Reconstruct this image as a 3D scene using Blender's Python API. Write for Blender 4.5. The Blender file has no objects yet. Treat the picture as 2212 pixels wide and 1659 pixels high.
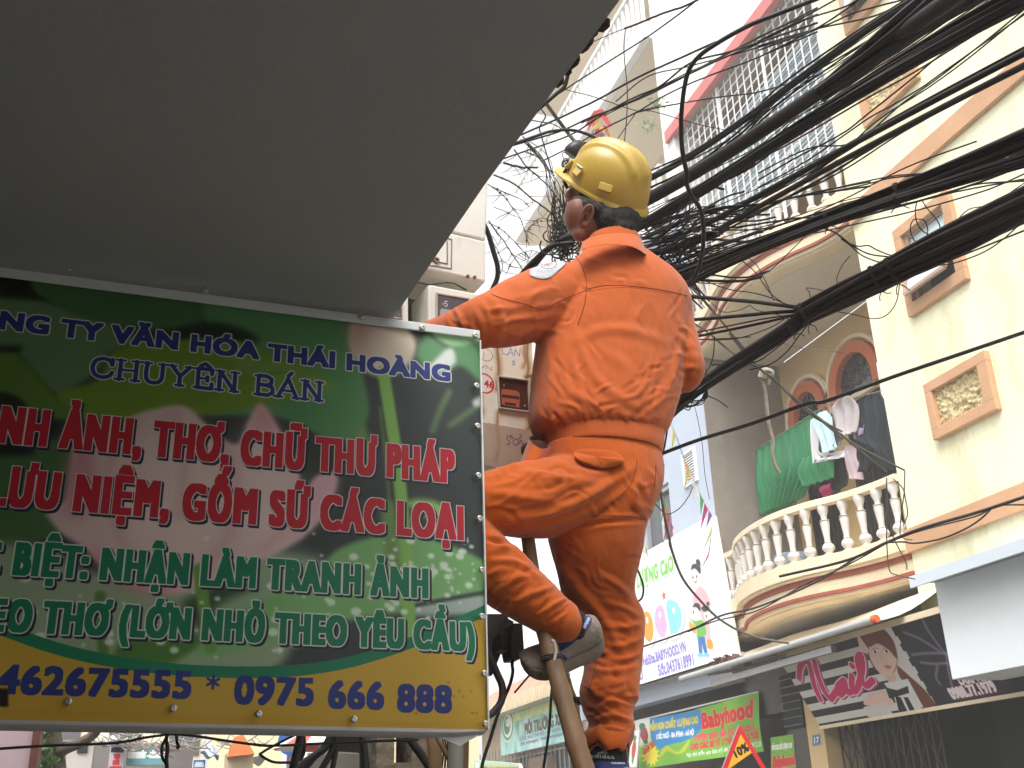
import bpy, bmesh, math, random
import numpy as np
from math import sin, cos, radians, pi, exp, sqrt, atan2
from mathutils import Vector, Matrix, noise
from mathutils.bvhtree import BVHTree

# ------------------------------------------------------------------ camera
SC = bpy.context.scene
COL = SC.collection
FPX, CX, CY = 2297.0, 1106.0, 829.5          # focal length and centre of the photograph, in photo units (2212 x 1659)
_h, _p, _r = radians(18.6), radians(22.6), radians(1.93)
cF = np.array([sin(_h)*cos(_p), cos(_h)*cos(_p), sin(_p)])
_R0 = np.array([cos(_h), -sin(_h), 0.0]); _U0 = np.cross(_R0, cF)
cR = _R0*cos(_r) - _U0*sin(_r); cU = _U0*cos(_r) + _R0*sin(_r)
EYE = np.array([0.0, 0.0, 1.6])
cam = bpy.data.cameras.new('camera'); camo = bpy.data.objects.new('camera', cam); COL.objects.link(camo)
cam.sensor_width = 36.0; cam.lens = 36.0*FPX/2212.0; cam.clip_start = 0.05; cam.clip_end = 2000
mw = Matrix(((cR[0], cU[0], -cF[0], EYE[0]), (cR[1], cU[1], -cF[1], EYE[1]), (cR[2], cU[2], -cF[2], EYE[2]), (0, 0, 0, 1)))
camo.matrix_world = mw
SC.camera = camo

# ------------------------------------------------------------------ light: bright overcast sky, soft sun
SUN_EL, SUN_AZ = radians(58), radians(218)    # azimuth measured from +Y towards +X
W = bpy.data.worlds.new('World'); SC.world = W; W.use_nodes = True
nt = W.node_tree; nt.nodes.clear()
out = nt.nodes.new('ShaderNodeOutputWorld'); bg = nt.nodes.new('ShaderNodeBackground')
sky = nt.nodes.new('ShaderNodeTexSky'); sky.sky_type = 'NISHITA'; sky.sun_disc = False
sky.sun_elevation = SUN_EL; sky.sun_rotation = SUN_AZ; sky.air_density = 1.0; sky.dust_density = 4.0; sky.ozone_density = 1.0
hsv = nt.nodes.new('ShaderNodeHueSaturation'); hsv.inputs['Saturation'].default_value = 0.02
nt.links.new(sky.outputs[0], hsv.inputs['Color']); nt.links.new(hsv.outputs[0], bg.inputs['Color'])
bg.inputs['Strength'].default_value = 0.15
nt.links.new(bg.outputs[0], out.inputs['Surface'])
sl = bpy.data.lights.new('sun', 'SUN'); sl.energy = 1.1; sl.angle = radians(35); sl.color = (1.0, 0.98, 0.95)
slo = bpy.data.objects.new('sun', sl); COL.objects.link(slo)
_sd = Vector((sin(SUN_AZ)*cos(SUN_EL), cos(SUN_AZ)*cos(SUN_EL), sin(SUN_EL)))
slo.rotation_euler = (-_sd).to_track_quat('-Z', 'Y').to_euler()
SC.view_settings.view_transform = 'Standard'; SC.view_settings.look = 'None'
SC.view_settings.exposure = 1.32; SC.view_settings.gamma = 1.0
SC.render.engine = 'CYCLES'
SC.cycles.volume_bounces = 2; SC.cycles.max_bounces = 8; SC.cycles.diffuse_bounces = 5

# ------------------------------------------------------------------ geometry helpers
def ray(x, y): return cF + cR*(x-CX)/FPX + cU*(CY-y)/FPX
def pl(x, y, ax, v):                          # where the line of sight meets the plane  axis = v
    d = ray(x, y); return EYE + d*((v-EYE[ax])/d[ax])
def PX(x, y, v): return pl(x, y, 0, v)
def PY(x, y, v): return pl(x, y, 1, v)
def PZ(x, y, v): return pl(x, y, 2, v)
def PD(x, y, t): return EYE + ray(x, y)*t     # t metres along the optical axis
def proj(P):
    d = np.asarray(P, float) - EYE; z = d @ cF
    return np.stack([CX + FPX*(d @ cR)/z, CY - FPX*(d @ cU)/z], -1)
ZT = {'1': (1152.1, .2741, 0, .2741), '2': (1637.2, .2599, 0, .2599), '3': (1394.6, .25585, 363.8, .25585),
      '4': (1758.4, .29243, 363.8, .29243), '5': (1364.3, .2925, 727.6, .2925), '6': (1728., .29236, 727.6, .29236),
      '7': (1334., .32373, 1121.8, .32373), '8': (1637.2, .30562, 1152.1, .30562), 'A': (909.5, .3655, 242.5, .3655),
      'D': (1000.5, .3421, 1091.5, .3421), 'F': (0, .62127, 576., .62127), 'G': (545.7, .24669, 1485.6, .24669),
      'L': (0, .2741, 1515.9, .2741), 'E': (836.8, .2010, 424.4, .2010), 'K': (1000.5, .2192, 697.3, .2192),
      'C': (909.5, .2741, 788.3, .2741), 'H': (1152.1, .2010, 272.9, .2010), 'V': (0, 1, 0, 1),
      'B': (1364.3, .17818, 1424.9, .17818), 'T': (1030.8, .17764, 1364.3, .17764), 'S': (970.2, .19589, 1334., .19589)}
def q(z, x, y): a, b, c, d = ZT[z]; return (a + x*b, c + y*d)
def qs(z, pts): return [q(z, *p) for p in pts]
V3 = lambda p: np.asarray(p, float)
def nrm(v): v = V3(v); return v/ (np.linalg.norm(v)+1e-12)
def cr(pts, n):                               # Catmull-Rom resample of rows
    P = np.array(pts, float); k = len(P)
    if k < 3:
        t = np.linspace(0, 1, n)[:, None]; return P[0]*(1-t)+P[-1]*t
    Q = np.vstack([2*P[0]-P[1], P, 2*P[-1]-P[-2]]); o = []
    for t in np.linspace(0, k-1-1e-9, n):
        i = int(t); f = t-i; a, b, c, d = Q[i:i+4]
        o.append(.5*((2*b)+(-a+c)*f+(2*a-5*b+4*c-d)*f*f+(-a+3*b-3*c+d)*f**3))
    return np.array(o)

ORG = {}
class MB:
    def __init__(s): s.v = []; s.f = []; s.m = []; s.uv = []
    def add(s, vs, fs, m=0, uvs=None):
        b = len(s.v); s.v += [tuple(map(float, p)) for p in vs]
        for i, f in enumerate(fs):
            s.f.append([b+j for j in f]); s.m.append(m); s.uv.append(uvs[i] if uvs else None)
        return s
    def hexa(s, c, m=0):                      # 8 corners: bottom 4 ccw, top 4 ccw
        return s.add(c, [(3, 2, 1, 0), (4, 5, 6, 7), (0, 1, 5, 4), (1, 2, 6, 5), (2, 3, 7, 6), (3, 0, 4, 7)], m)
    def box(s, a, b, m=0):
        x0, x1 = sorted((a[0], b[0])); y0, y1 = sorted((a[1], b[1])); z0, z1 = sorted((a[2], b[2]))
        return s.hexa([(x0, y0, z0), (x1, y0, z0), (x1, y1, z0), (x0, y1, z0), (x0, y0, z1), (x1, y0, z1), (x1, y1, z1), (x0, y1, z1)], m)
    def obox(s, c, ax, ay, az, m=0):          # centre and half-axis vectors
        c, ax, ay, az = map(V3, (c, ax, ay, az))
        return s.hexa([c-ax-ay-az, c+ax-ay-az, c+ax+ay-az, c-ax+ay-az, c-ax-ay+az, c+ax-ay+az, c+ax+ay+az, c-ax+ay+az], m)
    def bar(s, p, r, w, h, m=0, up=(0, 0, 1)):  # rectangular bar from p to r
        p, r = V3(p), V3(r); d = nrm(r-p); a = np.cross(d, V3(up)); a = nrm(a) if np.linalg.norm(a) > 1e-6 else V3((1, 0, 0)); b = np.cross(a, d)
        return s.obox((p+r)/2, (r-p)/2, a*w/2, b*h/2, m)
    def tube(s, pts, r, n=8, m=0, cap=True):
        P = np.array(pts, float); k = len(P); rr = np.broadcast_to(np.array(r, float), (k,))
        T = np.gradient(P, axis=0); T /= np.linalg.norm(T, axis=1)[:, None]+1e-12
        a = np.cross(T[0], (0, 0, 1.)); a = a if np.linalg.norm(a) > .1 else np.cross(T[0], (1., 0, 0)); a = nrm(a)
        vs = []; ang = np.linspace(0, 2*pi, n, endpoint=False)
        for i in range(k):
            a = nrm(a - T[i]*(a @ T[i])); b = np.cross(T[i], a)
            vs += [P[i]+rr[i]*(cos(t)*a+sin(t)*b) for t in ang]
        fs = [(i*n+j, i*n+(j+1) % n, (i+1)*n+(j+1) % n, (i+1)*n+j) for i in range(k-1) for j in range(n)]
        if cap: fs += [tuple(range(n-1, -1, -1)), tuple((k-1)*n+j for j in range(n))]
        return s.add(vs, fs, m)
    def rings(s, R, m=0, cap=True, closed=True):
        R = [np.asarray(r, float) for r in R]; n = len(R[0]); k = len(R); vs = [p for r in R for p in r]
        J = range(n) if closed else range(n-1)
        fs = [(i*n+j, i*n+(j+1) % n, (i+1)*n+(j+1) % n, (i+1)*n+j) for i in range(k-1) for j in J]
        if cap and closed: fs += [tuple(range(n-1, -1, -1)), tuple((k-1)*n+j for j in range(n))]
        return s.add(vs, fs, m)
    def lathe(s, prof, c, n=14, m=0, axis=(0, 0, 1), cap=True):
        ax = nrm(axis); a = np.cross(ax, (0, 1., 0)); a = nrm(a) if np.linalg.norm(a) > .1 else V3((1, 0, 0)); b = np.cross(ax, a); c = V3(c)
        return s.rings([[c+ax*h+r*(cos(t)*a+sin(t)*b) for t in np.linspace(0, 2*pi, n, endpoint=False)] for r, h in prof], m, cap)
    def prism(s, poly, ex, m=0):              # polygon of 3D points pushed along ex
        P = [V3(p) for p in poly]; n = len(P); ex = V3(ex)
        return s.add(P+[p+ex for p in P], [tuple(range(n-1, -1, -1)), tuple(range(n, 2*n))]+[(i, (i+1) % n, n+(i+1) % n, n+i) for i in range(n)], m)
    def quad(s, a, b, c, d, m=0, uv=None):
        return s.add([a, b, c, d], [(0, 1, 2, 3)], m, [uv] if uv else None)
    def ball(s, c, r, m=0, nu=10, nv=7, ax=None):
        c = V3(c); r = np.broadcast_to(np.array(r, float), (3,)); A = np.eye(3) if ax is None else np.array(ax, float)
        R = []
        for i in range(nv+1):
            th = pi*(i+.0)/nv; th = min(max(th, .02), pi-.02)
            R.append([c+A.T @ (r*V3((sin(th)*cos(t), sin(th)*sin(t), -cos(th)))) for t in np.linspace(0, 2*pi, nu, endpoint=False)])
        return s.rings(R, m)
    def build(s, name, mats, parent=None, smooth=False, bevel=0, loc=None, fixn=True):
        me = bpy.data.meshes.new(name)
        if parent is not None: org = ORG.get(parent.name, (0, 0, 0))
        else: org = loc if loc is not None else (0, 0, 0)
        vs = np.array(s.v, float)-np.array(org)
        me.from_pydata([tuple(p) for p in vs], [], s.f)
        mats = mats if isinstance(mats, (list, tuple)) else [mats]
        for m in mats: me.materials.append(m)
        me.polygons.foreach_set('material_index', s.m)
        if any(u is not None for u in s.uv):
            lay = me.uv_layers.new(name='UVMap')
            for p, u in zip(me.polygons, s.uv):
                if u is not None:
                    for li, t in zip(p.loop_indices, u): lay.data[li].uv = t
        if smooth: me.polygons.foreach_set('use_smooth', [True]*len(me.polygons))
        me.update()
        if fixn and not any(u is not None for u in s.uv):
            bm = bmesh.new(); bm.from_mesh(me); bmesh.ops.recalc_face_normals(bm, faces=bm.faces); bm.to_mesh(me); bm.free()
        o = bpy.data.objects.new(name, me); COL.objects.link(o)
        if parent is not None: o.parent = parent
        else: o.location = org
        ORG[o.name] = org
        if bevel:
            b = o.modifiers.new('bevel', 'BEVEL'); b.width = bevel; b.segments = 2; b.limit_method = 'ANGLE'; b.angle_limit = radians(40)
        if smooth and bevel == 0:
            try: me.set_sharp_from_angle(angle=radians(48))
            except Exception: pass
        return o
def tag(o, label=None, cat=None, group=None, kind=None):
    if label: o['label'] = label
    if cat: o['category'] = cat
    if group: o['group'] = group
    if kind: o['kind'] = kind
    return o
def empty(name, loc, label, cat, group=None):
    o = bpy.data.objects.new(name, None); COL.objects.link(o); o.location = tuple(map(float, loc)); o.empty_display_size = .1
    ORG[o.name] = tuple(map(float, loc)); return tag(o, label, cat, group)

# ------------------------------------------------------------------ materials
def S(r, g, b):
    f = lambda c: (c/255/12.92) if c <= 10.3 else ((c/255+.055)/1.055)**2.4
    return (f(r), f(g), f(b))
def M(name, col, rough=.75, var=.12, scale=6., bump=0., bscale=None, metal=0., stain=None, spec=.5, stretch=(1, 1, 1), coat=0., sheen=0.):
    m = bpy.data.materials.new(name); m.use_nodes = True; n = m.node_tree; N = n.nodes; L = n.links
    p = N['Principled BSDF']; p.inputs['Roughness'].default_value = rough; p.inputs['Metallic'].default_value = metal
    p.inputs['Specular IOR Level'].default_value = spec; p.inputs['Coat Weight'].default_value = coat
    if sheen: p.inputs['Sheen Weight'].default_value = sheen; p.inputs['Sheen Roughness'].default_value = .5
    tc = N.new('ShaderNodeTexCoord'); mp = N.new('ShaderNodeMapping'); mp.inputs['Scale'].default_value = stretch
    L.new(tc.outputs['Object'], mp.inputs['Vector'])
    nz = N.new('ShaderNodeTexNoise'); nz.inputs['Scale'].default_value = scale; nz.inputs['Detail'].default_value = 6; nz.inputs['Roughness'].default_value = .62
    L.new(mp.outputs[0], nz.inputs['Vector'])
    rp = N.new('ShaderNodeValToRGB'); e = rp.color_ramp.elements
    lo = [max(0, c*(1-var)) for c in col]; hi = [min(1, c*(1+var)) for c in col]
    e[0].position = .3; e[0].color = (*lo, 1); e[1].position = .7; e[1].color = (*hi, 1)
    L.new(nz.outputs['Fac'], rp.inputs['Fac']); last = rp.outputs['Color']
    if stain:                                  # (colour, scale, threshold, amount, stretch)
        sc, ss, th, am, st = stain
        mp2 = N.new('ShaderNodeMapping'); mp2.inputs['Scale'].default_value = st; L.new(tc.outputs['Object'], mp2.inputs['Vector'])
        n2 = N.new('ShaderNodeTexNoise'); n2.inputs['Scale'].default_value = ss; n2.inputs['Detail'].default_value = 8; n2.inputs['Roughness'].default_value = .7
        L.new(mp2.outputs[0], n2.inputs['Vector'])
        mr = N.new('ShaderNodeMapRange'); mr.inputs['From Min'].default_value = th; mr.inputs['From Max'].default_value = th+.22; mr.inputs['To Max'].default_value = am
        L.new(n2.outputs['Fac'], mr.inputs['Value'])
        mx = N.new('ShaderNodeMix'); mx.data_type = 'RGBA'; L.new(mr.outputs[0], mx.inputs['Factor']); L.new(last, mx.inputs[6]); mx.inputs[7].default_value = (*sc, 1)
        last = mx.outputs[2]
    L.new(last, p.inputs['Base Color'])
    if bump:
        n3 = N.new('ShaderNodeTexNoise'); n3.inputs['Scale'].default_value = bscale or scale*8; n3.inputs['Detail'].default_value = 5
        L.new(mp.outputs[0], n3.inputs['Vector'])
        b = N.new('ShaderNodeBump'); b.inputs['Strength'].default_value = bump; b.inputs['Distance'].default_value = .02
        L.new(n3.outputs['Fac'], b.inputs['Height']); L.new(b.outputs[0], p.inputs['Normal'])
    return m
def glassmat(name, col=(.02, .025, .03), rough=.08):
    m = M(name, col, rough, .3, 3.); m.node_tree.nodes['Principled BSDF'].inputs['Specular IOR Level'].default_value = .6; return m

# ------------------------------------------------------------------ painting prints (signs) into generated images
_TX = {}
def text_tris(s, sp=1.0):
    s_key = (s, sp)
    if s_key in _TX: return _TX[s_key]
    c = bpy.data.curves.new('lettering', 'FONT'); c.body = s; c.size = 1.0; c.resolution_u = 5; c.space_character = sp
    o = bpy.data.objects.new('lettering', c); COL.objects.link(o); bpy.context.view_layer.update()
    me = bpy.data.meshes.new_from_object(o.evaluated_get(bpy.context.evaluated_depsgraph_get()))
    me.calc_loop_triangles(); v = np.array([x.co[:2] for x in me.vertices]).reshape(-1, 2)
    t = np.array([x.vertices[:] for x in me.loop_triangles]).reshape(-1, 3)
    bpy.data.objects.remove(o); bpy.data.curves.remove(c); bpy.data.meshes.remove(me)
    _TX[s_key] = (v, t); return v, t
CAPH = None
def dil(m, offs):
    o = m.copy(); h, w = m.shape
    for dx, dy in offs:
        a = m[max(0, -dy):h-max(0, dy), max(0, -dx):w-max(0, dx)]
        o[max(0, dy):h-max(0, -dy), max(0, dx):w-max(0, -dx)] |= a
    return o
def disc(r): R = int(math.ceil(r)); return [(x, y) for x in range(-R, R+1) for y in range(-R, R+1) if x*x+y*y <= r*r+.3]
def blur(a, r):
    r = int(r)
    if r < 1: return a
    for _ in range(2):
        for ax in (0, 1):
            c = np.cumsum(np.pad(a, [(r+1, r) if i == ax else (0, 0) for i in range(2)], mode='edge'), axis=ax)
            n = a.shape[ax]
            a = (c[2*r+1:2*r+1+n]-c[:n])/(2*r+1) if ax == 0 else (c[:, 2*r+1:2*r+1+n]-c[:, :n])/(2*r+1)
    return a
class Canvas:                                   # units: metres, origin bottom left
    def __init__(s, w, h, ppm, bg):
        s.w, s.h, s.k = w, h, ppm; s.W, s.H = int(round(w*ppm)), int(round(h*ppm))
        s.a = np.empty((s.H, s.W, 3), np.float32); s.a[:] = np.array(bg)/255.
        s.X, s.Y = np.meshgrid((np.arange(s.W)+.5)/ppm, (np.arange(s.H)+.5)/ppm)
    def put(s, m, col, al=1.):
        m = (m.astype(np.float32)*al)[..., None]; s.a = s.a*(1-m)+np.array(col, np.float32)/255*m; return s
    def pmask(s, pts, smooth=False):
        P = np.array(pts, float)
        if smooth: P = cr(np.vstack([P, P[:1]]), len(P)*8)[:-1]
        m = np.zeros((s.H, s.W), bool); x, y = s.X, s.Y
        for (x0, y0), (x1, y1) in zip(P, np.roll(P, -1, 0)):
            if y0 == y1: continue
            c = ((y0 > y) != (y1 > y)); j = np.where(c.any(1))[0]
            if len(j) == 0: continue
            a, b = j[0], j[-1]+1
            m[a:b] ^= c[a:b] & (x[a:b] < (x1-x0)*(y[a:b]-y0)/(y1-y0)+x0)
        return m
    def poly(s, pts, col, bl=0, smooth=False, al=1.): return s.put(blur(s.pmask(pts, smooth).astype(np.float32), bl*s.k), col, al)
    def smask(s, pts, w):
        P = np.array(pts, float); d = np.full((s.H, s.W), 1e9, np.float32); r = w/2+2/s.k
        for a, b in zip(P[:-1], P[1:]):
            i0 = max(0, int((min(a[0], b[0])-r)*s.k)); i1 = int((max(a[0], b[0])+r)*s.k)+2; j0 = max(0, int((min(a[1], b[1])-r)*s.k)); j1 = int((max(a[1], b[1])+r)*s.k)+2
            X, Y = s.X[j0:j1, i0:i1], s.Y[j0:j1, i0:i1]; e = b-a; t = np.clip(((X-a[0])*e[0]+(Y-a[1])*e[1])/(e@e+1e-12), 0, 1)
            d[j0:j1, i0:i1] = np.minimum(d[j0:j1, i0:i1], np.hypot(X-a[0]-t*e[0], Y-a[1]-t*e[1]))
        return d <= w/2
    def seg(s, pts, w, col, al=1., bl=0): return s.put(blur(s.smask(pts, w).astype(np.float32), bl*s.k), col, al)
    def ell(s, c, rx, ry, col, al=1., bl=0): return s.put(blur((((s.X-c[0])/rx)**2+((s.Y-c[1])/ry)**2 <= 1).astype(np.float32), bl*s.k), col, al)
    def tmask(s, st, x0, x1, base, cap, bold=(0, 0), ref=None, rot=0., shear=0., sp=None):
        global CAPH
        if CAPH is None: v, _ = text_tris('H'); CAPH = v[:, 1].max()
        sp = sp or (1.1 if bold[0] else 1.0)
        horns = [i for i, ch in enumerate(st) if ch in 'ƠỚỜ']; st = st.replace('Ơ', 'O').replace('Ớ', 'Ó').replace('Ờ', 'Ò')
        v, t = text_tris(st, sp); H_ = []
        for i in horns:                          # the horn of the Vietnamese letter, added to a plain O
            xm = text_tris(st[:i]+'O', sp)[0][:, 0].max(); H_.append([(xm-.13, CAPH*.9), (xm-.02, CAPH*.93), (xm+.045, CAPH*1.0), (xm+.05, CAPH*1.12)])
        if ref is None: a, b = v[:, 0].min(), v[:, 0].max()
        else:
            vr, _ = text_tris(ref); a, b = vr[:, 0].min(), vr[:, 0].max()
        sx = (x1-x0)/(b-a); sy = cap/CAPH
        P = np.stack([(v[:, 0]-a)*sx, v[:, 1]*sy], 1); P[:, 0] += P[:, 1]*shear
        if rot: P = P @ np.array([[cos(rot), sin(rot)], [-sin(rot), cos(rot)]])
        P = (P+np.array([x0, base]))*s.k
        m = np.zeros((s.H, s.W), bool)
        for tri in t:
            A, B, C = P[tri]; lo = np.floor(np.minimum(np.minimum(A, B), C)).astype(int); hi = np.ceil(np.maximum(np.maximum(A, B), C)).astype(int)+1
            i0, j0 = max(0, lo[0]), max(0, lo[1]); i1, j1 = min(s.W, hi[0]), min(s.H, hi[1])
            if i1 <= i0 or j1 <= j0: continue
            x = np.arange(i0, i1)+.5; y = (np.arange(j0, j1)+.5)[:, None]
            c1 = (B[0]-A[0])*(y-A[1])-(B[1]-A[1])*(x-A[0]); c2 = (C[0]-B[0])*(y-B[1])-(C[1]-B[1])*(x-B[0]); c3 = (A[0]-C[0])*(y-C[1])-(A[1]-C[1])*(x-C[0])
            m[j0:j1, i0:i1] |= ((c1 >= 0) & (c2 >= 0) & (c3 >= 0)) | ((c1 <= 0) & (c2 <= 0) & (c3 <= 0))
        for hl in H_:
            Q = np.array([((hx-a)*sx, hy*sy) for hx, hy in hl]); Q[:, 0] += Q[:, 1]*shear
            if rot: Q = Q @ np.array([[cos(rot), sin(rot)], [-sin(rot), cos(rot)]])
            m |= s.smask(Q+np.array([x0, base]), .085*sx)
        bx, by = int(round(bold[0]*s.k)), int(round(bold[1]*s.k))
        if bx or by:
            m = dil(m, [(i, 0) for i in range(-bx, bx+1)]); m = dil(m, [(0, i) for i in range(-by, by+1)])
        return m
    def text(s, st, x0, x1, base, cap, col, bold=(0, 0), outline=None, shadow=None, **kw):
        return s.ink(s.tmask(st, x0, x1, base, cap, bold, **kw), col, outline, shadow)
    def ink(s, m, col, outline=None, shadow=None):
        if outline or shadow:
            o = dil(m, disc(outline[0]*s.k)) if outline else m
            if shadow:
                dx, dy = int(round(shadow[0]*s.k)), int(round(shadow[1]*s.k)); n = max(abs(dx), abs(dy), 1)
                s.put(dil(o, [(dx*i//n, dy*i//n) for i in range(1, n+1)]), shadow[2])
            if outline: s.put(o, outline[1])
        return s.put(m, col)
    def image(s, name):
        a = np.ones((s.H, s.W, 4), np.float32); a[..., :3] = np.clip(s.a, 0, 1)
        im = bpy.data.images.new(name, s.W, s.H); im.pixels.foreach_set(a.ravel()); im.update(); im.pack(); return im
    def mat(s, name, rough=.5, grain=.06, gscale=40., bump=0., spec=.4, noisecol=None):
        m = bpy.data.materials.new(name); m.use_nodes = True; n = m.node_tree; N = n.nodes; L = n.links; p = N['Principled BSDF']
        p.inputs['Roughness'].default_value = rough; p.inputs['Specular IOR Level'].default_value = spec
        ti = N.new('ShaderNodeTexImage'); ti.image = s.image(name); ti.extension = 'EXTEND'
        tc = N.new('ShaderNodeTexCoord'); nz = N.new('ShaderNodeTexNoise'); nz.inputs['Scale'].default_value = gscale; nz.inputs['Detail'].default_value = 6
        L.new(tc.outputs['Object'], nz.inputs['Vector'])
        mr = N.new('ShaderNodeMapRange'); mr.inputs['To Min'].default_value = 1-grain*2; mr.inputs['To Max'].default_value = 1+grain*1.4
        L.new(nz.outputs['Fac'], mr.inputs['Value'])
        mx = N.new('ShaderNodeMix'); mx.data_type = 'RGBA'; mx.blend_type = 'MULTIPLY'; mx.inputs['Factor'].default_value = 1
        L.new(ti.outputs['Color'], mx.inputs[6]); L.new(mr.outputs[0], mx.inputs[7]); L.new(mx.outputs[2], p.inputs['Base Color'])
        if bump:
            b = N.new('ShaderNodeBump'); b.inputs['Strength'].default_value = bump; b.inputs['Distance'].default_value = .01
            n4 = N.new('ShaderNodeTexNoise'); n4.inputs['Scale'].default_value = 5; n4.inputs['Detail'].default_value = 2
            L.new(tc.outputs['Object'], n4.inputs['Vector']); L.new(n4.outputs['Fac'], b.inputs['Height']); L.new(b.outputs[0], p.inputs['Normal'])
        return m
UV4 = [(0, 0), (1, 0), (1, 1), (0, 1)]
# ------------------------------------------------------------------ shared materials
m_cream = M('cream_render', S(236, 233, 198), .9, .07, 1.3, .25, 30, stain=(S(168, 150, 100), 1.6, .5, .62, (1, 1, .3)))
m_orange = M('orange_trim', S(194, 150, 114), .88, .1, 2.2, .15, 30, stain=(S(140, 104, 80), 2.2, .58, .5, (1, 1, .5)))
m_ywhite = M('cream_paint', S(226, 208, 176), .85, .08, 4, .2, 40, stain=(S(120, 100, 80), 3, .62, .55, (1, 1, .6)))
m_red = M('red_brown_trim', S(150, 78, 58), .8, .12, 6, .1, 40)
m_rail = M('rail_cream', S(225, 205, 178), .85, .08, 6, .2, 60, stain=(S(120, 90, 70), 6, .64, .5, (1, 1, 1)))
m_balu = M('baluster_white', S(214, 208, 200), .85, .1, 12, .2, 60, stain=(S(120, 108, 96), 7, .56, .6, (1, 1, 1)))
m_ceil = M('ceiling_plaster', S(214, 205, 190), .9, .05, 1.2, stain=(S(150, 130, 110), 1.5, .64, .35, (1, 1, 1)))
m_arch = M('ochre_wall', S(214, 184, 134), .9, .06, 1.5, .15, 40)
m_archo = M('arch_surround', S(196, 108, 68), .8, .1, 6)
m_conc = M('bare_concrete', S(140, 131, 122), .92, .14, 1.6, .4, 25, stain=(S(96, 88, 80), 1.0, .52, .6, (1, 1, .35)))
m_bluegrey = M('blue_grey_render', S(178, 187, 202), .85, .04, 1.2, stain=(S(150, 156, 164), 2, .6, .35, (1, 1, .2)))
m_white = M('white_render', S(226, 226, 226), .85, .05, .8, stain=(S(188, 190, 196), .7, .5, .5, (1, 1, .6)))
m_whitep = M('white_paint', S(228, 228, 226), .6, .04, 5)
m_beige = M('beige_render', S(224, 212, 192), .88, .05, 1.)
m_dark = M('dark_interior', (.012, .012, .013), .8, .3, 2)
m_glass = glassmat('window_glass')
m_frost = M('frosted_glass', S(190, 205, 208), .25, .05, 4)
m_steel = M('galvanised_steel', S(170, 170, 172), .4, .1, 8, metal=.7)
m_iron = M('dark_iron', S(62, 56, 52), .6, .2, 10, metal=.3)
m_grid = M('white_painted_steel', S(226, 224, 222), .55, .05, 10)
m_pebble = M('pebble_dash', S(196, 178, 136), .95, .5, 38, 1.0, 38)
m_black2 = M('dusty_black_rubber', S(50, 47, 45), .7, .3, 16, .1, 60)
m_black3 = M('worn_black_rubber', S(38, 36, 36), .5, .3, 12, .1, 60)
m_black = M('black_rubber', S(30, 29, 28), .55, .25, 14, .1, 60)
m_blackp = M('black_plastic', S(34, 33, 33), .45, .2, 8)
m_asph = M('worn_concrete_road', (.2, .197, .19), .9, .25, 3, .5, 60)
m_pave = M('paving', S(64, 64, 63), .9, .15, 3, .3, 40)
m_dgrey = M('dark_granite', S(74, 68, 66), .5, .2, 6)
m_alu = M('aluminium', S(196, 197, 198), .35, .06, 10, metal=.6)

# ------------------------------------------------------------------ setting: ground, road, pavements
tag(MB().box((-60, -40, -.4), (60, 90, -.16)).build('ground', m_pave), kind='structure')
tag(MB().box((.6, -39, -.15), (4.9, 89, -.12)).build('road', m_asph), kind='structure')
tag(MB().box((-3.0, -39, -.15), (.6, 60, 0)).build('pavement_left', m_pave, bevel=.02), kind='structure')
tag(MB().box((4.9, -39, -.15), (6.0, 60, 0)).build('pavement_right', m_pave, bevel=.02), kind='structure')

def wall_holes(mb, X0, X1, Y0, Y1, Z0, Z1, holes, m=0):
    """wall slab between X0 and X1 with rectangular openings (y0, y1, z0, z1)"""
    ys = sorted({Y0, Y1, *[h[0] for h in holes], *[h[1] for h in holes]}); zs = sorted({Z0, Z1, *[h[2] for h in holes], *[h[3] for h in holes]})
    for a, b in zip(ys[:-1], ys[1:]):
        run = None
        for c, d in zip(zs[:-1], zs[1:]):
            solid = not any(h[0] <= a and b <= h[1] and h[2] <= c and d <= h[3] for h in holes)
            if solid: run = (run[0], d) if run else (c, d)
            if run and (not solid or d == zs[-1]):
                mb.box((X0, a, run[0]), (X1, b, run[1]), m); run = None
    return mb
def frame_x(mb, X, t, o, i, m=0):              # rectangular frame on a wall facing -X: outer and inner (y0,y1,z0,z1), t proud
    mb.box((X-t, o[0], o[2]), (X, o[1], i[2]), m); mb.box((X-t, o[0], i[3]), (X, o[1], o[3]), m)
    mb.box((X-t, o[0], i[2]), (X, i[0], i[3]), m); mb.box((X-t, i[1], i[2]), (X, o[1], i[3]), m); return mb

# ------------------------------------------------------------------ cream house (nearest on the right)
HB = empty('cream_house', (6.5, 4.5, 0), 'tall pale yellow house wall with orange bands filling the right edge of the view', 'house')
wh = [(6.18, 6.73, 5.69, 6.34), (6.3, 6.85, 8.86, 9.6)]
pn = [(6.17, 6.72, 4.53, 4.85), (6.25, 6.84, 7.72, 8.02)]
wall_holes(MB(), 6.0, 6.25, 1.0, 7.38, 0, 14, wh+pn+[(6.36, 7.38, 0, 2.42)]).build('wall', m_cream, HB)
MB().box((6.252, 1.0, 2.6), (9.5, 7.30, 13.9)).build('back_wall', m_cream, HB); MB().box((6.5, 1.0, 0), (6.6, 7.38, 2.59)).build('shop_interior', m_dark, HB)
for z0, z1 in ((3.63, 3.83), (6.83, 7.02), (10.1, 10.3)):
    MB().box((5.955, 1.0, z0), (5.999, 7.38, z1)).build('trim_band', m_orange, HB, bevel=.006)
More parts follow.
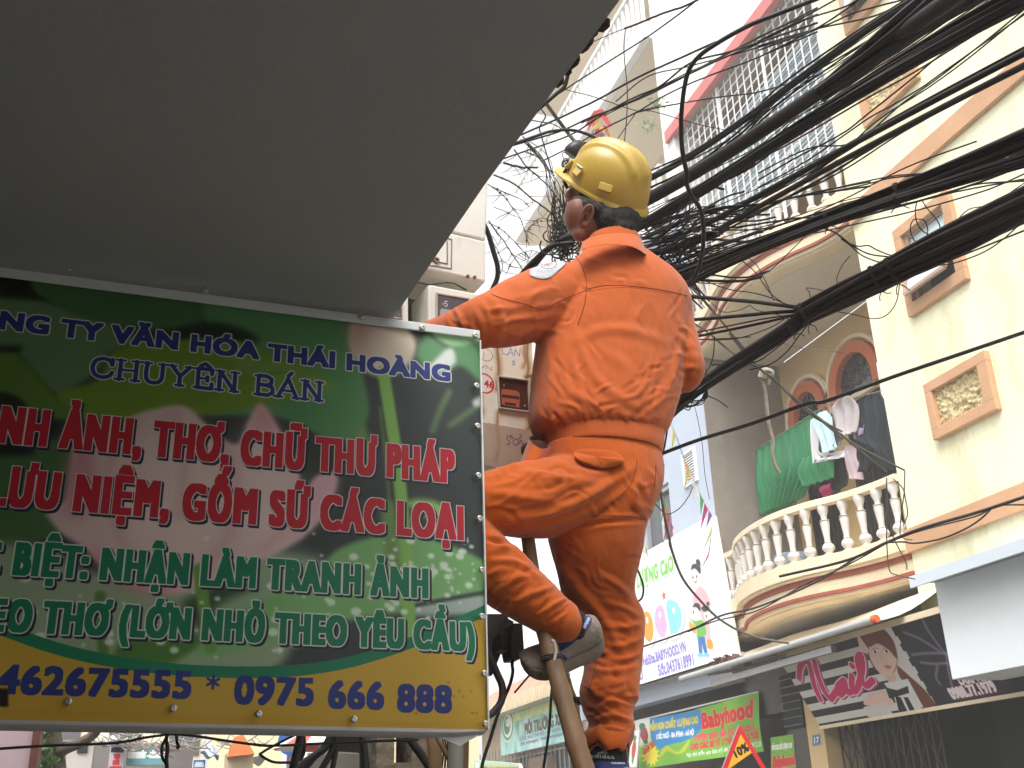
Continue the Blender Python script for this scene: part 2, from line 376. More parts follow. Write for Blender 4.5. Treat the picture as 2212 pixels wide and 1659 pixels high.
for (y0, y1, z0, z1) in wh:
    w = frame_x(MB(), 5.999, .05, (y0-.1, y1+.09, z0-.11, z1+.1), (y0, y1, z0, z1)).build('window', m_orange, HB, bevel=.004)
    MB().box((6.19, y0, z0), (6.22, y1, z1)).build('dark_opening', m_dark, w)
    fr = MB(); tl = .16; zt = z1-.02; zb = z0+.05   # top-hung sash pushed open at the foot
    P = lambda y, f: (6.03-tl*(1-f), y, zb+(zt-zb)*f)
    for ya, yb, fa, fb in ((y0+.02, y0+.02, 0, 1), (y1-.02, y1-.02, 0, 1), (y0+.02, y1-.02, 0, 0), (y0+.02, y1-.02, 1, 1)): fr.bar(P(ya, fa), P(yb, fb), .035, .03)
    fr.build('sash', M('brown_pink_sash', S(170, 140, 128), .6), w)
    MB().obox((np.array(P(y0+.02, 0))+np.array(P(y1-.02, 1)))/2+np.array((.006, 0, 0)), (0, (y1-y0)/2-.03, 0), (tl/2, 0, (zt-zb)/2), nrm((-(zt-zb), 0, tl))*.004).build('pane', m_frost, w)
    MB().box((6.0, y0, z0), (6.05, y0+.03, z1)).box((6.0, y1-.03, z0), (6.05, y1, z1)).box((6.0, y0+.03, z0), (6.05, y1-.03, z0+.03)).build('inner_frame', M('inner_frame_paint', S(205, 186, 160), .6), w)
for (y0, y1, z0, z1) in pn:
    w = frame_x(MB(), 5.999, .055, (y0-.11, y1+.08, z0-.09, z1+.085), (y0, y1, z0, z1)).build('decorative_panel', m_orange, HB, bevel=.004)
    rs = np.random.RandomState(4); g = MB(); ny, nz = 60, 36; vs = []
    hh = blur(rs.rand(nz+1, ny+1), 1)
    hh = (hh-hh.min())/(hh.max()-hh.min())
    for k in range(nz+1):
        for j in range(ny+1): vs.append((6.012-.045*hh[k, j], y0+(y1-y0)*j/ny, z0+(z1-z0)*k/nz))
    g.add(vs, [(k*(ny+1)+j, k*(ny+1)+j+1, (k+1)*(ny+1)+j+1, (k+1)*(ny+1)+j) for k in range(nz) for j in range(ny)])
    g.build('pebble_infill', m_pebble, w)

# white blank signboard on the cream house
WB = empty('blank_signboard', (5.7, 5.5, 2.6), 'large blank white signboard with a projecting top ledge at the lower right', 'signboard')
MB().box((5.5, 2.2, 2.485), (5.98, 6.57, 3.19)).build('board', M('white_board', S(232, 236, 238), .45, .02, 2), WB, bevel=.004)
MB().box((5.3, 2.2, 3.195), (5.98, 6.6, 3.235)).box((5.3, 2.2, 3.15), (5.32, 6.6, 3.195)).build('top_ledge', M('pale_metal', S(206, 214, 222), .4, .03, 3), WB)
# ground floor of the cream house: shutter pier beside the board

# ------------------------------------------------------------------ balcony house
BH = empty('balcony_house', (6.6, 9.0, 0), 'narrow house with curved white balustrade balconies and arched windows behind the laundry', 'house')
PLAN1 = [(6.0, 7.385), (5.96, 7.7), (5.86, 8.05), (5.7, 8.4), (5.61, 8.79), (5.62, 9.24), (5.72, 9.67), (5.86, 9.98), (5.93, 10.15), (5.95, 10.58)]
PLAN2 = [(6.0, 7.385), (5.94, 7.79), (5.77, 8.18), (5.67, 8.49), (5.62, 8.89), (5.67, 9.38), (5.81, 9.78), (5.89, 10.2), (5.9, 10.58)]
XB = 7.1
def balcony(PLAN, zt, zr, name_lab, hide=()):
    C = cr(PLAN, 60)
    def outl(o):
        t = np.gradient(C, axis=0); n = np.stack([-t[:, 1], t[:, 0]], 1); n /= np.linalg.norm(n, axis=1)[:, None]
        P = C + n*o; P[:, 1] = np.clip(P[:, 1], 7.385, 10.595); return P
    def layer(mb, z0, z1, o, m):
        P = outl(o); poly = [(x, y, z0) for x, y in P]+[(XB-.005, P[-1][1], z0), (XB-.005, P[0][1], z0)]
        mb.prism(poly, (0, 0, z1-z0), m)
    mb = MB()
    for z0, z1, o, m in ((-.14, 0, .075, 0), (-.165, -.14, .05, 0), (-.215, -.165, .015, 1), (-.315, -.215, .0, 0), (-.345, -.315, .015, 1), (-.375, -.345, -.015, 0), (-.395, -.375, -.05, 0)):
        layer(mb, zt+z0, zt+z1, o, m)
    sl = mb.build('balcony_slab', [m_ywhite, m_red], BH)
    P = outl(-.22); MB().prism([(x, y, zt-.401) for x, y in P]+[(XB-.01, 10.59, zt-.401), (XB-.01, 7.39, zt-.401)], (0, 0, .004)).build('balcony_soffit', m_ceil, BH)
    rl = MB(); A, B = outl(.05), outl(-.05); R = []
    for (ax, ay), (bx, by) in zip(A, B): R.append([(ax, ay, zr-.065), (bx, by, zr-.065), (bx, by, zr-.012), ((bx*.8+ax*.2), (by*.8+ay*.2), zr), ((ax*.8+bx*.2), (ay*.8+by*.2), zr), (ax, ay, zr-.012)])
    rl.rings(R); ro = rl.build('balustrade_rail', m_rail, BH)
    d = np.r_[0, np.cumsum(np.linalg.norm(np.diff(C, axis=0), axis=1))]; n = int(d[-1]/.205); H = zr-.065-zt
    prof = [(.052, 0), (.052, .03), (.03, .045), (.034, .07), (.056, .13), (.058, .17), (.046, .22), (.027, .25), (.036, .265), (.027, .28), (.028, .36), (.036, .5), (.042, .62), (.044, .66), (.03, .68), (.048, .70), (.026, .72), (.03, .8), (.046, .88), (.05, .93), (.05, 1)]
    base = MB().lathe([(r*1.0, h*H) for r, h in prof], ORG[ro.name], 12).build('baluster', m_balu, ro, smooth=True)
    for i in range(n+1):
        s = d[-1]*(i+.4)/(n+.8); x, y = [np.interp(s, d, C[:, k]) for k in (0, 1)]
        o = base if i == 0 else base.copy()
        if i: COL.objects.link(o); o.parent = ro
        org = ORG[ro.name]; o.location = (x-org[0], y-org[1], zt-org[2])
        o.rotation_euler = (.012*sin(i*5.1), .012*sin(i*3.7+1), i*.9)
        ORG[o.name] = org
    return sl
balcony(PLAN1, 3.80, 4.34, '')
balcony(PLAN2, 7.235, 7.66, '')
# back wall with arched openings
AR = [(10.03, .26, 5.92, .33), (9.08, .33, 5.98, .36), (8.1, .3, 5.98, .36)]
def archpts(yc, hw, zs, rise, z0, k=18):
    return [(yc-hw, z0)]+[(yc-hw*cos(t), zs+rise*sin(t)) for t in np.linspace(0, pi, k)]+[(yc+hw, z0)]
bw = MB(); wall_holes(bw, XB, XB+.15, 7.385, 10.6, 3.9, 6.83, []).build('balcony_back_wall', m_arch, BH)
for yc, hw, zs, rise in AR:
    A = archpts(yc, hw+.13, zs, rise+.13, zs-.1); B = archpts(yc, hw, zs, rise, zs-.1); mb = MB()
    for (a0, a1), (b0, b1), (c0, c1), (d0, d1) in zip(A[:-1], A[1:], B[1:], B[:-1]):
        mb.hexa([(XB-.002, a0, a1), (XB-.002, b0, b1), (XB-.002, c0, c1), (XB-.002, d0, d1), (XB-.09, a0, a1), (XB-.09, b0, b1), (XB-.09, c0, c1), (XB-.09, d0, d1)])
    w = mb.build('arched_window', m_archo, BH)
    mo = MB(); A2 = archpts(yc, hw+.19, zs, rise+.19, zs-.1)
    mo.tube([(XB-.05, a, b) for a, b in A2], .035, 6); mo.build('arch_moulding', m_ywhite, w)
    MB().prism([(XB-.012, a, b) for a, b in archpts(yc, hw, zs, rise, 3.9)], (.008, 0, 0)).build('dark_glass', m_glass, w)
    gr = MB()
    for k in range(5):
        t0 = pi*(k+.5)/5; ctr = np.array((yc-hw*.55*cos(t0), zs+rise*.55*sin(t0)))
        gr.tube([(XB-.03, *(ctr+hw*.2*(1-t/9.)*np.array((cos(t), sin(t))))) for t in np.linspace(0, 7, 22)], .006, 4)
        gr.tube([(XB-.03, yc, zs), (XB-.03, yc-hw*cos(t0), zs+rise*sin(t0))], .006, 4)
    gr.tube([(XB-.03, yc-hw*.35*cos(t), zs+rise*.35*sin(t)) for t in np.linspace(0, pi, 14)], .006, 4)
    gr.build('scroll_grille', m_iron, w)
    MB().box((XB-.07, yc-hw, zs-.16), (XB-.003, yc+hw, zs-.1)).build('transom', m_ywhite, w)
# openings below the arches
for y0, y1, z0, z1 in ((8.75, 9.4, 3.82, 5.7), (9.77, 10.29, 3.82, 5.68), (7.8, 8.4, 3.82, 5.7)):
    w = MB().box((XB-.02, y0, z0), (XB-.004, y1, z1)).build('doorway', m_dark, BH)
    g = MB()
    for y in np.arange(y0+.06, y1, .09): g.tube([(XB-.03, y, z0), (XB-.03, y, z1)], .008, 4)
    g.build('grille', m_iron, w)
# rooms above: walls behind the second balcony and the steel cage
MB().box((7.25, 7.385, 7.3), (7.4, 10.6, 9.99)).build('upper_wall', M('brown_wall', S(176, 152, 124), .9, .1, 2), BH)
m_louv = M('blue_sheet', S(224, 235, 242), .6, .08, 3, stretch=(1, 1, 30))
lv = MB()
lv.box((6.45, 7.4, 8.15), (6.46, 10.5, 9.9))
for k in range(31):
    z = 8.17+k*.055; lv.obox((6.42, 8.95, z), (0, 1.5, 0), (.02, 0, .025), (.004, 0, -.003))
lv.build('louvre_screen', m_louv, BH)
cg = MB()
for y in np.arange(7.5, 10.6, .145): cg.box((6.07, y-.006, 7.7), (6.082, y+.006, 10.12))
for z in np.arange(7.75, 10.12, .145): cg.box((6.088, 7.42, z-.006), (6.1, 10.58, z+.006))
for y in (7.44, 8.5, 9.55, 10.56): cg.box((6.05, y-.02, 7.6), (6.069, y+.02, 10.12))
cg.build('security_grid', m_grid, BH)
MB().box((6.03, 7.385, 10.12), (7.3, 10.58, 10.3)).build('upper_canopy_soffit', M('grey_brown_soffit', S(150, 138, 124), .9), BH); MB().box((5.95, 7.385, 10.12), (6.028, 10.8, 10.3)).build('red_canopy_edge', M('red_canopy', S(196, 112, 108), .7, .06, 3), BH)
# ground floor: pier, folding gate, lintel
MB().box((6.02, 9.06, 0), (6.42, 9.34, 3.2)).build('shop_pier', m_arch, BH)
MB().box((6.0, 6.2, 0), (6.3, 6.36, 2.5)).build('shop_pier', m_arch, BH)
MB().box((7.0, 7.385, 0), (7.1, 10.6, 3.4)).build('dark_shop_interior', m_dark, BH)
gt = MB()
for i in range(15):
    y = 7.62+i*.1; gt.box((6.16, y-.006, 0), (6.172, y+.006, 2.42))
for r in range(12):
    for i in range(14):
        y = 7.62+i*.1; z = .3+r*.18; s = .09 if (i+r) % 2 else -.09
        gt.bar((6.178, y, z-s), (6.178, y+.1, z+s), .008, .008)
g = gt.build('folding_gate', M('gate_grey', S(66, 62, 60), .6, .1, 8), BH)
MB().box((6.03, 6.36, 2.44), (6.2, 9.06, 3.05)).build('lintel', m_dgrey, BH)
c = Canvas(.32, .3, 300, (92, 108, 130)); c.seg([(.012, .012), (.308, .012), (.308, .288), (.012, .288), (.012, .012)], .012, (200, 205, 212))
c.text('17', .08, .24, .075, .15, (235, 238, 240), (.006, .004))
MB().quad(*[PX(*q('8', *p), 6.015) for p in ((385, 1507), (447, 1495), (443, 1415), (382, 1425))], uv=UV4).build('house_number', c.mat('house_number_print', .4), BH)
# bulb under the soffit
bl = empty('light_bulb', PX(*q('8', 570, 500), 6.3), 'small bulb hanging under the lower balcony soffit above the nail banner', 'bulb')
pb = PX(*q('8', 570, 520), 6.3)
MB().lathe([(.012, .10), (.014, .05), (.03, .02), (.034, -.01), (.02, -.035), (.004, -.04)], pb, 12).build('glass_bulb', M('bulb_glass', S(120, 108, 88), .2), bl, smooth=True)
MB().tube([pb+(0, 0, .09), pb+(0, 0, .32)], .008, 6).build('flex', m_black, bl)

# ------------------------------------------------------------------ kindergarten building with blue grey front and tall white side wall
KB = empty('kindergarten_building', (7.2, 12.8, 0), 'tall white and blue grey building with high balconies behind the balcony house', 'building')
wall_holes(MB(), 6.0, 6.2, 10.615, 15.2, 3.0, 9.0, [(11.72, 12.6, 4.3, 5.6), (13.2, 14.2, 4.3, 5.6)]).build('front_wall', m_bluegrey, KB)
MB().box((6.2, 10.6, 3.2), (7.2, 10.62, 9.0)).box((6.001, 10.6, 3.2), (6.2, 10.613, 9.0)).build('concrete_side_wall', m_conc, KB)
MB().box((6.0, 10.63, 9.0), (9.5, 10.8, 19)).build('white_side_wall', m_white, KB)
MB().box((6.0, 10.8, 9.0), (6.06, 10.95, 19)).build('corner_pilaster', m_whitep, KB)
MB().box((7.4, 10.8, 8.9), (7.6, 17.5, 19)).build('upper_front_wall', m_beige, KB)
for y0, y1 in ((11.72, 12.6), (13.2, 14.2)):
    w = frame_x(MB(), 6.1, .06, (y0, y1, 4.3, 5.6), (y0+.06, y1-.06, 4.36, 5.54)).build('window', m_alu, KB)
    MB().box((6.09, y0+.4, 4.36), (6.1, y0+.46, 5.54)).build('mullion', m_alu, w)
    MB().box((6.102, y0, 4.3), (6.11, y1, 5.6)).build('pane', glassmat('dark_pane', S(70, 74, 80)), w)
v = MB()
frame_x(v, 5.999, .03, (10.92, 11.26, 5.37, 5.8), (10.95, 11.23, 5.4, 5.77))
for z in np.arange(5.42, 5.77, .033): v.box((5.98, 10.95, z), (5.999, 11.23, z+.014))
v.build('louvre_vent', m_whitep, KB)
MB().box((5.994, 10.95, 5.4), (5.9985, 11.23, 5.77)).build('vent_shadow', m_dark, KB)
for zb, zr_, y1 in ((12.06, 13.25, 17), (9.0, 9.9, 17), (15.2, 16.3, 17)):
    MB().box((5.88, 10.96, zb+.012), (7.4, y1, zb+.3)).build('upper_balcony', m_whitep, KB)
    MB().box((6.0, 10.96, zb), (7.4, y1, zb+.011)).build('upper_soffit', m_beige, KB)
    r = MB().box((5.9, 10.97, zr_-.07), (5.98, y1, zr_)).build('upper_railing', m_whitep, KB)
    b = MB()
    for y in np.arange(11.05, y1, .16): b.box((5.92, y-.03, zb+.3), (5.96, y+.03, zr_-.07))
    tag(b.build('railing_bars', m_whitep, r), kind='stuff')
vv = MB()
for z in np.arange(12.5, 12.92, .05): vv.box((5.985, 11.28, z), (5.999, 11.55, z+.02))
for a in ((11.6, 12.3, 9.95, 11.0), (13.3, 14.2, 9.95, 11.2), (11.9, 12.9, 13.3, 14.6)):
    w = frame_x(MB(), 7.4, .05, a, (a[0]+.07, a[1]-.07, a[2]+.07, a[3]-.07)).build('upper_window', m_whitep, KB)
    MB().box((7.385, a[0], a[2]), (7.395, a[1], a[3])).build('pane', glassmat('upper_pane', S(110, 112, 112)), w)
# sign box front with kindergarten sign
MB().box((5.82, 10.2, 3.2), (6.6, 14.95, 3.24)).box((5.9, 10.62, 3.24), (5.995, 14.9, 4.28)).build('sign_box', M('pale_soffit', S(198, 192, 188), .7, .04, 2), KB)
MB().box((6.65, 10.63, 0), (6.8, 15.2, 3.19)).build('shop_front', M('shop_front_dark', S(66, 60, 58), .6, .2, 2), KB)
MB().box((6.15, 9.36, 0), (6.6, 9.9, 3.18)).box((6.15, 9.9, 2.6), (6.6, 10.62, 3.18)).build('granite_pier', m_dgrey, KB)
w = MB().box((6.135, 9.55, 2.42), (6.148, 9.9, 2.95)).build('small_window', m_dark, KB)
g = MB()
for z in np.arange(2.45, 2.95, .075): g.tube([(6.12, 9.55, z), (6.12, 9.9, z)], .006, 4)
g.build('window_bars', m_steel, w)

# kindergarten sign: rigid board with lettering and cartoon children, parallel to the street
ks = lambda p: PX(p[0], p[1], 5.8)
kY0, kY1, kZ0, kZ1 = 10.19, 14.95, 3.2, 4.78
def kc(z, *p):                                   # photo -> sign coordinates (u runs towards the viewer)
    a = ks(q(z, *p)); return (kY1-a[1], a[2]-kZ0)
c = Canvas(kY1-kY0, kZ1-kZ0, 330, (236, 238, 238))
def kt(st, z, p0, p1, cap, col, **k):
    a, b = kc(z, *p0), kc(z, *p1); c.text(st, a[0], b[0], (a[1]+b[1])/2, cap, col, **k)
gr_ = (128, 196, 92); sh = (.02, -.022, (186, 190, 190)); wo = (.014, (245, 246, 246))
kt('CHẤT LƯỢNG CaO', '7', (30, 485), (415, 345), .17, gr_, bold=(.012, .012), outline=wo, shadow=sh)
kt('MẦM NON', '7', (-320, 620), (20, 495), .17, gr_, bold=(.012, .012), outline=wo, shadow=sh)
for x0, x1, zt_, zb_, col, ch in ((110, 180, 610, 835, (244, 150, 160), 'O'), (187, 258, 600, 815, (208, 152, 34), 'O'), (268, 350, 560, 785, (205, 170, 205), 'O'), (358, 445, 530, 750, (134, 208, 226), 'D')):
    a = kc('7', x0, zb_); b = kc('7', x1, zt_); xm_, ym_ = (x0+x1)/2, (zt_+zb_)/2; tp_, bt_, lf_, rt_ = kc('7', xm_, zt_), kc('7', xm_, zb_), kc('7', x0, ym_), kc('7', x1, ym_); cx, cy, rx, ry = (lf_[0]+rt_[0])/2, (tp_[1]+bt_[1])/2, abs(rt_[0]-lf_[0])/2, abs(tp_[1]-bt_[1])/2
    for dr, cc, dx, dy in ((.06, (196, 198, 198), .03, -.03), (.055, (248, 248, 248), 0, 0), (0, col, 0, 0)):
        if ch == 'O': c.ell((cx+dx, cy+dy), rx+dr, ry+dr, cc)
        else:
            c.poly([(cx+dx-rx-dr, cy+dy-ry-dr), (cx+dx+rx*.2, cy+dy-ry-dr), (cx+dx+rx+dr, cy+dy-ry*.4), (cx+dx+rx+dr, cy+dy+ry*.4), (cx+dx+rx*.2, cy+dy+ry+dr), (cx+dx-rx-dr, cy+dy+ry+dr)], cc, .004, True)
    c.ell((cx, cy+.08), rx*.2, ry*.22, (246, 246, 246))
for k, (dx, cl, ch) in enumerate(((-1.25, (240, 160, 180), 'B'), (-.92, (150, 200, 120), 'A'), (-.6, (220, 180, 80), 'B'), (-.3, (160, 180, 220), 'Y'), (.02, (235, 140, 120), 'H'))):
    u = kc('7', 90, 850)[0]+dx-.25
    c.text(ch, u, u+.24, .58, .42, cl, (.03, .03), outline=(.03, (248, 248, 248)), shadow=(.02, -.03, (196, 198, 198)))
a = kc('7', 338, 497); c.poly([(a[0]+(.07 if k % 2 == 0 else .03)*sin(k*pi/5), a[1]+(.07 if k % 2 == 0 else .03)*cos(k*pi/5)) for k in range(10)], (220, 96, 70))
pu = (126, 116, 196)
kt('WebSite.BABYHOOD.VN', '7', (165, 980), (465, 880), .11, pu, bold=(.007, .006))
kt('Sđt.0437618991', '7', (278, 1045), (512, 968), .125, pu, bold=(.007, .006))
kt('13 DỐC NGỮ', '7', (-40, 1120), (176, 1075), .12, pu, bold=(.007, .006))
# cartoon teacher and two children (flat cut-outs printed on the board)
def kp(pts, col, sm=True, bl=.004):
    P = [kc('V', 0, 0) if False else kc('7', *p) for p in pts]; c.poly([(u+.02, v-.02) for u, v in P], (190, 194, 196), .006, sm, .7); c.poly(P, col, bl, sm)
n9 = lambda pts: [((2350+x/3.0167-2200)*1.873, (1850+y/3.0163-1850)*1.873) for x, y in pts]
kp(n9([(395, 520), (440, 470), (500, 520), (500, 640), (470, 720), (410, 660)]), (250, 236, 218))
kp(n9([(395, 520), (410, 460), (460, 450), (495, 480), (490, 560), (440, 500)]), (30, 28, 34)); kp(n9([(455, 450), (455, 405), (490, 405), (497, 470)]), (30, 28, 34))
kp(n9([(440, 740), (490, 700), (560, 800), (590, 920), (540, 900), (550, 1000), (560, 1280), (500, 1280), (470, 1000), (400, 900), (410, 780)]), (246, 176, 186))
kp(n9([(400, 910), (460, 910), (470, 1020), (430, 1095), (385, 1030)]), (250, 236, 218)); kp(n9([(385, 930), (420, 885), (465, 900), (470, 980), (430, 930)]), (30, 28, 34))
kp(n9([(330, 1030), (400, 1080), (490, 1080), (520, 1210), (490, 1250), (420, 1265), (410, 1140)]), (106, 178, 70)); kp(n9([(340, 1080), (400, 1130), (410, 1220), (350, 1170)]), (222, 160, 50))
kp(n9([(425, 1260), (500, 1255), (520, 1440), (490, 1440), (465, 1330), (465, 1440), (432, 1440)]), (44, 104, 176), False)
for p in ((445, 1455), (508, 1455)): kp(n9([(p[0]-35, p[1]+15), (p[0]-20, p[1]-18), (p[0]+22, p[1]-18), (p[0]+22, p[1]+18)]), (110, 200, 224))
kp(n9([(505, 980), (560, 940), (575, 1030), (550, 1090), (510, 1050)]), (250, 236, 218)); kp(n9([(475, 940), (520, 910), (568, 930), (560, 960), (510, 980)]), (30, 28, 34)); kp(n9([(538, 880), (565, 870), (568, 910), (545, 910)]), (30, 28, 34))
kp(n9([(560, 1100), (610, 1090), (650, 1280), (575, 1300)]), (232, 222, 236)); kp(n9([(580, 1300), (605, 1300), (610, 1400), (580, 1400)]), (250, 232, 210)); kp(n9([(625, 1290), (650, 1290), (690, 1370), (650, 1385)]), (250, 232, 210))
kp(n9([(520, 1290), (570, 1290), (580, 1380), (525, 1380)]), (214, 150, 46))
for x, y in ((412, 600), (452, 592), (395, 985), (530, 1030)): a = kc('7', *n9([(x, y)])[0]); c.ell(a, .014, .022, (30, 28, 34))
a, b = kc('7', *n9([(425, 640)])[0]), kc('7', *n9([(450, 635)])[0]); c.seg([a, ((a[0]+b[0])/2, a[1]-.03), b], .012, (60, 40, 40))
for u in (1.2, 2.42, 3.6): c.seg([(u, 0), (u, kZ1-kZ0)], .006, (206, 210, 210))
m_ks = c.mat('kindergarten_print', .35, .02, 3)
KS = empty('kindergarten_sign', (5.8, 12.5, 3.2), 'large white shop signboard with coloured lettering and cartoon children beside the worker', 'signboard')
tag(MB().quad((5.8, kY1, kZ0), (5.8, kY0, kZ0), (5.8, kY0+.2, kZ1), (5.8, kY1, kZ1), uv=UV4).build('printed_face', m_ks, KS), 'white face with coloured lettering and cartoon children')
MB().prism([(5.803, kY1, kZ0), (5.803, kY0, kZ0), (5.803, kY0+.2, kZ1), (5.803, kY1, kZ1)], (.085, 0, 0)).build('board', m_whitep, KS)
def hitp(x, y, P0, n):
    d = ray(x, y); return EYE + d*(((V3(P0)-EYE) @ V3(n))/(d @ V3(n)))
# ------------------------------------------------------------------ nail salon banner (tilted awning sheet)
_p = PX(*q('8', 150, 890), 6.0); nA, nB, nC = V3((5.99, 9.07, 2.385)), V3((5.99, 6.30, 2.39)), EYE+(_p-EYE)*(9.07/_p[1])
nU = nB-nA; nV = nC-nA; nN = np.cross(nU, nV); nW, nH = np.linalg.norm(nU), np.linalg.norm(nV)
def nc(x, y, z='8'): P = hitp(*q(z, x, y), nA, nN)-nA; return (P @ nrm(nU), P @ nrm(nV))
def ncs(pts): return [nc(*p) for p in pts]
c = Canvas(nW, nH, 420, (36, 34, 38))
for i in range(5): c.put((c.Y > nH*(.03+.19*i)) & (c.Y < nH*(.125+.19*i)), (216, 212, 204))
dk = ncs([(920, 610), (1275, 1240), (1900, 1150), (1900, 400)]); c.poly(dk, (40, 38, 44))
for p in ([(1145, 570), (1210, 700), (1330, 860)], [(1030, 700), (1150, 750), (1290, 840)], [(1090, 860), (1190, 850), (1330, 850)], [(1150, 915), (1250, 925), (1340, 920)], [(1270, 940), (1260, 1020), (1290, 1070)], [(1330, 850), (1350, 980), (1380, 1110)]):
    c.seg(cr(ncs(p), 12), .022, (150, 138, 160), .8, .008)
c.poly(ncs([(840, 655), (925, 635), (1010, 800), (1265, 1235), (1000, 1275), (950, 1060)]), (214, 210, 204))
c.poly(ncs([(720, 720), (770, 675), (870, 670), (950, 750), (985, 860), (980, 940), (940, 1000), (830, 960), (770, 850)]), (104, 52, 36), .006, True)
c.poly(ncs([(980, 930), (1060, 1000), (1180, 1110), (1262, 1232), (1165, 1245), (1090, 1130), (1000, 1010)]), (112, 58, 40), .006, True)
c.poly(ncs([(785, 800), (860, 770), (960, 850), (985, 900), (965, 970), (925, 1040), (870, 1000), (815, 930), (785, 860)]), (226, 190, 176), .006, True)
c.poly(ncs([(765, 740), (850, 690), (930, 760), (985, 890), (930, 830), (850, 780), (790, 800)]), (112, 54, 38), .006, True)
for x, y in ((828, 838), (908, 834)): a = nc(x, y); c.ell(a, .034, .014, (236, 230, 226)); c.ell(a, .016, .014, (60, 44, 40)); c.seg([nc(x-24, y-14), nc(x, y-26), nc(x+24, y-22)], .005, (110, 76, 64), .8, .002)
c.poly(ncs([(888, 938), (915, 930), (948, 944), (920, 962)]), (204, 110, 116), .003, True); c.seg([nc(868, 860), nc(880, 900), nc(905, 905)], .008, (206, 166, 152), .8, .004)
c.poly(ncs([(905, 1010), (985, 1000), (970, 1060), (930, 1070)]), (214, 176, 160), .004)
c.poly(ncs([(690, 690), (720, 730), (790, 830), (770, 860), (715, 800)]), (228, 192, 178), .004); c.poly(ncs([(760, 1150), (880, 1105), (930, 1150), (960, 1215), (830, 1220), (750, 1210)]), (228, 192, 178), .004, True)
c.poly(ncs([(890, 1060), (1060, 1030), (1170, 1230), (1000, 1275), (960, 1150)]), (222, 220, 218)); c.poly(ncs([(900, 1090), (985, 1110), (1060, 1080), (1070, 1130), (1000, 1150), (930, 1170)]), (28, 26, 30))
c.poly(ncs([(970, 1150), (1010, 1160), (1060, 1265), (1000, 1275)]), (28, 26, 30)); c.poly(ncs([(1060, 1160), (1110, 1250), (1075, 1260), (1030, 1160)]), (28, 26, 30))
c.poly(ncs([(745, 1230), (900, 1190), (960, 1290), (780, 1300)]), (214, 210, 204))
ns = [[(290, 1025), (298, 950), (322, 905), (352, 905), (372, 960), (400, 1080), (440, 1172)], [(398, 900), (410, 960), (440, 1050), (478, 1130), (515, 1172)], [(610, 1040), (565, 1085), (575, 1140), (612, 1105), (612, 1040), (628, 1120), (655, 1120)], [(665, 1010), (662, 1080), (680, 1118), (706, 1090)], [(706, 1090), (738, 960), (728, 862), (704, 900), (728, 1010), (760, 1078), (812, 1040)], [(664, 935), (668, 938)], [(515, 1172), (560, 1110)]]
nm = np.zeros((c.H, c.W), bool)
for s_ in ns: nm |= c.smask(cr(ncs(s_), 30), .062)
c.ink(nm, (206, 34, 92), (.012, (232, 200, 212)), (.02, -.012, (150, 60, 100)))
pk = (238, 226, 228)
a, b = nc(1428, 1060), nc(1660, 1030); c.text('Dốc Ngữ', a[0], b[0], (a[1]+b[1])/2-.01, .085, pk, (.005, .004), outline=(.007, (150, 60, 90)))
a, b = nc(1380, 1170), nc(1692, 1112); c.text('0988.77.1979', a[0], b[0], (a[1]+b[1])/2-.005, .085, pk, (.006, .005), outline=(.007, (150, 60, 90)))
NS = empty('nail_banner', (6.0, 7.8, 2.7), 'black and white striped nail salon banner with a printed woman above the folding gate', 'banner')
ex = nrm(nN)*.02; ex = ex if ex[0] > 0 else -ex
MB().quad(nA, nB, nB+nV, nC, uv=UV4).build('printed_sheet', c.mat('nail_print', .75, .04, 4, .15), NS)
MB().prism([nA+ex*.2, nB+ex*.2, nB+nV+ex*.2, nC+ex*.2], ex).build('backing', m_dark, NS)
MB().bar(nA+ex*.5-(0, 0, .02), nB+ex*.5-(0, 0, .02), .03, .03).bar(nC+ex*.5+(0, 0, .02), nC+nU+ex*.5+(0, 0, .02), .05, .05).build('edge_rail', m_ywhite, NS)
# retracted awning above the banner
AW = empty('roll_up_awning', (5.4, 8, 3), 'rolled pale awning on a silver tube under the lower balcony', 'awning')
ta, tb = PX(*q('7', 425, 1065), 5.35), PX(*q('8', 815, 610), 5.35); tb2 = ta+(tb-ta)*1.0
MB().tube([ta, tb2], .032, 12).build('front_tube', m_alu, AW)
MB().lathe([(.034, 0), (.036, .03), (.03, .05)], tb2, 12, axis=tb2-ta).build('end_cap', M('orange_plastic', S(206, 96, 56), .5), AW)
cv = MB(); R = []
for t in np.linspace(0, 1, 14):
    p = ta+(tb2-ta)*t; w_ = V3((6.0, p[1]-.1, p[2]+.26)); R.append([p+(w_-p)*s_+V3((0, 0, -.06*sin(pi*s_)+.012*sin(11*t+4*s_))) for s_ in np.linspace(0.02, 1, 7)])
cv.rings(R, closed=False, cap=False); cv.build('canvas', M('awning_canvas', S(214, 200, 172), .9, .12, 2, stain=(S(120, 96, 70), 4, .58, .6, (1, 1, 1))), AW, smooth=True, fixn=False)
MB().bar(ta+(.05, -.5, -.02), (6.0, ta[1]-.9, ta[2]+.05), .03, .03).bar(ta+(.05, -1.4, -.02), (6.0, ta[1]-2.0, ta[2]+.05), .03, .03).bar((5.5, ta[1]-.4, ta[2]-.1), (5.5, tb2[1]+.8, tb2[2]-.1), .05, .06).build('arms', m_steel, AW)
rs = np.random.RandomState(2); lf = MB()
for i in range(60):
    t = .17+rs.rand()*.12; p = ta+(tb2-ta)*t+V3((.05+rs.rand()*.1, 0, .05+rs.rand()*.05)); a = rs.randn(3)*.025; b = rs.randn(3)*.02
    lf.quad(p-a, p-b, p+a, p+b)
tag(lf.build('dead_leaves', M('dead_leaves', S(92, 62, 52), .9, .5, 30)), 'small heap of dead leaves lying on the rolled awning', 'leaves', kind='stuff')

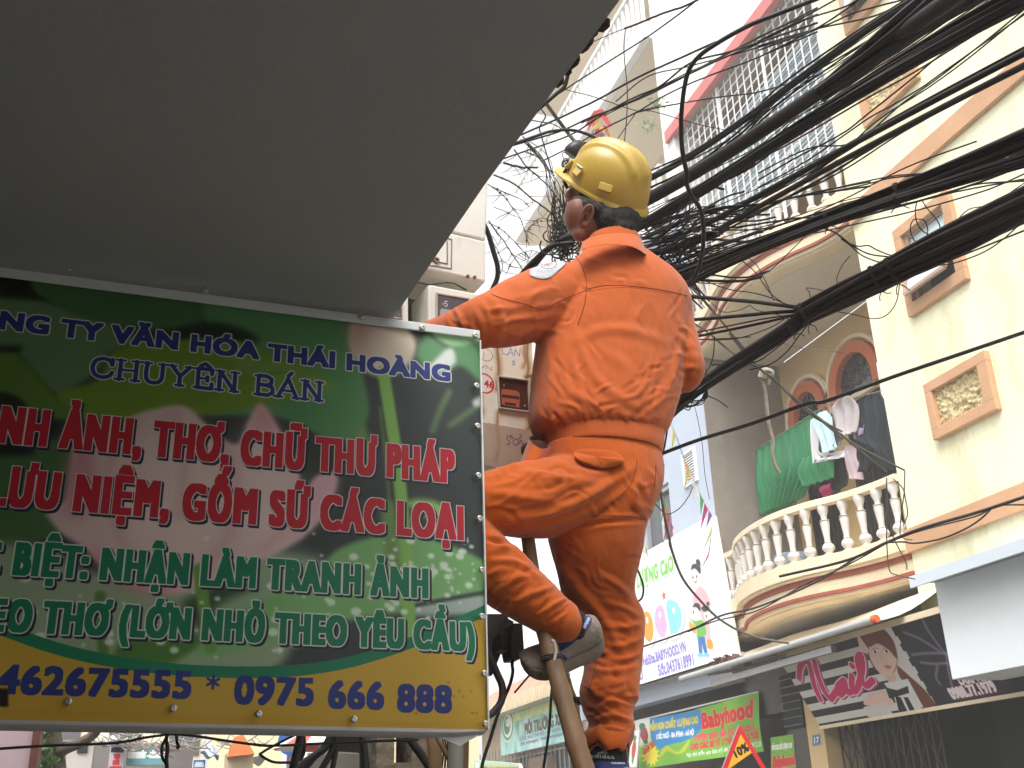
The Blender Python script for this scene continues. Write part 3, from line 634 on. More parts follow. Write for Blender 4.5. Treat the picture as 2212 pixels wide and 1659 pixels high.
# ------------------------------------------------------------------ kindergarten banner, posters
XBn = 6.1
def bc(x, y): P = PX(*q('B', x, y), XBn); return (bnY1-P[1], P[2]-bnZ0)
bnY1 = PX(*q('B', 45, 725), XBn)[1]; bnY0 = PX(*q('B', 1605, 1100), XBn)[1]; bnZ0 = PX(*q('B', 1605, 1100), XBn)[2]-.01; bnZ1 = PX(*q('B', 1510, 395), XBn)[2]
c = Canvas(bnY1-bnY0, bnZ1-bnZ0, 420, (122, 184, 62))
bp = lambda pts, col, **k: c.poly([bc(*p) for p in pts], col, **k)
bp([(40, 725), (230, 690), (230, 1000), (90, 1060)], (224, 226, 220), bl=.02)
bp([(230, 690), (820, 570), (870, 630), (850, 820), (760, 920), (600, 990), (500, 1010), (420, 1060), (340, 1080), (240, 1000)], (46, 138, 196), smooth=False)
bp([(330, 1190), (380, 1090), (450, 1030), (520, 1090), (570, 1110), (640, 1040), (710, 950), (700, 1040), (640, 1120), (540, 1140), (450, 1100), (390, 1150)], (206, 206, 60), smooth=True, al=.8)
a = bc(215, 1150); c.poly([(a[0]+(.26 if k % 2 else .17)*cos(k*pi/13)*1.2, a[1]+(.15 if k % 2 else .1)*sin(k*pi/13)) for k in range(26)], (238, 216, 60))
a = bc(155, 890); c.ell(a, .12, .1, (196, 48, 60)); c.ell((a[0], a[1]+.09), .09, .04, (64, 130, 90)); c.ell((a[0], a[1]-.1), .07, .03, (64, 130, 90)); c.ell(a, .06, .05, (150, 90, 110))
def bt(st, p0, p1, cap, col, **k): a, b = bc(*p0), bc(*p1); c.text(st, a[0], b[0], (a[1]+b[1])/2, cap, col, rot=atan2(b[1]-a[1], b[0]-a[0]), **k)
bt('MẦM NON CHẤT LƯỢNG CAO', (235, 845), (795, 735), .075, (222, 200, 60), bold=(.007, .007))
bt('13 DỐC NGỮ - BA ĐÌNH - HÀ NỘI', (310, 945), (750, 880), .055, (232, 236, 238), bold=(.004, .004))
bt('Babyhood', (850, 820), (1470, 690), .17, (216, 44, 52), bold=(.014, .01), outline=(.008, (236, 150, 120)), shear=.18)
bt('TUYỂN SINH NĂM HỌC 2012-2013', (765, 965), (1490, 850), .06, (226, 90, 100), bold=(.006, .006))
bt('CHO CÁC BÉ TỪ 12 THÁNG ĐẾN 5 TUỔI', (740, 1085), (1550, 950), .06, (222, 60, 70), bold=(.006, .006))
bt('Mọi chi tiết xin liên hệ: 04.3761.8991 - 0912.33', (695, 1180), (1575, 1045), .045, (232, 238, 226), bold=(.003, .003))
bt('GIẢM 20%', (130, 1200), (285, 1075), .06, (210, 60, 40), bold=(.006, .006))
BN = empty('kindergarten_banner', (XBn, 11.7, 2.5), 'green and blue cloth banner with red lettering hung across the shop front', 'banner')
mb = MB(); ny, nz = 40, 10; vs = []; uvs = []
for k in range(nz+1):
    for j in range(ny+1):
        u, v = j/ny, k/nz; vs.append((XBn+.02*sin(u*9+v*4)+.012*sin(u*23-v*3), bnY1+(bnY0-bnY1)*u, bnZ0+(bnZ1-bnZ0)*v-.03*sin(pi*u)*v)); uvs.append((u, v))
fs = [(k*(ny+1)+j, k*(ny+1)+j+1, (k+1)*(ny+1)+j+1, (k+1)*(ny+1)+j) for k in range(nz) for j in range(ny)]
mb.add(vs, fs, 0, [[uvs[i] for i in f] for f in fs]); mb.build('printed_cloth', c.mat('kindergarten_banner_print', .6, .05, 3), BN, smooth=True)
MB().tube([(XBn+.02, bnY1, bnZ1+.0), (XBn+.02, bnY0, bnZ1+.0)], .012, 8).build('top_cord', m_whitep, BN)
def poster(name, pts, X, label, paint, w_, h_):
    c = Canvas(w_, h_, 500, (122, 184, 62)); paint(c)
    P = [PX(*q('B', *p), X) for p in pts]; r = empty(name, P[0], label, 'poster')
    MB().quad(*P, uv=UV4).build('printed_face', c.mat(name+'_print', .5, .05, 4), r)
    MB().prism([p+V3((.004, 0, 0)) for p in P], (.012, 0, 0)).build('backing', m_whitep, r)
def pa(c):
    c.text('MẦM NON CHẤT LƯỢNG CAO', .02, .4, .36, .05, (232, 238, 226), (.003, .003)); c.text('Babyhood', .03, .41, .17, .12, (216, 54, 52), (.01, .006), outline=(.006, (236, 150, 120)), shear=.18)
    c.text('TUYỂN SINH', .03, .4, .06, .05, (222, 60, 70), (.004, .004))
poster('green_poster', [(1695, 1500), (2000, 1455), (1955, 905), (1685, 945)], 6.14, 'small green poster with red lettering on the granite pillar', pa, .43, .5)
def pb_(c):
    c.put(c.Y > .2, (224, 226, 220)); c.ell((.14, .42), .07, .12, (190, 70, 70)); c.ell((.14, .56), .05, .04, (64, 130, 90)); c.ell((.14, .3), .03, .06, (70, 120, 80))
poster('upright_poster', [(-60, 1500), (40, 1500), (98, 850), (0, 870)], 5.95, 'narrow white and green upright poster behind the worker\'s right foot', pb_, .28, .66)

# ------------------------------------------------------------------ steep hill warning sign on its post
WY = 5.0
ws = [PY(*q('B', *p), WY) for p in ((1310, 785), (1068, 1330), (1655, 1312))]
WS = empty('warning_sign', (ws[0][0], WY, 0), 'triangular red bordered steep hill warning sign reading ten percent', 'road sign')
s_ = .30; cxw = ws[0][0]; zt = ws[0][2]; hw = (ws[2][0]-ws[1][0])/2; zb = zt-hw*2*.866
c = Canvas(2*hw, zt-zb, 1100, (226, 170, 40)); Wd, Ht = 2*hw, zt-zb
c.poly([(Wd*.16, Ht*.09), (Wd*.86, Ht*.09), (Wd*.69, Ht*.42)], (34, 32, 32)); c.text('10%', Wd*.36, Wd*.67, Ht*.33, Ht*.16, (34, 32, 32), (.003, .003), rot=.42)
for a, b in (((0, 0), (Wd, 0)), ((Wd, 0), (Wd/2, Ht)), ((Wd/2, Ht), (0, 0))): c.seg([a, b], Wd*.17, (206, 36, 44))
F = [(cxw-hw, WY, zb), (cxw+hw, WY, zb), (cxw, WY, zt)]
MB().add(F, [(0, 1, 2)], 0, [[(0, 0), (1, 0), (.5, 1)]]).build('printed_face', c.mat('warning_print', .4, .03, 10), WS)
MB().prism([V3(p)+(0, .003, 0) for p in F], (0, .012, 0)).build('plate', m_steel, WS)
MB().tube([(cxw, WY+.04, 0), (cxw, WY+.04, zt-.05)], .022, 10).build('post', m_steel, WS)

# ------------------------------------------------------------------ houses further down the right side
TB = empty('tiled_roof_shop', (6.5, 17, 0), 'low shop with a pink tiled roof edge and metal grille behind the ladder', 'shop')
MB().box((6.2, 15.3, 0), (9, 21, 3.5)).build('wall', M('shop_wall', S(176, 160, 138), .9, .1, 1.5), TB)
rf = MB(); nC = 46
R = []
for i in range(nC*3+1):
    y = 15.4+i*(6.4/(nC*3)); R.append([(5.75+.0, y, 3.62+.035*abs(sin(i*pi/3))), (6.9, y, 4.25+.035*abs(sin(i*pi/3)))])
rf.rings(R, closed=False, cap=False); rf.build('tiled_roof', M('roof_tiles', S(196, 132, 112), .85, .25, 12), TB, fixn=False)
fb_ = MB().box((5.7, 15.4, 3.42), (6.9, 21.8, 3.6))
for y in np.arange(15.5, 21.5, .16): fb_.box((5.66, y, 3.4), (5.699, y+.05, 3.62))
fb_.build('eaves_fascia', M('ribbed_fascia', S(205, 190, 160), .8, .1, 3, stretch=(1, 6, 1)), TB)
MB().box((6.15, 16.0, .2), (6.19, 18.6, 2.7)).build('shutter_door', M('dark_shutter', S(70, 66, 64), .6, .15, 2, stretch=(1, 1, 20)), TB)
g = MB()
for y in np.arange(15.6, 21, .2): g.tube([(6.1, y, .3), (6.1, y, 2.9)], .012, 5)
for z in np.arange(.6, 2.9, .35): g.tube([(6.1, 15.6, z), (6.1, 21, z)], .01, 5)
g.build('window_grille', m_steel, TB)
MB().box((5.95, 16.6, 2.3), (6.1, 17.5, 2.62)).build('air_conditioner', M('brown_box', S(110, 90, 78), .7), TB)
tz = [PX(*q('S', *p), 5.95) for p in ((640, 1430), (1340, 1350), (1190, 900), (560, 1070))]
tW, tH = abs(tz[0][1]-tz[1][1]), tz[3][2]-tz[0][2]
def tc_(x, y): P = PX(*q('S', x, y), 5.95); return (tz[3][1]-P[1], P[2]-tz[1][2])
tW = tz[3][1]-tz[1][1]; tH = tz[3][2]-tz[1][2]
c = Canvas(tW, tH, 260, (116, 186, 176)); rs = np.random.RandomState(3)
n_ = blur(blur(rs.rand(c.H, c.W), 14), 9); n_ = (n_-n_.min())/(n_.max()-n_.min()); c.put((np.clip((n_-.45)*4, 0, 1)*.8), (196, 222, 222)); c.put(np.clip((.42-n_)*4, 0, 1)*.8, (52, 142, 124)); c.put(np.clip(.35-c.Y/tH, 0, 1), (206, 218, 228))
a = tc_(645, 1190); c.ell(a, .36, .28, (216, 228, 220)); c.ell(a, .33, .255, (70, 150, 126)); c.ell(a, .26, .2, (216, 228, 220)); c.ell((a[0]-.04, a[1]), .18, .15, (44, 124, 96)); c.ell((a[0]+.05, a[1]+.05), .09, .08, (216, 228, 220)); c.text('G', a[0]-.1, a[0]+.02, a[1]-.0, .1, (216, 228, 220), (.01, .01))
def tt(st, p0, p1, cap, col, **k): a, b = tc_(*p0), tc_(*p1); c.text(st, a[0], b[0], (a[1]+b[1])/2, cap, col, **k)
tt('CÔNG TY CỔ PHẦN XNK THIẾT BỊ &', (705, 1118), (1190, 1030), .11, (212, 214, 96), bold=(.01, .008))
tt('MÔI TRƯỜNG XANH', (835, 1265), (1330, 1180), .17, (32, 58, 60), bold=(.02, .012), outline=(.01, (214, 224, 220)))
tt('13 DỐC NGỮ - HÀ NỘI - ĐT: 04.37617', (770, 1330), (1250, 1270), .05, (90, 90, 150), bold=(.004, .004))
tt('Email: moitruongxanh   Website: moitruongxanh.vn', (790, 1372), (1290, 1330), .05, (90, 90, 150), bold=(.004, .004))
TS = empty('teal_signboard', (5.95, 17, 3), 'teal shop signboard with a round emblem seen between the sign and ladder', 'signboard')
MB().quad((5.95, tz[3][1], tz[1][2]), (5.95, tz[1][1], tz[1][2]), (5.95, tz[1][1], tz[3][2]), (5.95, tz[3][1], tz[3][2]), uv=UV4).build('printed_face', c.mat('teal_print', .45, .06, 2), TS)
MB().box((5.955, tz[1][1], tz[1][2]), (6.05, tz[3][1], tz[3][2])).build('board', m_whitep, TS)
lz = [PX(*q('S', *p), 5.6) for p in ((270, 1680), (780, 1680), (760, 1612), (275, 1570))]
c = Canvas(2.4, .6, 200, (120, 190, 160)); c.put(c.Y > .35, (160, 210, 170)); c.put((c.Y > .3) & (c.Y < .38), (222, 170, 110)); c.ell((.2, .3), .14, .2, (210, 226, 220)); c.text('MÔI TRƯỜNG XANH', .5, 2.3, .08, .16, (40, 110, 90), (.015, .01))
LS = empty('low_green_signboard', lz[0], 'low pale green signboard at the bottom edge beside the big sign', 'signboard')
MB().quad(*lz, uv=UV4).build('printed_face', c.mat('low_sign_print', .5), LS); MB().prism([p+V3((.01, 0, 0)) for p in lz], (.05, 0, 0)).build('board', m_whitep, LS)

FB = empty('far_cream_house', (4, 24, 0), 'far cream house with a balcony seen past the worker\'s knee', 'house')
MB().box((1.5, 24, 0), (7, 30, 9.5)).build('wall', M('far_cream', S(232, 214, 170), .9, .05, .6), FB)
for x, z in ((2.2, 4.4), (4.2, 4.4), (2.2, 7), (4.2, 7), (3.3, 5.8)):
    w = MB().box((x, 23.96, z), (x+.9, 23.99, z+1.2)).build('window', m_glass, FB)
    MB().box((x-.1, 23.9, z-.12), (x+1, 23.97, z)).build('sill', m_whitep, w)
b = MB().box((3.4, 22.9, 5.2), (5.4, 24, 5.35))
for x in np.arange(3.45, 5.4, .18): b.box((x, 22.93, 5.35), (x+.05, 22.98, 6.05))
b.box((3.4, 22.9, 6.05), (5.4, 23.0, 6.12)).build('balcony', M('far_balcony', S(206, 190, 170), .8), FB)
FC = empty('far_ochre_house', (7, 32, 0), 'far ochre house closing the street', 'house')
MB().box((-6, 31, 0), (1.4, 38, 6.5)).build('wall', M('far_ochre', S(226, 214, 190), .9, .05, .6), FC)
for x in np.arange(-5.5, 1, 1.5):
    for z in (1.6, 3.6): MB().box((x, 30.96, z), (x+.8, 30.99, z+1.1)).build('window', m_glass, FC)

# ------------------------------------------------------------------ left-hand strip under the big sign
def Lp(x, y, Y): return PY(*q('L', x, y), Y)
def lbox(pts, Y, d, name, mat, label, cat, z0=None, parts=None):   # block standing at Y whose face spans the given strip pixels
    P = [Lp(x, y, Y) for x, y in pts]; x0, x1 = min(p[0] for p in P), max(p[0] for p in P); z1 = max(p[2] for p in P)
    r = empty(name, ((x0+x1)/2, Y, 0), label, cat); MB().box((x0, Y, z0 if z0 is not None else 0), (x1, Y+d, z1)).build('wall', mat, r); return r, x0, x1, z1
r, x0, x1, z1 = lbox([(-900, -200), (268, 190)], 8.0, .3, 'pink_house', M('pink_render', S(206, 178, 186), .9, .05, 1.5), 'pink plastered house wall at the bottom left corner', 'house')
MB().box((x1+.002, 7.97, 0), (x1+.05, 8.2, z1)).build('corner_strip', M('dark_red_strip', S(110, 60, 52), .7), r)
r, x0, x1, z1 = lbox([(415, 300), (745, 300)], 12.5, .3, 'breeze_block_wall', M('breeze_block', S(186, 180, 172), .9, .08, 2), 'grey white wall with small square openings behind the tree', 'wall')
for i in range(4):
    for z in (2.15, 2.45): MB().box((x0+.05+i*.2, 12.48, z), (x0+.15+i*.2, 12.497, z+.11)).build('square_opening', m_dark, r)
MB().box((x0, 12.42, 2.66), (x1, 12.498, 2.72)).box((x0, 12.42, 2.0), (x1, 12.498, 2.06)).build('ledge', m_ywhite, r)
def lsign(name, rect, Y, bg, paint, label):
    (a, b), (c0, d) = rect; P0, P1 = Lp(a, d, Y), Lp(c0, b, Y); w_, h_ = P1[0]-P0[0], P1[2]-P0[2]
    c = Canvas(w_, h_, 420, bg); paint(c, w_, h_); r = empty(name, ((P0[0]+P1[0])/2, Y, P0[2]), label, 'signboard')
    MB().quad((P0[0], Y, P0[2]), (P1[0], Y, P0[2]), (P1[0], Y, P1[2]), (P0[0], Y, P1[2]), uv=UV4).build('printed_face', c.mat(name+'_print', .5, .08, 6), r)
    MB().box((P0[0], Y+.004, P0[2]), (P1[0], Y+.06, P1[2])).build('board', m_steel, r)
def p1(c, w, h):
    for k, (t, cl) in enumerate((('KHÁM', (40, 40, 52)), ('TAI', (196, 44, 60)), ('MŨI', (196, 44, 60)), ('HỌNG', (196, 44, 60)))): c.text(t, w*(.14 if k in (0, 3) else .33), w*(.86 if k in (0, 3) else .67), h*(.83-.2*k), h*.11, cl, (.008, .006))
lsign('clinic_sign', ((842, 350), (988, 600)), 10.5, (186, 178, 184), p1, 'narrow grey clinic sign with red words under the big sign')
def p2(c, w, h):
    c.put(c.Y < h*.35, (110, 160, 170)); c.text('GIẢI KHÁT - BÁNH KẸO', w*.03, w*.97, h*.45, h*.36, (222, 228, 226), (.007, .005))
lsign('drinks_shop_sign', ((992, 372), (1335, 500)), 10.6, (78, 142, 150), p2, 'faded teal drinks shop sign with white words under the big sign')
def p3(c, w, h): c.put(c.Y < h*.3, (200, 70, 70)); c.text('ANA', w*.15, w*.85, h*.5, h*.3, (210, 220, 230), (.006, .005))
lsign('small_blue_sign', ((1520, 458), (1620, 560)), 10.4, (40, 110, 176), p3, 'small bright blue and red sign right of the teal drinks sign')
r, x0, x1, z1 = lbox([(745, 330), (1530, 330)], 11.2, 1.5, 'row_of_shops', M('shop_grey', S(120, 112, 108), .9, .2, 2), 'dim grey shop row carrying the clinic and drinks signs', 'shop')
for i in range(4): MB().box((x0+.1+i*.25, 11.18, 1.4), (x0+.26+i*.25, 11.197, 2.2)).build('opening', m_dark, r)
def tarp(name, pts, Y, label, col, dz=.05):
    P = [Lp(*p, Y) for p in pts]; a, b, c_, d = P; R = []
    for t in np.linspace(0, 1, 12): R.append([(a+(b-a)*t)*(1-s_)+(d+(c_-d)*t)*s_+V3((0, .5*s_, -dz*sin(pi*s_)+.02*sin(9*t+s_*3))) for s_ in np.linspace(0, 1, 8)])
    o = MB().rings(R, closed=False, cap=False).build(name, M(name, col, .8, .12, 4), smooth=True, fixn=False); md = o.modifiers.new('thick', 'SOLIDIFY'); md.thickness = .01
    tag(o, label, 'tarpaulin')
tarp('grey_tarpaulin', [(985, 330), (1120, 265), (1000, 235), (780, 250)], 10.2, 'grey white tarpaulin over the clinic sign', S(196, 196, 198))
tarp('blue_tarpaulin', [(1580, 400), (1720, 440), (1740, 330), (1620, 320)], 10.3, 'slack pale blue tarpaulin right of the drinks sign', S(160, 176, 196))
tarp('white_parasol_sheet', [(1840, 380), (2090, 460), (2030, 400), (1850, 330)], 9.8, 'white sloping sheet beside the cream house', S(206, 208, 212))
r, x0, x1, z1 = lbox([(2000, 200), (2230, 200)], 13, 2, 'cream_corner_house', M('cream_far', S(232, 222, 176), .9, .06, 1), 'small bright cream house glimpsed under the middle of the sign', 'house')
sh_ = MB()
for i in range(10): sh_.box((x0+.62, 12.96, 2.2+i*.07), (x0+.76, 12.995, 2.245+i*.07))
sh_.build('louvred_shutter', M('shutter_brown', S(128, 104, 84), .8), r)
r, x0, x1, z1 = lbox([(1790, 400), (2000, 400)], 9.6, .3, 'low_cream_wall', M('cream_low', S(214, 200, 168), .9, .1, 2), 'low cream wall with an orange tile coping', 'wall')
MB().prism([(x0, 9.5, z1-.04), (x1, 9.5, z1-.02), (x1-.1, 9.55, z1+.14), (x0+.05, 9.55, z1+.12)], (0, .2, 0)).build('tile_coping', M('orange_tile', S(206, 110, 60), .8, .2, 10), r)
def Gp(x, y, Y): return PY(*q('G', x, y), Y)
a = Gp(330, 475, 9.); rr = .1
BD = empty('round_blue_sign', a, 'round blue road sign glimpsed under the big sign', 'road sign')
MB().lathe([(0.001, 0), (rr, 0), (rr, .012), (.001, .012)], a, 20, axis=(0, -1, 0)).build('disc', M('blue_plate', S(36, 92, 160), .4), BD)
MB().tube([(a[0], a[1]+.03, 0), (a[0], a[1]+.03, a[2])], .02, 8).build('post', m_steel, BD)
r, x0, x1, z1 = lbox([(880, 300), (881, 300)], 14, .1, 'white_far_wall', m_whitep, 'white far wall under the sign', 'wall') if False else (None, 0, 0, 0)
WF = empty('white_street_house', (2, 15, 0), 'white washed house in the distance under the sign\'s middle', 'house')
a, b = Gp(190, 400, 15.), Gp(800, 400, 15.)
MB().box((a[0], 15, 0), (b[0]+.4, 18, 3.6)).build('wall', M('white_far', S(226, 226, 226), .9, .03, 1), WF)
MB().box((a[0]+.3, 14.95, 1.2), (a[0]+.75, 14.99, 2.35)).build('door', M('rust_door', S(150, 84, 74), .7), WF); MB().box((a[0]+.78, 14.95, 1.2), (a[0]+1.1, 14.99, 2.35)).build('door', M('blue_door', S(60, 92, 130), .7), WF)
# parasol
a = Gp(640, 470, 8.5); UP = empty('striped_parasol', (a[0], a[1], 0), 'red and white striped parasol top under the sign', 'parasol')
for k in range(12):
    t0, t1 = 2*pi*k/12, 2*pi*(k+1)/12
    MB().add([(a[0], a[1], a[2]+.2), (a[0]+.4*cos(t0), a[1]+.4*sin(t0), a[2]-.05), (a[0]+.4*cos(t1), a[1]+.4*sin(t1), a[2]-.05)], [(0, 1, 2)]).build('canopy_panel', M('parasol_red', S(206, 90, 80)) if k % 2 else m_whitep, UP, fixn=False)
MB().tube([(a[0], a[1], 0), (a[0], a[1], a[2]+.22)], .015, 8).build('pole', m_steel, UP)
# tree at the left: trunk, branch, leaves
TR = empty('street_tree', Lp(430, 522, 9.2)*V3((1, 1, 0)), 'leafy street tree with a bent grey branch at the bottom left', 'tree')
tk = MB(); p = [Lp(430, 900, 9.2), Lp(425, 522, 9.2), Lp(412, 360, 9.2), Lp(405, 220, 9.2), Lp(420, 60, 9.2), Lp(440, -200, 9.2)]
tk.tube(cr(p, 20), np.linspace(.1, .055, 20), 10); tk.tube(cr([Lp(430, 430, 9.2), Lp(500, 378, 9.1), Lp(620, 330, 9.0), Lp(740, 255, 8.9), Lp(800, 160, 8.8)], 16), np.linspace(.05, .03, 16), 8)
tk.build('trunk', M('bark', S(104, 92, 80), .95, .25, 14, .6, 50), TR, smooth=True)
rs = np.random.RandomState(8); lf = MB(); cen = [(330, 470), (380, 420), (340, 380), (300, 430), (360, 500), (345, 260), (380, 200), (470, 120), (300, 150), (410, 480)]
for i in range(1500):
    k = rs.randint(len(cen)); p = Lp(*(np.array(cen[k])+rs.randn(2)*28), 9.2+rs.randn()*.14); a = nrm(rs.randn(3))*(.022+.016*rs.rand()); b = np.cross(nrm(rs.randn(3)), a)*.55
    lf.quad(p-a, p+b, p+a, p-b)
lf.build('crown', M('leaves', S(72, 104, 50), .7, .5, 9), TR, fixn=False)

# ------------------------------------------------------------------ laundry on the balcony
def cloth(name, rows, X, mat, label, pleat=.03, freq=14, seed=0, cat='laundry', nu=44):
    """rows of photo points (left, right) from top to bottom, hung at distance X"""
    rs = np.random.RandomState(seed); ph = rs.rand(4)*6; A = cr([q(z, x, y) for z, x, y, _, _ in rows], 24); B = cr([q(z, x, y) for z, _, _, x, y in rows], 24); R = []
    for i, (a, b) in enumerate(zip(A, B)):
        v = i/23.; r = []
        for j in range(nu):
            u = j/(nu-1.); p = PX(*(a+(b-a)*u), X); d = pleat*(.35+.65*v)*(sin(freq*u*2*pi/3+ph[0]+.8*sin(3*v+ph[1]))+.5*sin(freq*u*2.3+ph[2]))+.02*sin(5*v+ph[3])
            r.append(p+V3((d, 0, 0)))
        R.append(r)
    o = MB().rings(R, closed=False, cap=False).build(name, mat, smooth=True, fixn=False); md = o.modifiers.new('thick', 'SOLIDIFY'); md.thickness = .006
    return tag(o, label, cat)
m_gcl = M('green_velvet', S(38, 124, 78), .6, .35, 5, stretch=(1, 6, .6), stain=(S(110, 150, 80), 3, .58, .5, (1, 5, .3)))
cloth('green_curtain', [('5', 905, 835, 1395, 530), ('5', 915, 960, 1410, 700), ('5', 925, 1120, 1420, 900), ('5', 945, 1330, 1270, 1180)], 6.5, m_gcl, 'large shiny green curtain drying on the left of the balcony', .028, 30, 1, nu=100)
cloth('green_bedspread', [('5', 1255, 900, 1500, 800), ('5', 1245, 1010, 1500, 900), ('5', 1260, 1110, 1480, 1040)], 6.42, m_gcl, 'crumpled green cover gathered below the pale shirts', .02, 14, 2, nu=70)
cloth('pale_blue_shirt', [('6', 150, 560, 200, 545), ('6', 110, 600, 255, 600), ('6', 100, 660, 262, 680), ('6', 140, 760, 262, 760), ('6', 160, 870, 270, 820)], 6.33, M('pale_blue_cotton', S(198, 228, 232), .9, .06, 6), 'pale blue shirt hung beside the green curtain', .015, 7, 3, 'shirt')
cloth('white_shirt', [('6', 90, 620, 120, 600), ('6', 92, 760, 150, 760), ('6', 95, 930, 155, 860), ('6', 95, 935, 345, 840), ('6', 150, 920, 335, 890)], 6.38, M('white_cotton', S(220, 216, 222), .9, .05, 6), 'white shirt hem showing under the pale blue shirt', .012, 6, 4, 'shirt')
cloth('grey_shirt', [('6', 300, 450, 370, 435), ('6', 225, 520, 410, 480), ('6', 230, 600, 430, 560), ('6', 265, 700, 420, 690), ('6', 320, 745, 410, 705)], 6.3, M('grey_jersey', S(176, 168, 168), .9, .06, 8), 'light grey long sleeved top in the middle of the washing', .015, 8, 5, 'shirt')
cloth('lilac_shirt', [('6', 395, 510, 430, 500), ('6', 400, 600, 455, 590), ('6', 410, 680, 480, 660), ('6', 425, 760, 480, 715)], 6.35, M('lilac_jersey', S(150, 130, 156), .9, .06, 8), 'lilac sleeve hanging right of the grey top', .01, 5, 6, 'shirt')
cloth('mauve_shirt', [('6', 232, 640, 270, 600), ('6', 235, 720, 300, 700), ('6', 235, 810, 300, 800)], 6.36, M('mauve_jersey', S(128, 108, 132), .9, .06, 8), 'mauve sleeve hanging left of the grey top', .01, 5, 7, 'shirt')
cloth('pink_towel', [('6', 340, 800, 430, 800), ('6', 350, 900, 435, 890), ('6', 352, 980, 450, 960), ('6', 360, 1050, 465, 1055)], 6.4, M('pale_pink_cotton', S(206, 186, 194), .9, .05, 6), 'pale pink trousers hanging under the grey top', .012, 6, 8, 'trousers')
m_navy = M('navy_cloth', (.012, .018, .025), .9, .25, 6)
cloth('dark_jacket', [('6', 500, 425, 590, 405), ('6', 430, 490, 640, 480), ('6', 450, 620, 690, 600), ('6', 440, 760, 715, 780), ('6', 560, 830, 740, 940), ('6', 620, 1010, 745, 990)], 6.34, m_navy, 'long dark navy coat at the right end of the washing', .03, 10, 9, 'coat')
cloth('dark_trousers', [('6', 445, 740, 540, 720), ('6', 440, 870, 540, 850), ('6', 440, 1000, 520, 990)], 6.37, m_navy, 'dark trousers hanging left of the navy coat', .015, 6, 10, 'trousers')
cloth('dark_skirt', [('6', 260, 900, 345, 880), ('6', 230, 1000, 340, 1000), ('6', 240, 1180, 340, 1100)], 6.5, M('black_cloth', (.01, .01, .012), .9), 'black garment hanging low behind the white shirt', .015, 6, 11, 'skirt')
cloth('magenta_cloth', [('6', 150, 1110, 240, 1080), ('6', 160, 1200, 240, 1150)], 6.48, M('magenta_cloth', S(150, 40, 80), .9), 'small magenta cloth low behind the railing', .01, 5, 12, 'cloth')
tag(MB().tube([PX(*q('5', 890, 850), 6.5), PX(*q('5', 1395, 532), 6.5), PX(*q('6', 200, 500), 6.4), PX(*q('6', 640, 390), 6.35)], .006, 6).build('washing_line', m_steel), 'thin washing line across the lower balcony', 'washing line')
# flower pot behind the balusters
fp = empty('flower_pot', (6.3, 9.7, 3.8), 'blue and white glazed plant pot behind the left balusters', 'plant pot')
MB().lathe([(.10, 0), (.15, .12), (.17, .28), (.19, .3), (.19, .34), (.16, .34), (.15, .28), (.001, .26)], (6.25, 9.55, 3.8), 18, cap=False).build('pot', M('blue_glaze', S(150, 164, 190), .3, .45, 22), fp, smooth=True)
# outdoor meter box on the edge of the cream house
mbx = empty('small_meter_box', (5.9, 7.45, 5), 'small white fuse box on the edge of the cream wall beside the arch', 'fuse box')
P = [PX(*q('6', *p), 6.35) for p in ((615, 520), (665, 500), (610, 185), (562, 190))]
MB().prism(P, (.09, 0, 0)).build('case', m_whitep, mbx); MB().prism([PX(*q('6', *p), 6.34) for p in ((585, 240), (610, 232), (607, 210), (582, 218))], (.01, 0, 0)).prism([PX(*q('6', *p), 6.34) for p in ((618, 450), (650, 440), (640, 380), (612, 390))], (.01, 0, 0)).build('terminals', m_black, mbx)
# ------------------------------------------------------------------ left-hand shop house with its canopy
LH = empty('left_shop_house', (-2.5, -3, 0), 'dim shop house on the left carrying the grey canopy overhead', 'house')
wl = MB().box((-2.6, -9, 0), (-1.22, 6.5, 6.2)); wl.box((-1.2, 3.2, 2.4), (-1.0, 6.5, 6.2)); wl.build('wall', M('left_house_render', S(44, 44, 43), .9, .1, 1), LH)
MB().box((-1.22, -1.75, 0), (.3, -1.65, 2.6)).build('light_block_wall', M('light_block_board', S(48, 47, 46), .9, .1, 1), LH)  # unseen wall added behind the camera to block light under the canopy
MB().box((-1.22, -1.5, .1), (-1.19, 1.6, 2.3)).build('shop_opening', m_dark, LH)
SY = 2.0                                         # plane of the big sign
zc = 2.605
e0 = PZ(850, 690, zc); e1 = PZ(1046, 404, zc); e2 = PZ(1342, 0, zc); dd = (e2-e1)/(e2[1]-e1[1]); e3 = e2+dd*(-2.6-e2[1])
m_can = M('canopy_sheet', S(166, 166, 164), .75, .05, 1.2, .05, 90, stain=(S(160, 154, 144), 2.0, .56, .4, (1, .5, 1)))
CP = empty('canopy', (0, 0, zc), 'flat grey canopy sheet overhead filling the upper left of the view', 'canopy')
e0b = e0+(e0-e1)/(e0[1]-e1[1])*(2.035-e0[1])
MB().prism([(-1.5, 2.035, zc), e0b, e0, e1, e2, e3, (-1.5, e3[1], zc)], (0, 0, .012)).build('sheet', m_can, CP)
fl = MB()
for a, b in ((e0, e1), (e1, e2), (e2, e3)): fl.bar(a+V3((-.012, 0, .03)), b+V3((-.012, 0, .03)), .02, .036)
fl.build('edge_angle', M('canopy_edge_steel', S(150, 146, 142), .5, .1, 8, metal=.3), CP)
for k in range(5): MB().bar((-1.5, 1.6-k*.9, zc+.045), (e0[0]-.03, 1.6-k*.9, zc+.045), .04, .06).build('joist', m_steel, CP)
rs = np.random.RandomState(5); rb = MB()
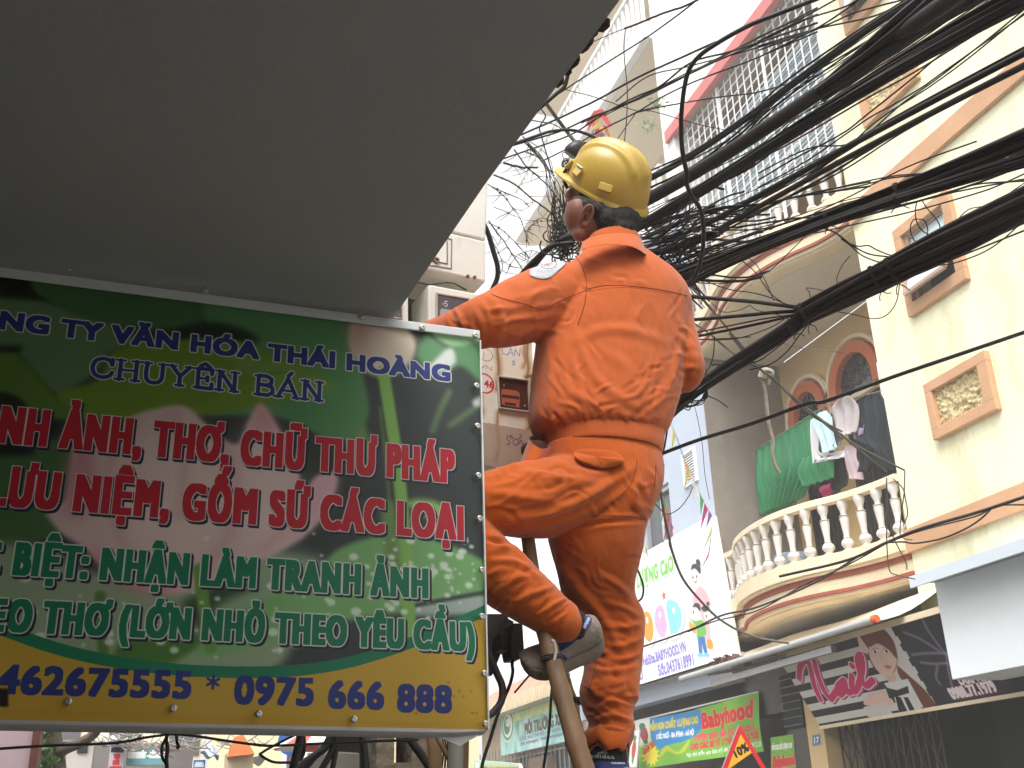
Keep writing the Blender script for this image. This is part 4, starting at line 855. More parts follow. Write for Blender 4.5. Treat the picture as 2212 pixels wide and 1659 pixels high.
for i in range(26):
    t = rs.rand(); p = PZ(1296-120*t+rs.randn()*4, 66+rs.randn()*5+158*t, zc+.04)+V3((.0, 0, .012)); s_ = .003+.005*rs.rand(); rb.ball(p, (s_*1.6, s_*2, s_), 0, 6, 4)
tag(rb.build('rust_crumbs', M('rust_crumbs', S(62, 40, 32), .95, .4, 60), CP), kind='stuff')

# ------------------------------------------------------------------ the big shop sign: lotus print with lettering
sX0, sX1 = -1.15, PY(1053, 1580, SY)[0]; sZ0, sZ1 = PY(1053, 1577, SY)[2], PY(1035, 722, SY)[2]
def fc(x, y): P = PY(*q('F', x, y), SY); return (P[0]-sX0, P[2]-sZ0)
def fcs(pts): return [fc(*p) for p in pts]
c = Canvas(sX1-sX0, sZ1-sZ0, 1250, (58, 64, 62))
def fp_(pts, col, bl=.004, sm=True, al=1.): c.poly(fcs(pts), col, bl, sm, al)
fp_([(-900, 60), (120, 60), (200, 300), (100, 700), (-900, 700)], (24, 34, 20), .01)
fp_([(-1200, 120), (0, 150), (200, 170), (400, 230), (480, 300), (380, 330), (330, 400), (200, 480), (130, 430), (60, 350), (0, 320), (-900, 420)], (96, 134, 84), .006)
fp_([(95, 20), (300, 40), (700, 90), (720, 200), (560, 255), (400, 240), (250, 200), (150, 150), (105, 110)], (66, 112, 60), .004)
fp_([(700, 90), (1000, 140), (1230, 170), (1260, 380), (1280, 520), (1230, 620), (1150, 640), (1100, 600), (950, 540), (720, 540), (900, 470), (1100, 420), (800, 290), (720, 230)], (84, 146, 84), .005)
fp_([(430, 250), (560, 255), (760, 220), (900, 280), (700, 300), (520, 300)], (30, 44, 24), .008)
fp_([(380, 330), (520, 290), (800, 280), (950, 330), (1150, 420), (1000, 480), (740, 540), (560, 560), (450, 600), (250, 560), (190, 480), (330, 430)], (112, 148, 34), .004)
fp_([(-500, 340), (0, 340), (70, 360), (180, 480), (260, 560), (120, 560), (0, 480), (-500, 520)], (92, 130, 40), .004)
fp_([(740, 300), (1000, 360), (1170, 440), (1000, 470), (850, 400)], (120, 170, 90), .01, al=.5)
for a in range(7):
    c.seg(cr(fcs([(560, 560), (600+60*a, 450-10*a), (620+90*a, 330+14*a)]), 12), .004, (90, 124, 30), .35, .003)
fp_([(-600, 690), (60, 700), (120, 660), (300, 630), (240, 900), (100, 1000), (-600, 1050)], (70, 112, 58), .006)
# water and lower leaves
fp_([(-900, 1000), (100, 1010), (250, 1080), (500, 1130), (700, 1130), (760, 1250), (1000, 1290), (900, 1440), (300, 1430), (-900, 1340)], (150, 172, 132), .008)
fp_([(640, 1130), (900, 1010), (1000, 1010), (1130, 1060), (1100, 1300), (800, 1300)], (148, 176, 136), .012)
fp_([(1100, 1090), (1170, 1000), (1330, 945), (1500, 955), (1700, 1040), (1700, 1180), (1560, 1210), (1350, 1220), (1150, 1260), (700, 1390), (760, 1250), (950, 1160)], (124, 184, 108), .005)
fp_([(1400, 1180), (1700, 1140), (1700, 1195), (1450, 1220)], (170, 184, 176), .006); c.seg(cr(fcs([(1400, 1195), (1560, 1160), (1700, 1130)]), 8), .008, (52, 70, 56), 1, .003)
fp_([(380, 1400), (420, 1340), (520, 1290), (640, 1290), (700, 1330), (560, 1420)], (78, 130, 50), .005); fp_([(620, 1200), (760, 1130), (900, 1130), (760, 1200), (700, 1290)], (60, 84, 54), .008)
# lotus flower
fp_([(250, 660), (420, 570), (520, 530), (640, 515), (740, 600), (820, 640), (860, 560), (905, 498), (960, 570), (1030, 690), (1050, 800), (1100, 745), (1165, 735), (1160, 800), (1110, 900), (1010, 990), (850, 1070), (740, 1130), (600, 1170), (470, 1150), (370, 1100), (290, 1020), (200, 960), (140, 860), (220, 850)], (222, 186, 180), .004)
fp_([(250, 660), (300, 640), (330, 760), (290, 900), (230, 900), (215, 780)], (206, 130, 142), .012, al=.8); fp_([(300, 1010), (420, 1050), (620, 1080), (560, 1165), (400, 1130)], (212, 120, 140), .014, al=.85)
fp_([(870, 560), (905, 500), (950, 560), (930, 620), (890, 640)], (222, 140, 150), .012, al=.8); fp_([(1090, 760), (1165, 738), (1150, 830), (1060, 940), (1010, 980), (1060, 850)], (224, 170, 182), .01, al=.9)
fp_([(440, 640), (620, 560), (760, 700), (800, 900), (640, 1060), (450, 960), (380, 780)], (236, 208, 196), .03, al=.7); fp_([(840, 640), (905, 560), (1000, 700), (1010, 860), (900, 1000), (830, 850)], (232, 206, 196), .03, al=.7)
for pts in ([(760, 620), (820, 760), (800, 940), (700, 1080)], [(430, 600), (370, 760), (400, 940), (480, 1090)], [(1050, 800), (1000, 920), (900, 1010)], [(600, 540), (640, 700), (620, 900)]): c.seg(cr(fcs(pts), 20), .012, (202, 140, 146), .5, .008)
# bud, stems, corner leaves
fp_([(1215, 205), (1330, 185), (1420, 225), (1445, 300), (1400, 370), (1330, 395), (1260, 370), (1212, 290)], (222, 202, 178), .005); fp_([(1215, 205), (1270, 190), (1260, 360), (1215, 290)], (190, 130, 120), .02, al=.6)
st = lambda pts, w, col, bl=.003, al=1.: c.seg(cr(fcs(pts), 24), w, col, al, bl)
st([(1330, 375), (1350, 500), (1380, 700), (1400, 900), (1412, 1100), (1425, 1330)], .026, (134, 192, 84)); st([(1318, 500), (1340, 700), (1365, 1000)], .006, (96, 150, 60), .003, .8)
st([(1345, 850), (1360, 1000), (1370, 1060)], .03, (110, 150, 76), .006); st([(690, 1080), (705, 1200), (730, 1350)], .022, (108, 160, 70)); st([(345, 1180), (352, 1280), (355, 1400)], .018, (90, 134, 60))
st([(1560, 440), (1530, 500), (1500, 580)], .012, (108, 142, 84), .005, .8); st([(1680, 470), (1560, 560)], .012, (100, 134, 84), .005, .8)
fp_([(1480, 215), (1690, 235), (1640, 280), (1580, 290), (1520, 260)], (160, 206, 150), .004); fp_([(1480, 230), (1560, 285), (1690, 270), (1690, 410), (1600, 350), (1520, 390), (1445, 320)], (96, 152, 100), .006)
fp_([(1540, 300), (1570, 290), (1580, 340), (1530, 370), (1480, 370)], (220, 226, 220), .004); fp_([(1640, 470), (1685, 440), (1690, 470), (1650, 490)], (206, 212, 210), .004)
fp_([(1230, 600), (1260, 560), (1290, 640), (1275, 700)], (110, 150, 80), .006); fp_([(1400, 830), (1450, 815), (1530, 830), (1560, 900), (1480, 880)], (150, 204, 100), .006)
rs = np.random.RandomState(11)
for i in range(170):
    k = rs.rand()
    if k < .5: x, y = 1400+rs.randn()*150, 1090+rs.randn()*70
    elif k < .75: x, y = 1000+rs.randn()*180, 1240+rs.randn()*70
    else: x, y = 420+rs.randn()*260, 1290+rs.randn()*60
    if x > 1695: continue
    a = fc(x, y); r_ = .0022+.0055*rs.rand()**2; c.ell(a, r_*1.3, r_, (226, 236, 220), .85, .0016)
# yellow field under the green arc
arc = [(-900, 800), (-500, 1100), (-200, 1240), (0, 1305), (150, 1355), (300, 1392), (500, 1422), (700, 1434), (900, 1432), (1050, 1420), (1200, 1392), (1350, 1345), (1500, 1285), (1600, 1238), (1720, 1180)]
A = cr(fcs(arc), 90); c.poly([*A, (c.w+.1, -.1), (-.1, -.1)], (208, 164, 44), .001); c.seg(A, .02, (16, 128, 88))
# lettering
def line(st, x0, x1, yb0, yb1, cap_px, col, pre=None, gap=0, bold=(0, 0), **k):
    a, b = fc(x0, yb0), fc(x1, yb1); base = (a[1]+b[1])/2; t = fc(x1, yb1-cap_px); cap = t[1]-b[1]
    c.text(st, a[0]+bold[0], b[0]-bold[0], b[1]+bold[1], cap-2*bold[1], col, bold=bold, **k)
    if pre:
        w = (b[0]-a[0])/max(len(st), 1)*len(pre)*1.02; c.text(pre, a[0]-w-gap, a[0]-gap-bold[0], b[1]+bold[1], cap-2*bold[1], col, bold=bold, **k)
blue = (36, 52, 132); red = (204, 22, 42); green = (8, 124, 84); wt = (212, 212, 202); dk_ = (34, 36, 60)
line('NG TY VĂN HÓA THÁI HOÀNG', -2, 1564, 205, 408, 58, blue, 'CÔ', .004, bold=(.003, .0025), outline=(.0024, wt))
def serif(st, x0, x1, base, cap):               # slab-serif capitals drawn as strokes
    G = {'C': (.9, [[(.86, .74), (.78, .9), (.5, .98), (.2, .86), (.08, .5), (.2, .14), (.5, .02), (.78, .1), (.9, .3)], [(.87, .97), (.87, .7)]]), 'H': (1., [[(.2, 0), (.2, 1)], [(.8, 0), (.8, 1)], [(.2, .5), (.8, .5)]]),
         'U': (1., [[(.2, 1), (.2, .3), (.3, .06), (.5, .0), (.7, .06), (.8, .3), (.8, 1)]]), 'Y': (1., [[(.15, 1), (.5, .48), (.85, 1)], [(.5, .48), (.5, 0)]]), 'Ê': (.85, [[(.22, 0), (.22, 1)], [(.22, 1), (.86, 1), (.86, .78)], [(.22, .5), (.66, .5)], [(.66, .4), (.66, .6)], [(.22, 0), (.88, 0), (.88, .24)], [(.3, 1.14), (.52, 1.3), (.74, 1.14)]]),
         'N': (1., [[(.2, 0), (.2, 1), (.8, 0), (.8, 1)]]), 'B': (.9, [[(.22, 0), (.22, 1), (.6, 1), (.8, .88), (.8, .64), (.6, .52), (.22, .52)], [(.6, .52), (.86, .42), (.88, .14), (.66, 0), (.22, 0)]]), 'Á': (1., [[(.12, 0), (.5, 1), (.88, 0)], [(.28, .34), (.72, .34)], [(.5, 1.14), (.64, 1.32)]]), ' ': (.55, [])}
    T = {'H': [(.2, 0), (.2, 1), (.8, 0), (.8, 1)], 'U': [(.2, 1), (.8, 1)], 'Y': [(.15, 1), (.85, 1), (.5, 0)], 'Ê': [(.22, 0), (.22, 1)], 'N': [(.2, 0), (.2, 1), (.8, 0), (.8, 1)], 'B': [(.22, 0), (.22, 1)], 'Á': [(.12, 0), (.88, 0)]}
    tw = sum(G[ch][0] for ch in st); sx = (x1-x0)/tw; x = x0; m = np.zeros((c.H, c.W), bool)
    for ch in st:
        w_, ss = G[ch]
        for s_ in ss:
            P = [(x+px*sx*w_, base+py*cap) for px, py in s_]
            if ch in 'CU' and len(P) > 4: P = cr(P, 40)
            m |= c.smask(P, cap*.2 if not (len(s_) == 2 and s_[0][1] == s_[1][1]) else cap*.13)
        for tx, ty in T.get(ch, []): m |= c.smask([(x+(tx-.17)*sx*w_, base+ty*cap), (x+(tx+.17)*sx*w_, base+ty*cap)], cap*.11)
        x += w_*sx
    c.ink(m, blue, (.0024, wt))
a, b = fc(308, 408), fc(1122, 498); serif('CHUYÊN BÁN', a[0], b[0], (a[1]+b[1])/2+.002, fc(1100, 432)[1]-fc(1100, 496)[1])
line('NH ẢNH, THƠ, CHỮ THƯ PHÁP', -8, 1580, 600, 760, 117, red, 'TRA', .002, bold=(.0046, .003), sp=1.22, outline=(.0023, wt), shadow=(.004, -.005, dk_))
line('ƯU NIỆM, GỐM SỨ CÁC LOẠI', 24, 1612, 835, 955, 118, red, 'L', .002, bold=(.0046, .003), sp=1.22, outline=(.0023, wt), shadow=(.004, -.005, dk_))
line('BIỆT: NHẬN LÀM TRANH ẢNH', 42, 1486, 1070, 1162, 104, green, 'ĐẶC', .022, bold=(.0038, .0024), sp=1.2, outline=(.0024, wt), shadow=(.004, -.004, dk_))
line('O THƠ (LỚN NHỎ THEO YÊU CẦU)', 18, 1650, 1268, 1342, 102, green, 'THE', .002, bold=(.0038, .0024), sp=1.2, outline=(.0024, wt), shadow=(.004, -.004, dk_))
line('462675555', -22, 660, 1513, 1532, 98, blue, '0', .004, bold=(.0036, .0025))
line('0975', 808, 1088, 1538, 1545, 98, blue, bold=(.0036, .0025)); line('666', 1136, 1334, 1550, 1552, 98, blue, bold=(.0036, .0025)); line('888', 1377, 1570, 1555, 1558, 97, blue, bold=(.0036, .0025))
a = fc(738, 1470)
for k in range(3): c.seg([(a[0]+.011*cos(pi*k/3+.52), a[1]+.011*sin(pi*k/3+.52)), (a[0]-.011*cos(pi*k/3+.52), a[1]-.011*sin(pi*k/3+.52))], .0045, blue)
c.poly(fcs([(-300, 1500), (22, 1512), (22, 1575), (-300, 1560)]), (24, 20, 16), .002)
c.seg(fcs([(0, 1592), (800, 1597), (1700, 1600)]), .004, (196, 110, 40), .35, .004)
rs = np.random.RandomState(21)
for i in range(14): a = fc(1380+rs.rand()*300, 1440+rs.rand()*150); c.ell(a, .0015+.002*rs.rand(), .0015, (120, 84, 30), .6, .001)
_lum = c.a.mean(2, keepdims=True); c.a = c.a*.9+_lum*.1*np.array((1.02, 1.0, .9), np.float32)
m_print = c.mat('lotus_print', .42, .05, 260., .25, .35)
BS = empty('shop_sign', (0, SY, sZ0), 'big shop sign with a lotus print, red and green lettering and phone numbers', 'sign')
mb = MB(); nx, nz = 60, 26; vs = []; uvs = []
for k in range(nz+1):
    for j in range(nx+1):
        u, v = j/nx, k/nz; e = min(u*6, (1-u)*18, v*9, (1-v)*9, 1); vs.append((sX0+(sX1-sX0)*u, SY-.006*max(0, e)**.5+.0015*sin(u*31)*sin(v*9+u*7), sZ0+(sZ1-sZ0)*v)); uvs.append((u, v))
fs = [(k*(nx+1)+j, k*(nx+1)+j+1, (k+1)*(nx+1)+j+1, (k+1)*(nx+1)+j) for k in range(nz) for j in range(nx)]
mb.add(vs, fs, 0, [[uvs[i] for i in f] for f in fs])
mb.build('printed_sheet', m_print, BS, smooth=True)
MB().box((sX0, SY+.004, sZ0+.004), (sX1-.003, SY+.03, sZ1-.004)).build('backing_panel', m_whitep, BS)
MB().box((sX0, SY-.012, sZ1-.016), (sX1-.001, SY-.0065, sZ1+.004)).build('top_strip', M('white_strip', S(214, 214, 212), .5, .05, 12, stain=(S(150, 120, 90), 30, .68, .4, (1, 1, 1))), BS, bevel=.002)
MB().box((sX1-.001, SY-.008, sZ0), (sX1+.002, SY+.03, sZ1-.017)).build('side_strip', m_whitep, BS)
lip = MB(); R = []
for x in np.linspace(sX0, sX1-.005, 30): t = max(0, (x-(sX1-.07))/.065); R.append([(x, SY-.004, sZ0), (x, SY-.006, sZ0-.006+.004*t), (x, SY+.0, sZ0-.013+.008*t), (x, SY+.03, sZ0-.014+.006*t), (x, SY+.034, sZ0-.008+.004*t), (x, SY+.03, sZ0)])
lip.rings(R); lip.build('bottom_lip', M('lip_grey', S(176, 172, 168), .5, .08, 20), BS, smooth=True)
MB().box((sX0, SY+.035, sZ0-.012), (sX1-.1, SY+.06, sZ0+.01)).box((sX0, SY+.035, sZ1-.05), (sX1-.02, SY+.06, sZ1-.02)).box((sX1-.05, SY+.035, sZ0+.011), (sX1-.025, SY+.06, sZ1-.051)).build('steel_frame', M('brown_steel', S(110, 98, 84), .6, .2, 10), BS)
MB().prism([(sX1-.11, SY+.012, sZ0-.006), (sX1-.005, SY+.012, sZ0-.004), (sX1-.02, SY+.012, sZ0-.012), (sX1-.05, SY+.012, sZ0-.028)], (0, .003, 0)).build('bent_tab', m_whitep, BS)
m_scr = M('screw_steel', S(200, 196, 186), .35, .15, 40, metal=.8); base = None
for k, (x, y) in enumerate([(235, 37), (710, 103), (1255, 183), (1468, 217), (1653, 240), (1657, 415), (1660, 555), (1663, 727), (1667, 877), (1675, 1055), (1675, 1217), (1684, 1415), (1688, 1590), (232, 1550), (600, 1564), (898, 1576), (1230, 1586)]):
    p = PY(*q('F', x, y), SY-.0145)
    if base is None:
        o = base = MB().lathe([(.0002, .002), (.0022, .002), (.0028, .0042), (.0048, .0042), (.0066, .0025), (.007, 0)], (0, 0, 0), 14, axis=(0, -1, 0)).build('rivet', m_scr, BS, smooth=True)
        MBx = MB().lathe([(.0001, .0026), (.0024, .0026)], (0, 0, 0), 10, axis=(0, -1, 0), cap=False)
    else: o = base.copy(); COL.objects.link(o); o.parent = BS
    o.location = p
_done = set()
for o in BS.children:                            # the whole sign hangs about a degree out of level
    o.location.z += .024*(sX1-(o.location.x if o.name.startswith('rivet') else sX1))
    if o.name.startswith('rivet') or o.data.name in _done: continue
    _done.add(o.data.name)
    for v_ in o.data.vertices: v_.co.z += .024*(sX1-(v_.co.x+ORG[BS.name][0]))
for o in CP.children:
    for v_ in o.data.vertices: v_.co.z += .024*max(0, .42-(v_.co.x+ORG[CP.name][0]))+.003

# ------------------------------------------------------------------ utility pole behind the sign, meter boxes
UPo = empty('concrete_pole', (.72, 3.0, 0), 'rough concrete utility pole with rectangular holes behind the sign', 'utility pole')
a, b = Gp(1085, 600, 2.95)[0], Gp(1570, 600, 2.95)[0]; ha, hb = Gp(1240, 600, 2.95)[0], Gp(1392, 600, 2.95)[0]
mb = MB().box((a, 2.95, 0), (ha, 3.15, 7)).box((hb, 2.95, 0), (b, 3.15, 7))
for z in np.arange(.2, 7, .42):
    z0 = Gp(1300, 655, 2.95)[2]-.42*6+ (z-.2); mb.box((ha, 2.955, z0-.13), (hb, 3.145, z0))
mb.build('pole_shaft', M('rough_concrete', S(128, 116, 100), .95, .2, 7, .9, 22), UPo)
_e = V3((cos(radians(8)), sin(radians(8)), 0)); _n = V3((sin(radians(8)), -cos(radians(8)), 0)); _b0 = V3((.95, 2.72, 0))
def fpl(x, y, off=0., z='E'): return hitp(*q(z, x, y), _b0+_n*off, _n)
m_box = M('meter_box_plastic', S(220, 217, 206), .55, .05, 5, stain=(S(150, 120, 80), 7, .6, .55, (1, 1, .3)))
def mbox(name, quad, label, depth=.15, z='E', mat=None, bev=.006):
    P = [fpl(*p, z=z) for p in quad]; r = empty(name, P[0], label, 'meter box'); MB().prism(P, -_n*depth).build('case', mat or m_box, r, bevel=bev); return r
def mframe(r, quad, t, z='E', pane=None, proud=.008):
    P = [fpl(*p, off=.001, z=z) for p in quad]; cen = sum(P)/4; I = [cen+(p-cen)*(1-t) for p in P]; mb = MB()
    for k in range(4): mb.prism([P[k], P[(k+1) % 4], I[(k+1) % 4], I[k]], _n*proud)
    w = mb.build('window_frame', M('window_gasket', S(176, 168, 152), .5, .05), r, bevel=.002)
    g = [p+_n*.004 for p in I]; c = Canvas(.16, .16, 900, (62, 52, 50))
    if pane: pane(c)
    MB().quad(g[0], g[1], g[2], g[3], uv=UV4).build('window_pane', c.mat('meter_window', .12, .05, 30, spec=.6), w)
def meter(c, base=(168, 150, 138)):
    c.poly([(.012, .02), (.11, .015), (.115, .09), (.10, .105), (.02, .105), (.012, .09)], base, .002); c.put((c.X > .016) & (c.X < .11) & (c.Y > .058) & (c.Y < .075), (70, 52, 48)); c.put((c.X > .03) & (c.X < .09) & (c.Y > .022) & (c.Y < .034), (60, 44, 40)); c.ell((.03, .125), .005, .005, (150, 140, 136)); c.ell((.14, .03), .004, .004, (180, 170, 160))
r = mbox('upper_meter_box', [(-300, 150), (1056, 468), (1100, -420), (-300, -800)], 'topmost pale meter box partly hidden by the canopy edge', .16)
r = mbox('cabinet_box', [(0, 680), (1057, 922), (1055, 478), (0, 235)], 'white meter cabinet with a small latched door under the canopy edge', .2)
d_ = MB()
for a, b in (((300, 715), (686, 775)), ((686, 775), (692, 460)), ((692, 460), (300, 370))): d_.bar(fpl(*a, .001), fpl(*b, .001), .002, .003)
for a, b in (((300, 660), (643, 722)), ((643, 722), (643, 480))): d_.bar(fpl(*a, .001), fpl(*b, .001), .003, .003)
d_.build('door_seam', M('seam_grey', S(120, 112, 100), .8), r)
MB().lathe([(.001, .003), (.004, .003), (.005, .008), (.009, .008), (.010, 0)], fpl(522, 692), 12, axis=_n).build('latch', M('latch_rust', S(140, 110, 84), .6, .4, 80), r)
for x, y in ((862, 862), (936, 872)): MB().lathe([(.001, .006), (.005, .006), (.006, 0)], fpl(x, y), 8, axis=_n).build('bolt', M('rusty_bolt', S(130, 80, 44), .9, .4, 60), r)
r = mbox('meter_box_five', [(440, 1700), (1090, 1760), (1087, 1063), (440, 940)], 'beige meter box with a chalk mark in its window behind the sleeve', .14)
def pn5(c): meter(c, (150, 150, 150)); c.seg(cr([(.052, .138), (.04, .138), (.038, .13), (.05, .126), (.048, .117), (.036, .117)], 20), .003, (220, 222, 220))
mframe(r, [(515, 1480), (880, 1540), (880, 1100), (515, 1040)], .10, pane=pn5)
r = mbox('narrow_meter_box', [(-160, 1600), (232, 1650), (230, 1048), (-160, 930)], 'beige meter box half hidden behind the sign corner and canopy tip', .14)
mframe(r, [(-60, 1300), (158, 1332), (158, 1110), (-60, 1060)], .12, pane=meter)
r = mbox('meter_box_rusty', [(-60, 1350), (728, 1500), (680, 120), (-60, -40)], 'rust streaked meter box with a round red number sticker beside the jacket', .16, z='K')
P = [fpl(*p, off=.0025, z='K') for p in ((-60, 1350), (722, 1495), (678, 130), (-60, -30))]
wd, ht = .25, .42
def kc_(x, y):                                    # photo -> face coordinates
    p = fpl(x, y, .0025, 'K'); u = (p-P[0]) @ _e; v = p[2]-P[0][2]; return (u, v)
UW, UH = (P[1]-P[0]) @ _e, P[3][2]-P[0][2]
c = Canvas(UW, UH+.05, 900, (224, 216, 200))
cov = [kc_(*p) for p in ((-60, 940), (720, 1030), (740, 1500), (-60, 1420))]
for x, w_, y0, y1 in ((330, 36, 60, 640), (335, 22, 860, 1340), (620, 30, 150, 560), (590, 16, 200, 420), (655, 14, 500, 1010), (180, 16, 700, 950), (640, 22, 900, 1020)):
    c.seg(cr([kc_(x+8*k*(-1)**k, y0+(y1-y0)*k/3) for k in range(4)], 16), w_*.00055, (150, 104, 48), .55, .006); c.seg(cr([kc_(x+5*k*(-1)**k, y0+(y1-y0)*k/3) for k in range(4)], 16), w_*.0002, (116, 76, 36), .6, .002)
for k in range(3): c.seg([kc_(600+k*8, 500+k*4), kc_(690, 480)], .006, (110, 76, 44), .6, .003)
c.poly(cov, (164, 140, 120), .0005, al=.8)
a = kc_(195, 585); c.ell(a, .037, .035, (222, 214, 206)); 
m1 = ((c.X-a[0])/.034)**2+((c.Y-a[1])/.032)**2 <= 1; m2 = ((c.X-a[0])/.029)**2+((c.Y-a[1])/.0275)**2 <= 1; c.put(m1 & ~m2, (188, 52, 44))
c.text('46', kc_(188, 0)[0], kc_(275, 0)[0], kc_(230, 622)[1], .0205, (188, 50, 42), (.0016, .001)); c.text('1', kc_(118, 0)[0], kc_(140, 0)[0], kc_(120, 612)[1], .0205, (188, 50, 42), (.0016, .001))
a = kc_(205, 300); m1 = ((c.X-a[0])/.025)**2+((c.Y-a[1])/.021)**2 <= 1; m2 = ((c.X-a[0])/.0225)**2+((c.Y-a[1])/.0185)**2 <= 1; c.put(m1 & ~m2, (150, 140, 124)); c.seg([kc_(192, 270), kc_(190, 345)], .002, (150, 140, 124))
c.text('EVN', kc_(100, 0)[0], kc_(262, 0)[0], kc_(200, 445)[1], .013, (150, 136, 112))
bl_ = (84, 104, 168)
for s_ in ([(372, 235), (375, 285), (430, 295)], [(425, 300), (455, 225), (480, 298)], [(435, 275), (475, 278)], [(492, 300), (500, 240), (540, 305), (548, 235)], [(470, 365), (485, 350), (498, 362), (475, 392), (500, 390)]): c.seg([kc_(*p) for p in s_], .0022, bl_, .9)
for s_ in ([(455, 1085), (430, 1095), (428, 1120), (452, 1140), (450, 1165), (425, 1172)], [(510, 1110), (488, 1130), (495, 1168), (525, 1170), (540, 1135), (515, 1108)], [(468, 1075), (458, 1095), (470, 1110), (485, 1098), (470, 1090)], [(550, 1065), (570, 1072), (560, 1095), (535, 1115)], [(552, 1160), (562, 1118), (585, 1165)]): c.seg(cr([kc_(*p) for p in s_], 16), .0024, (66, 52, 104), .95)
MB().quad(P[0], P[1], P[2], P[3], uv=[(0, 0), (1, 0), (1, UH/c.h), (0, UH/c.h)]).build('face_sheet', c.mat('meter_face', .5, .06, 50), r)
def pn46(c): c.put(c.X > -1, (72, 46, 42)); meter(c, (168, 96, 74))
mframe(r, [(338, 858), (656, 900), (640, 572), (322, 530)], .1, z='K', pane=pn46, proud=.012)
tag(MB().tube([fpl(*p, .03, 'E') for p in ((320, 920), (450, 950), (560, 935), (640, 925), (720, 935), (790, 975), (850, 1005))], .0022, 5).build('thin_wire', m_black), 'thin loose wire lying across the top of the meter box', 'wire')

# ------------------------------------------------------------------ bamboo ladder
m_bam = M('bamboo', S(116, 86, 58), .6, .3, 7, .2, 40, stretch=(1, 1, .25), stain=(S(70, 54, 40), 9, .5, .6, (1, 1, .2)))
LD = empty('bamboo_ladder', (1.0, 2.5, 0), 'brown bamboo ladder leaning under the worker\'s feet', 'ladder')
def pole(pts, Y0, r0, r1, name):
    P = cr([PY(x, y, Y) for x, y, Y in pts], 40); d = np.linspace(0, 1, 40); r_ = r0+(r1-r0)*d
    for k in range(1, 8): r_ = r_+.003*np.exp(-((d-(k-.3)/7.6)/.008)**2)
    return MB().tube(P, r_, 12).build(name, m_bam, LD, smooth=True)
pole([(1140, 1160, 2.42), (1160, 1300, 2.355), (1195, 1430, 2.30), (1240, 1590, 2.24), (1290, 1760, 2.18), (1420, 2300, 2.0)], 0, .017, .025, 'rail')
pole([(1146, 1180, 2.78), (1175, 1340, 2.72), (1215, 1450, 2.68), (1250, 1590, 2.62), (1290, 1760, 2.56), (1380, 2300, 2.4)], 0, .013, .018, 'rail')
for k, (x, y) in enumerate(((1213, 1452), (1290, 1700), (1345, 1960), (1160, 1245))): MB().tube([PY(x-8, y, 2.30-.0004*(y-1450)), PY(x+10, y+6, 2.72-.0004*(y-1450))], .011, 8).build('rung', m_bam, LD)
for x, y, Y in ((1192, 1420, 2.305), (1236, 1512, 2.655)):
    w_ = MB()
    for k in range(3): p = PY(x, y+k*4, Y); w_.tube([p+V3((.0235*cos(t), .0235*sin(t), .004*t/6)) for t in np.linspace(0, 6.28, 16)], .0025, 5)
    w_.build('wire_lashing', m_iron, LD)
tag(MB().tube(cr([PY(*q('S', *p), 2.265) for p in ((1130, 262), (1150, 255), (1172, 320), (1178, 380), (1160, 470))], 16), .0032, 6).build('rag_strip', M('rag', S(170, 160, 150), .9)), 'thin pale rag tied on the ladder rail beside the shoe', 'rag')

# ------------------------------------------------------------------ clutter under and right of the sign
def Gt(name, pts, Y, r, mat, label, cat, n=8):
    return tag(MB().tube(cr([Gp(x, y, Y) for x, y in pts], 16), r, n).build(name, mat, smooth=True), label, cat)
m_pvc = M('pvc_grey', S(140, 138, 128), .45, .1, 6); m_wood = M('raw_pole', S(150, 118, 84), .8, .2, 8, stretch=(1, 1, .2))
Gt('black_conduit', [(455, 200), (425, 400), (370, 640), (330, 820)], 2.3, .0085, m_blackp, 'thick black conduit slanting below the middle of the sign', 'conduit')
for k, (pts, r_) in enumerate((([(740, 330), (640, 520), (480, 640), (380, 760)], .008), ([(780, 330), (690, 560), (600, 720), (560, 800)], .007), ([(700, 300), (650, 470), (520, 640), (430, 740)], .006), ([(760, 380), (720, 600), (690, 760)], .006))):
    Gt('black_cable', pts, 2.45, r_, m_black, ['lowest drooping black cable under the sign beside the conduit', 'steep black cable crossing the grey cabinet', 'inner drooping black cable under the sign', 'short black cable in front of the grey cabinet'][k], 'cable')
Gt('black_brace', [(1300, 330), (1400, 480), (1500, 620), (1600, 780)], 2.7, .011, m_iron, 'dark diagonal brace in front of the concrete pole', 'brace')
Gt('black_conduit', [(960, 330), (975, 520), (1000, 760)], 2.7, .010, m_blackp, 'upright dark conduit left of the concrete pole', 'conduit')
Gt('wooden_pole', [(1575, 330), (1585, 500), (1610, 780)], 2.6, .0165, m_wood, 'pale wooden pole under the right half of the sign', 'pole')
Gt('wooden_stick', [(1600, 400), (1670, 540), (1730, 640)], 2.55, .006, m_wood, 'thin slanting stick beside the pale wooden pole', 'stick')
Gt('plastic_pipe', [(1785, 330), (1780, 520), (1772, 800)], 2.5, .0175, m_pvc, 'grey plastic pipe under the right end of the sign', 'pipe', 14)
Gt('wooden_pole', [(1855, 330), (1850, 520), (1842, 800)], 2.62, .013, M('brown_pole', S(124, 100, 76), .85, .2, 8), 'rough brown pole right of the grey plastic pipe', 'pole')
for k in range(7): Gt('hanging_wire', [(1640+k*14, 380), (1650+k*13+(k % 3)*9, 540), (1645+k*15-(k % 2)*12, 780)], 2.66, .0025, m_black, 'thin black wire in the upright bunch left of the grey pipe', 'wire')['group'] = 'upright wires by the pipe'
for k in range(4): Gt('hanging_wire', [(440+k*6, 420), (430+k*9, 560), (400+k*8, 640)], 2.32, .0018, m_black, 'thin black wire hanging beside the slanting conduit', 'wire')['group'] = 'wires by the conduit'
r = empty('grey_cabinet', Gp(700, 700, 2.75), 'grey metal cabinet below the middle of the sign', 'cabinet')
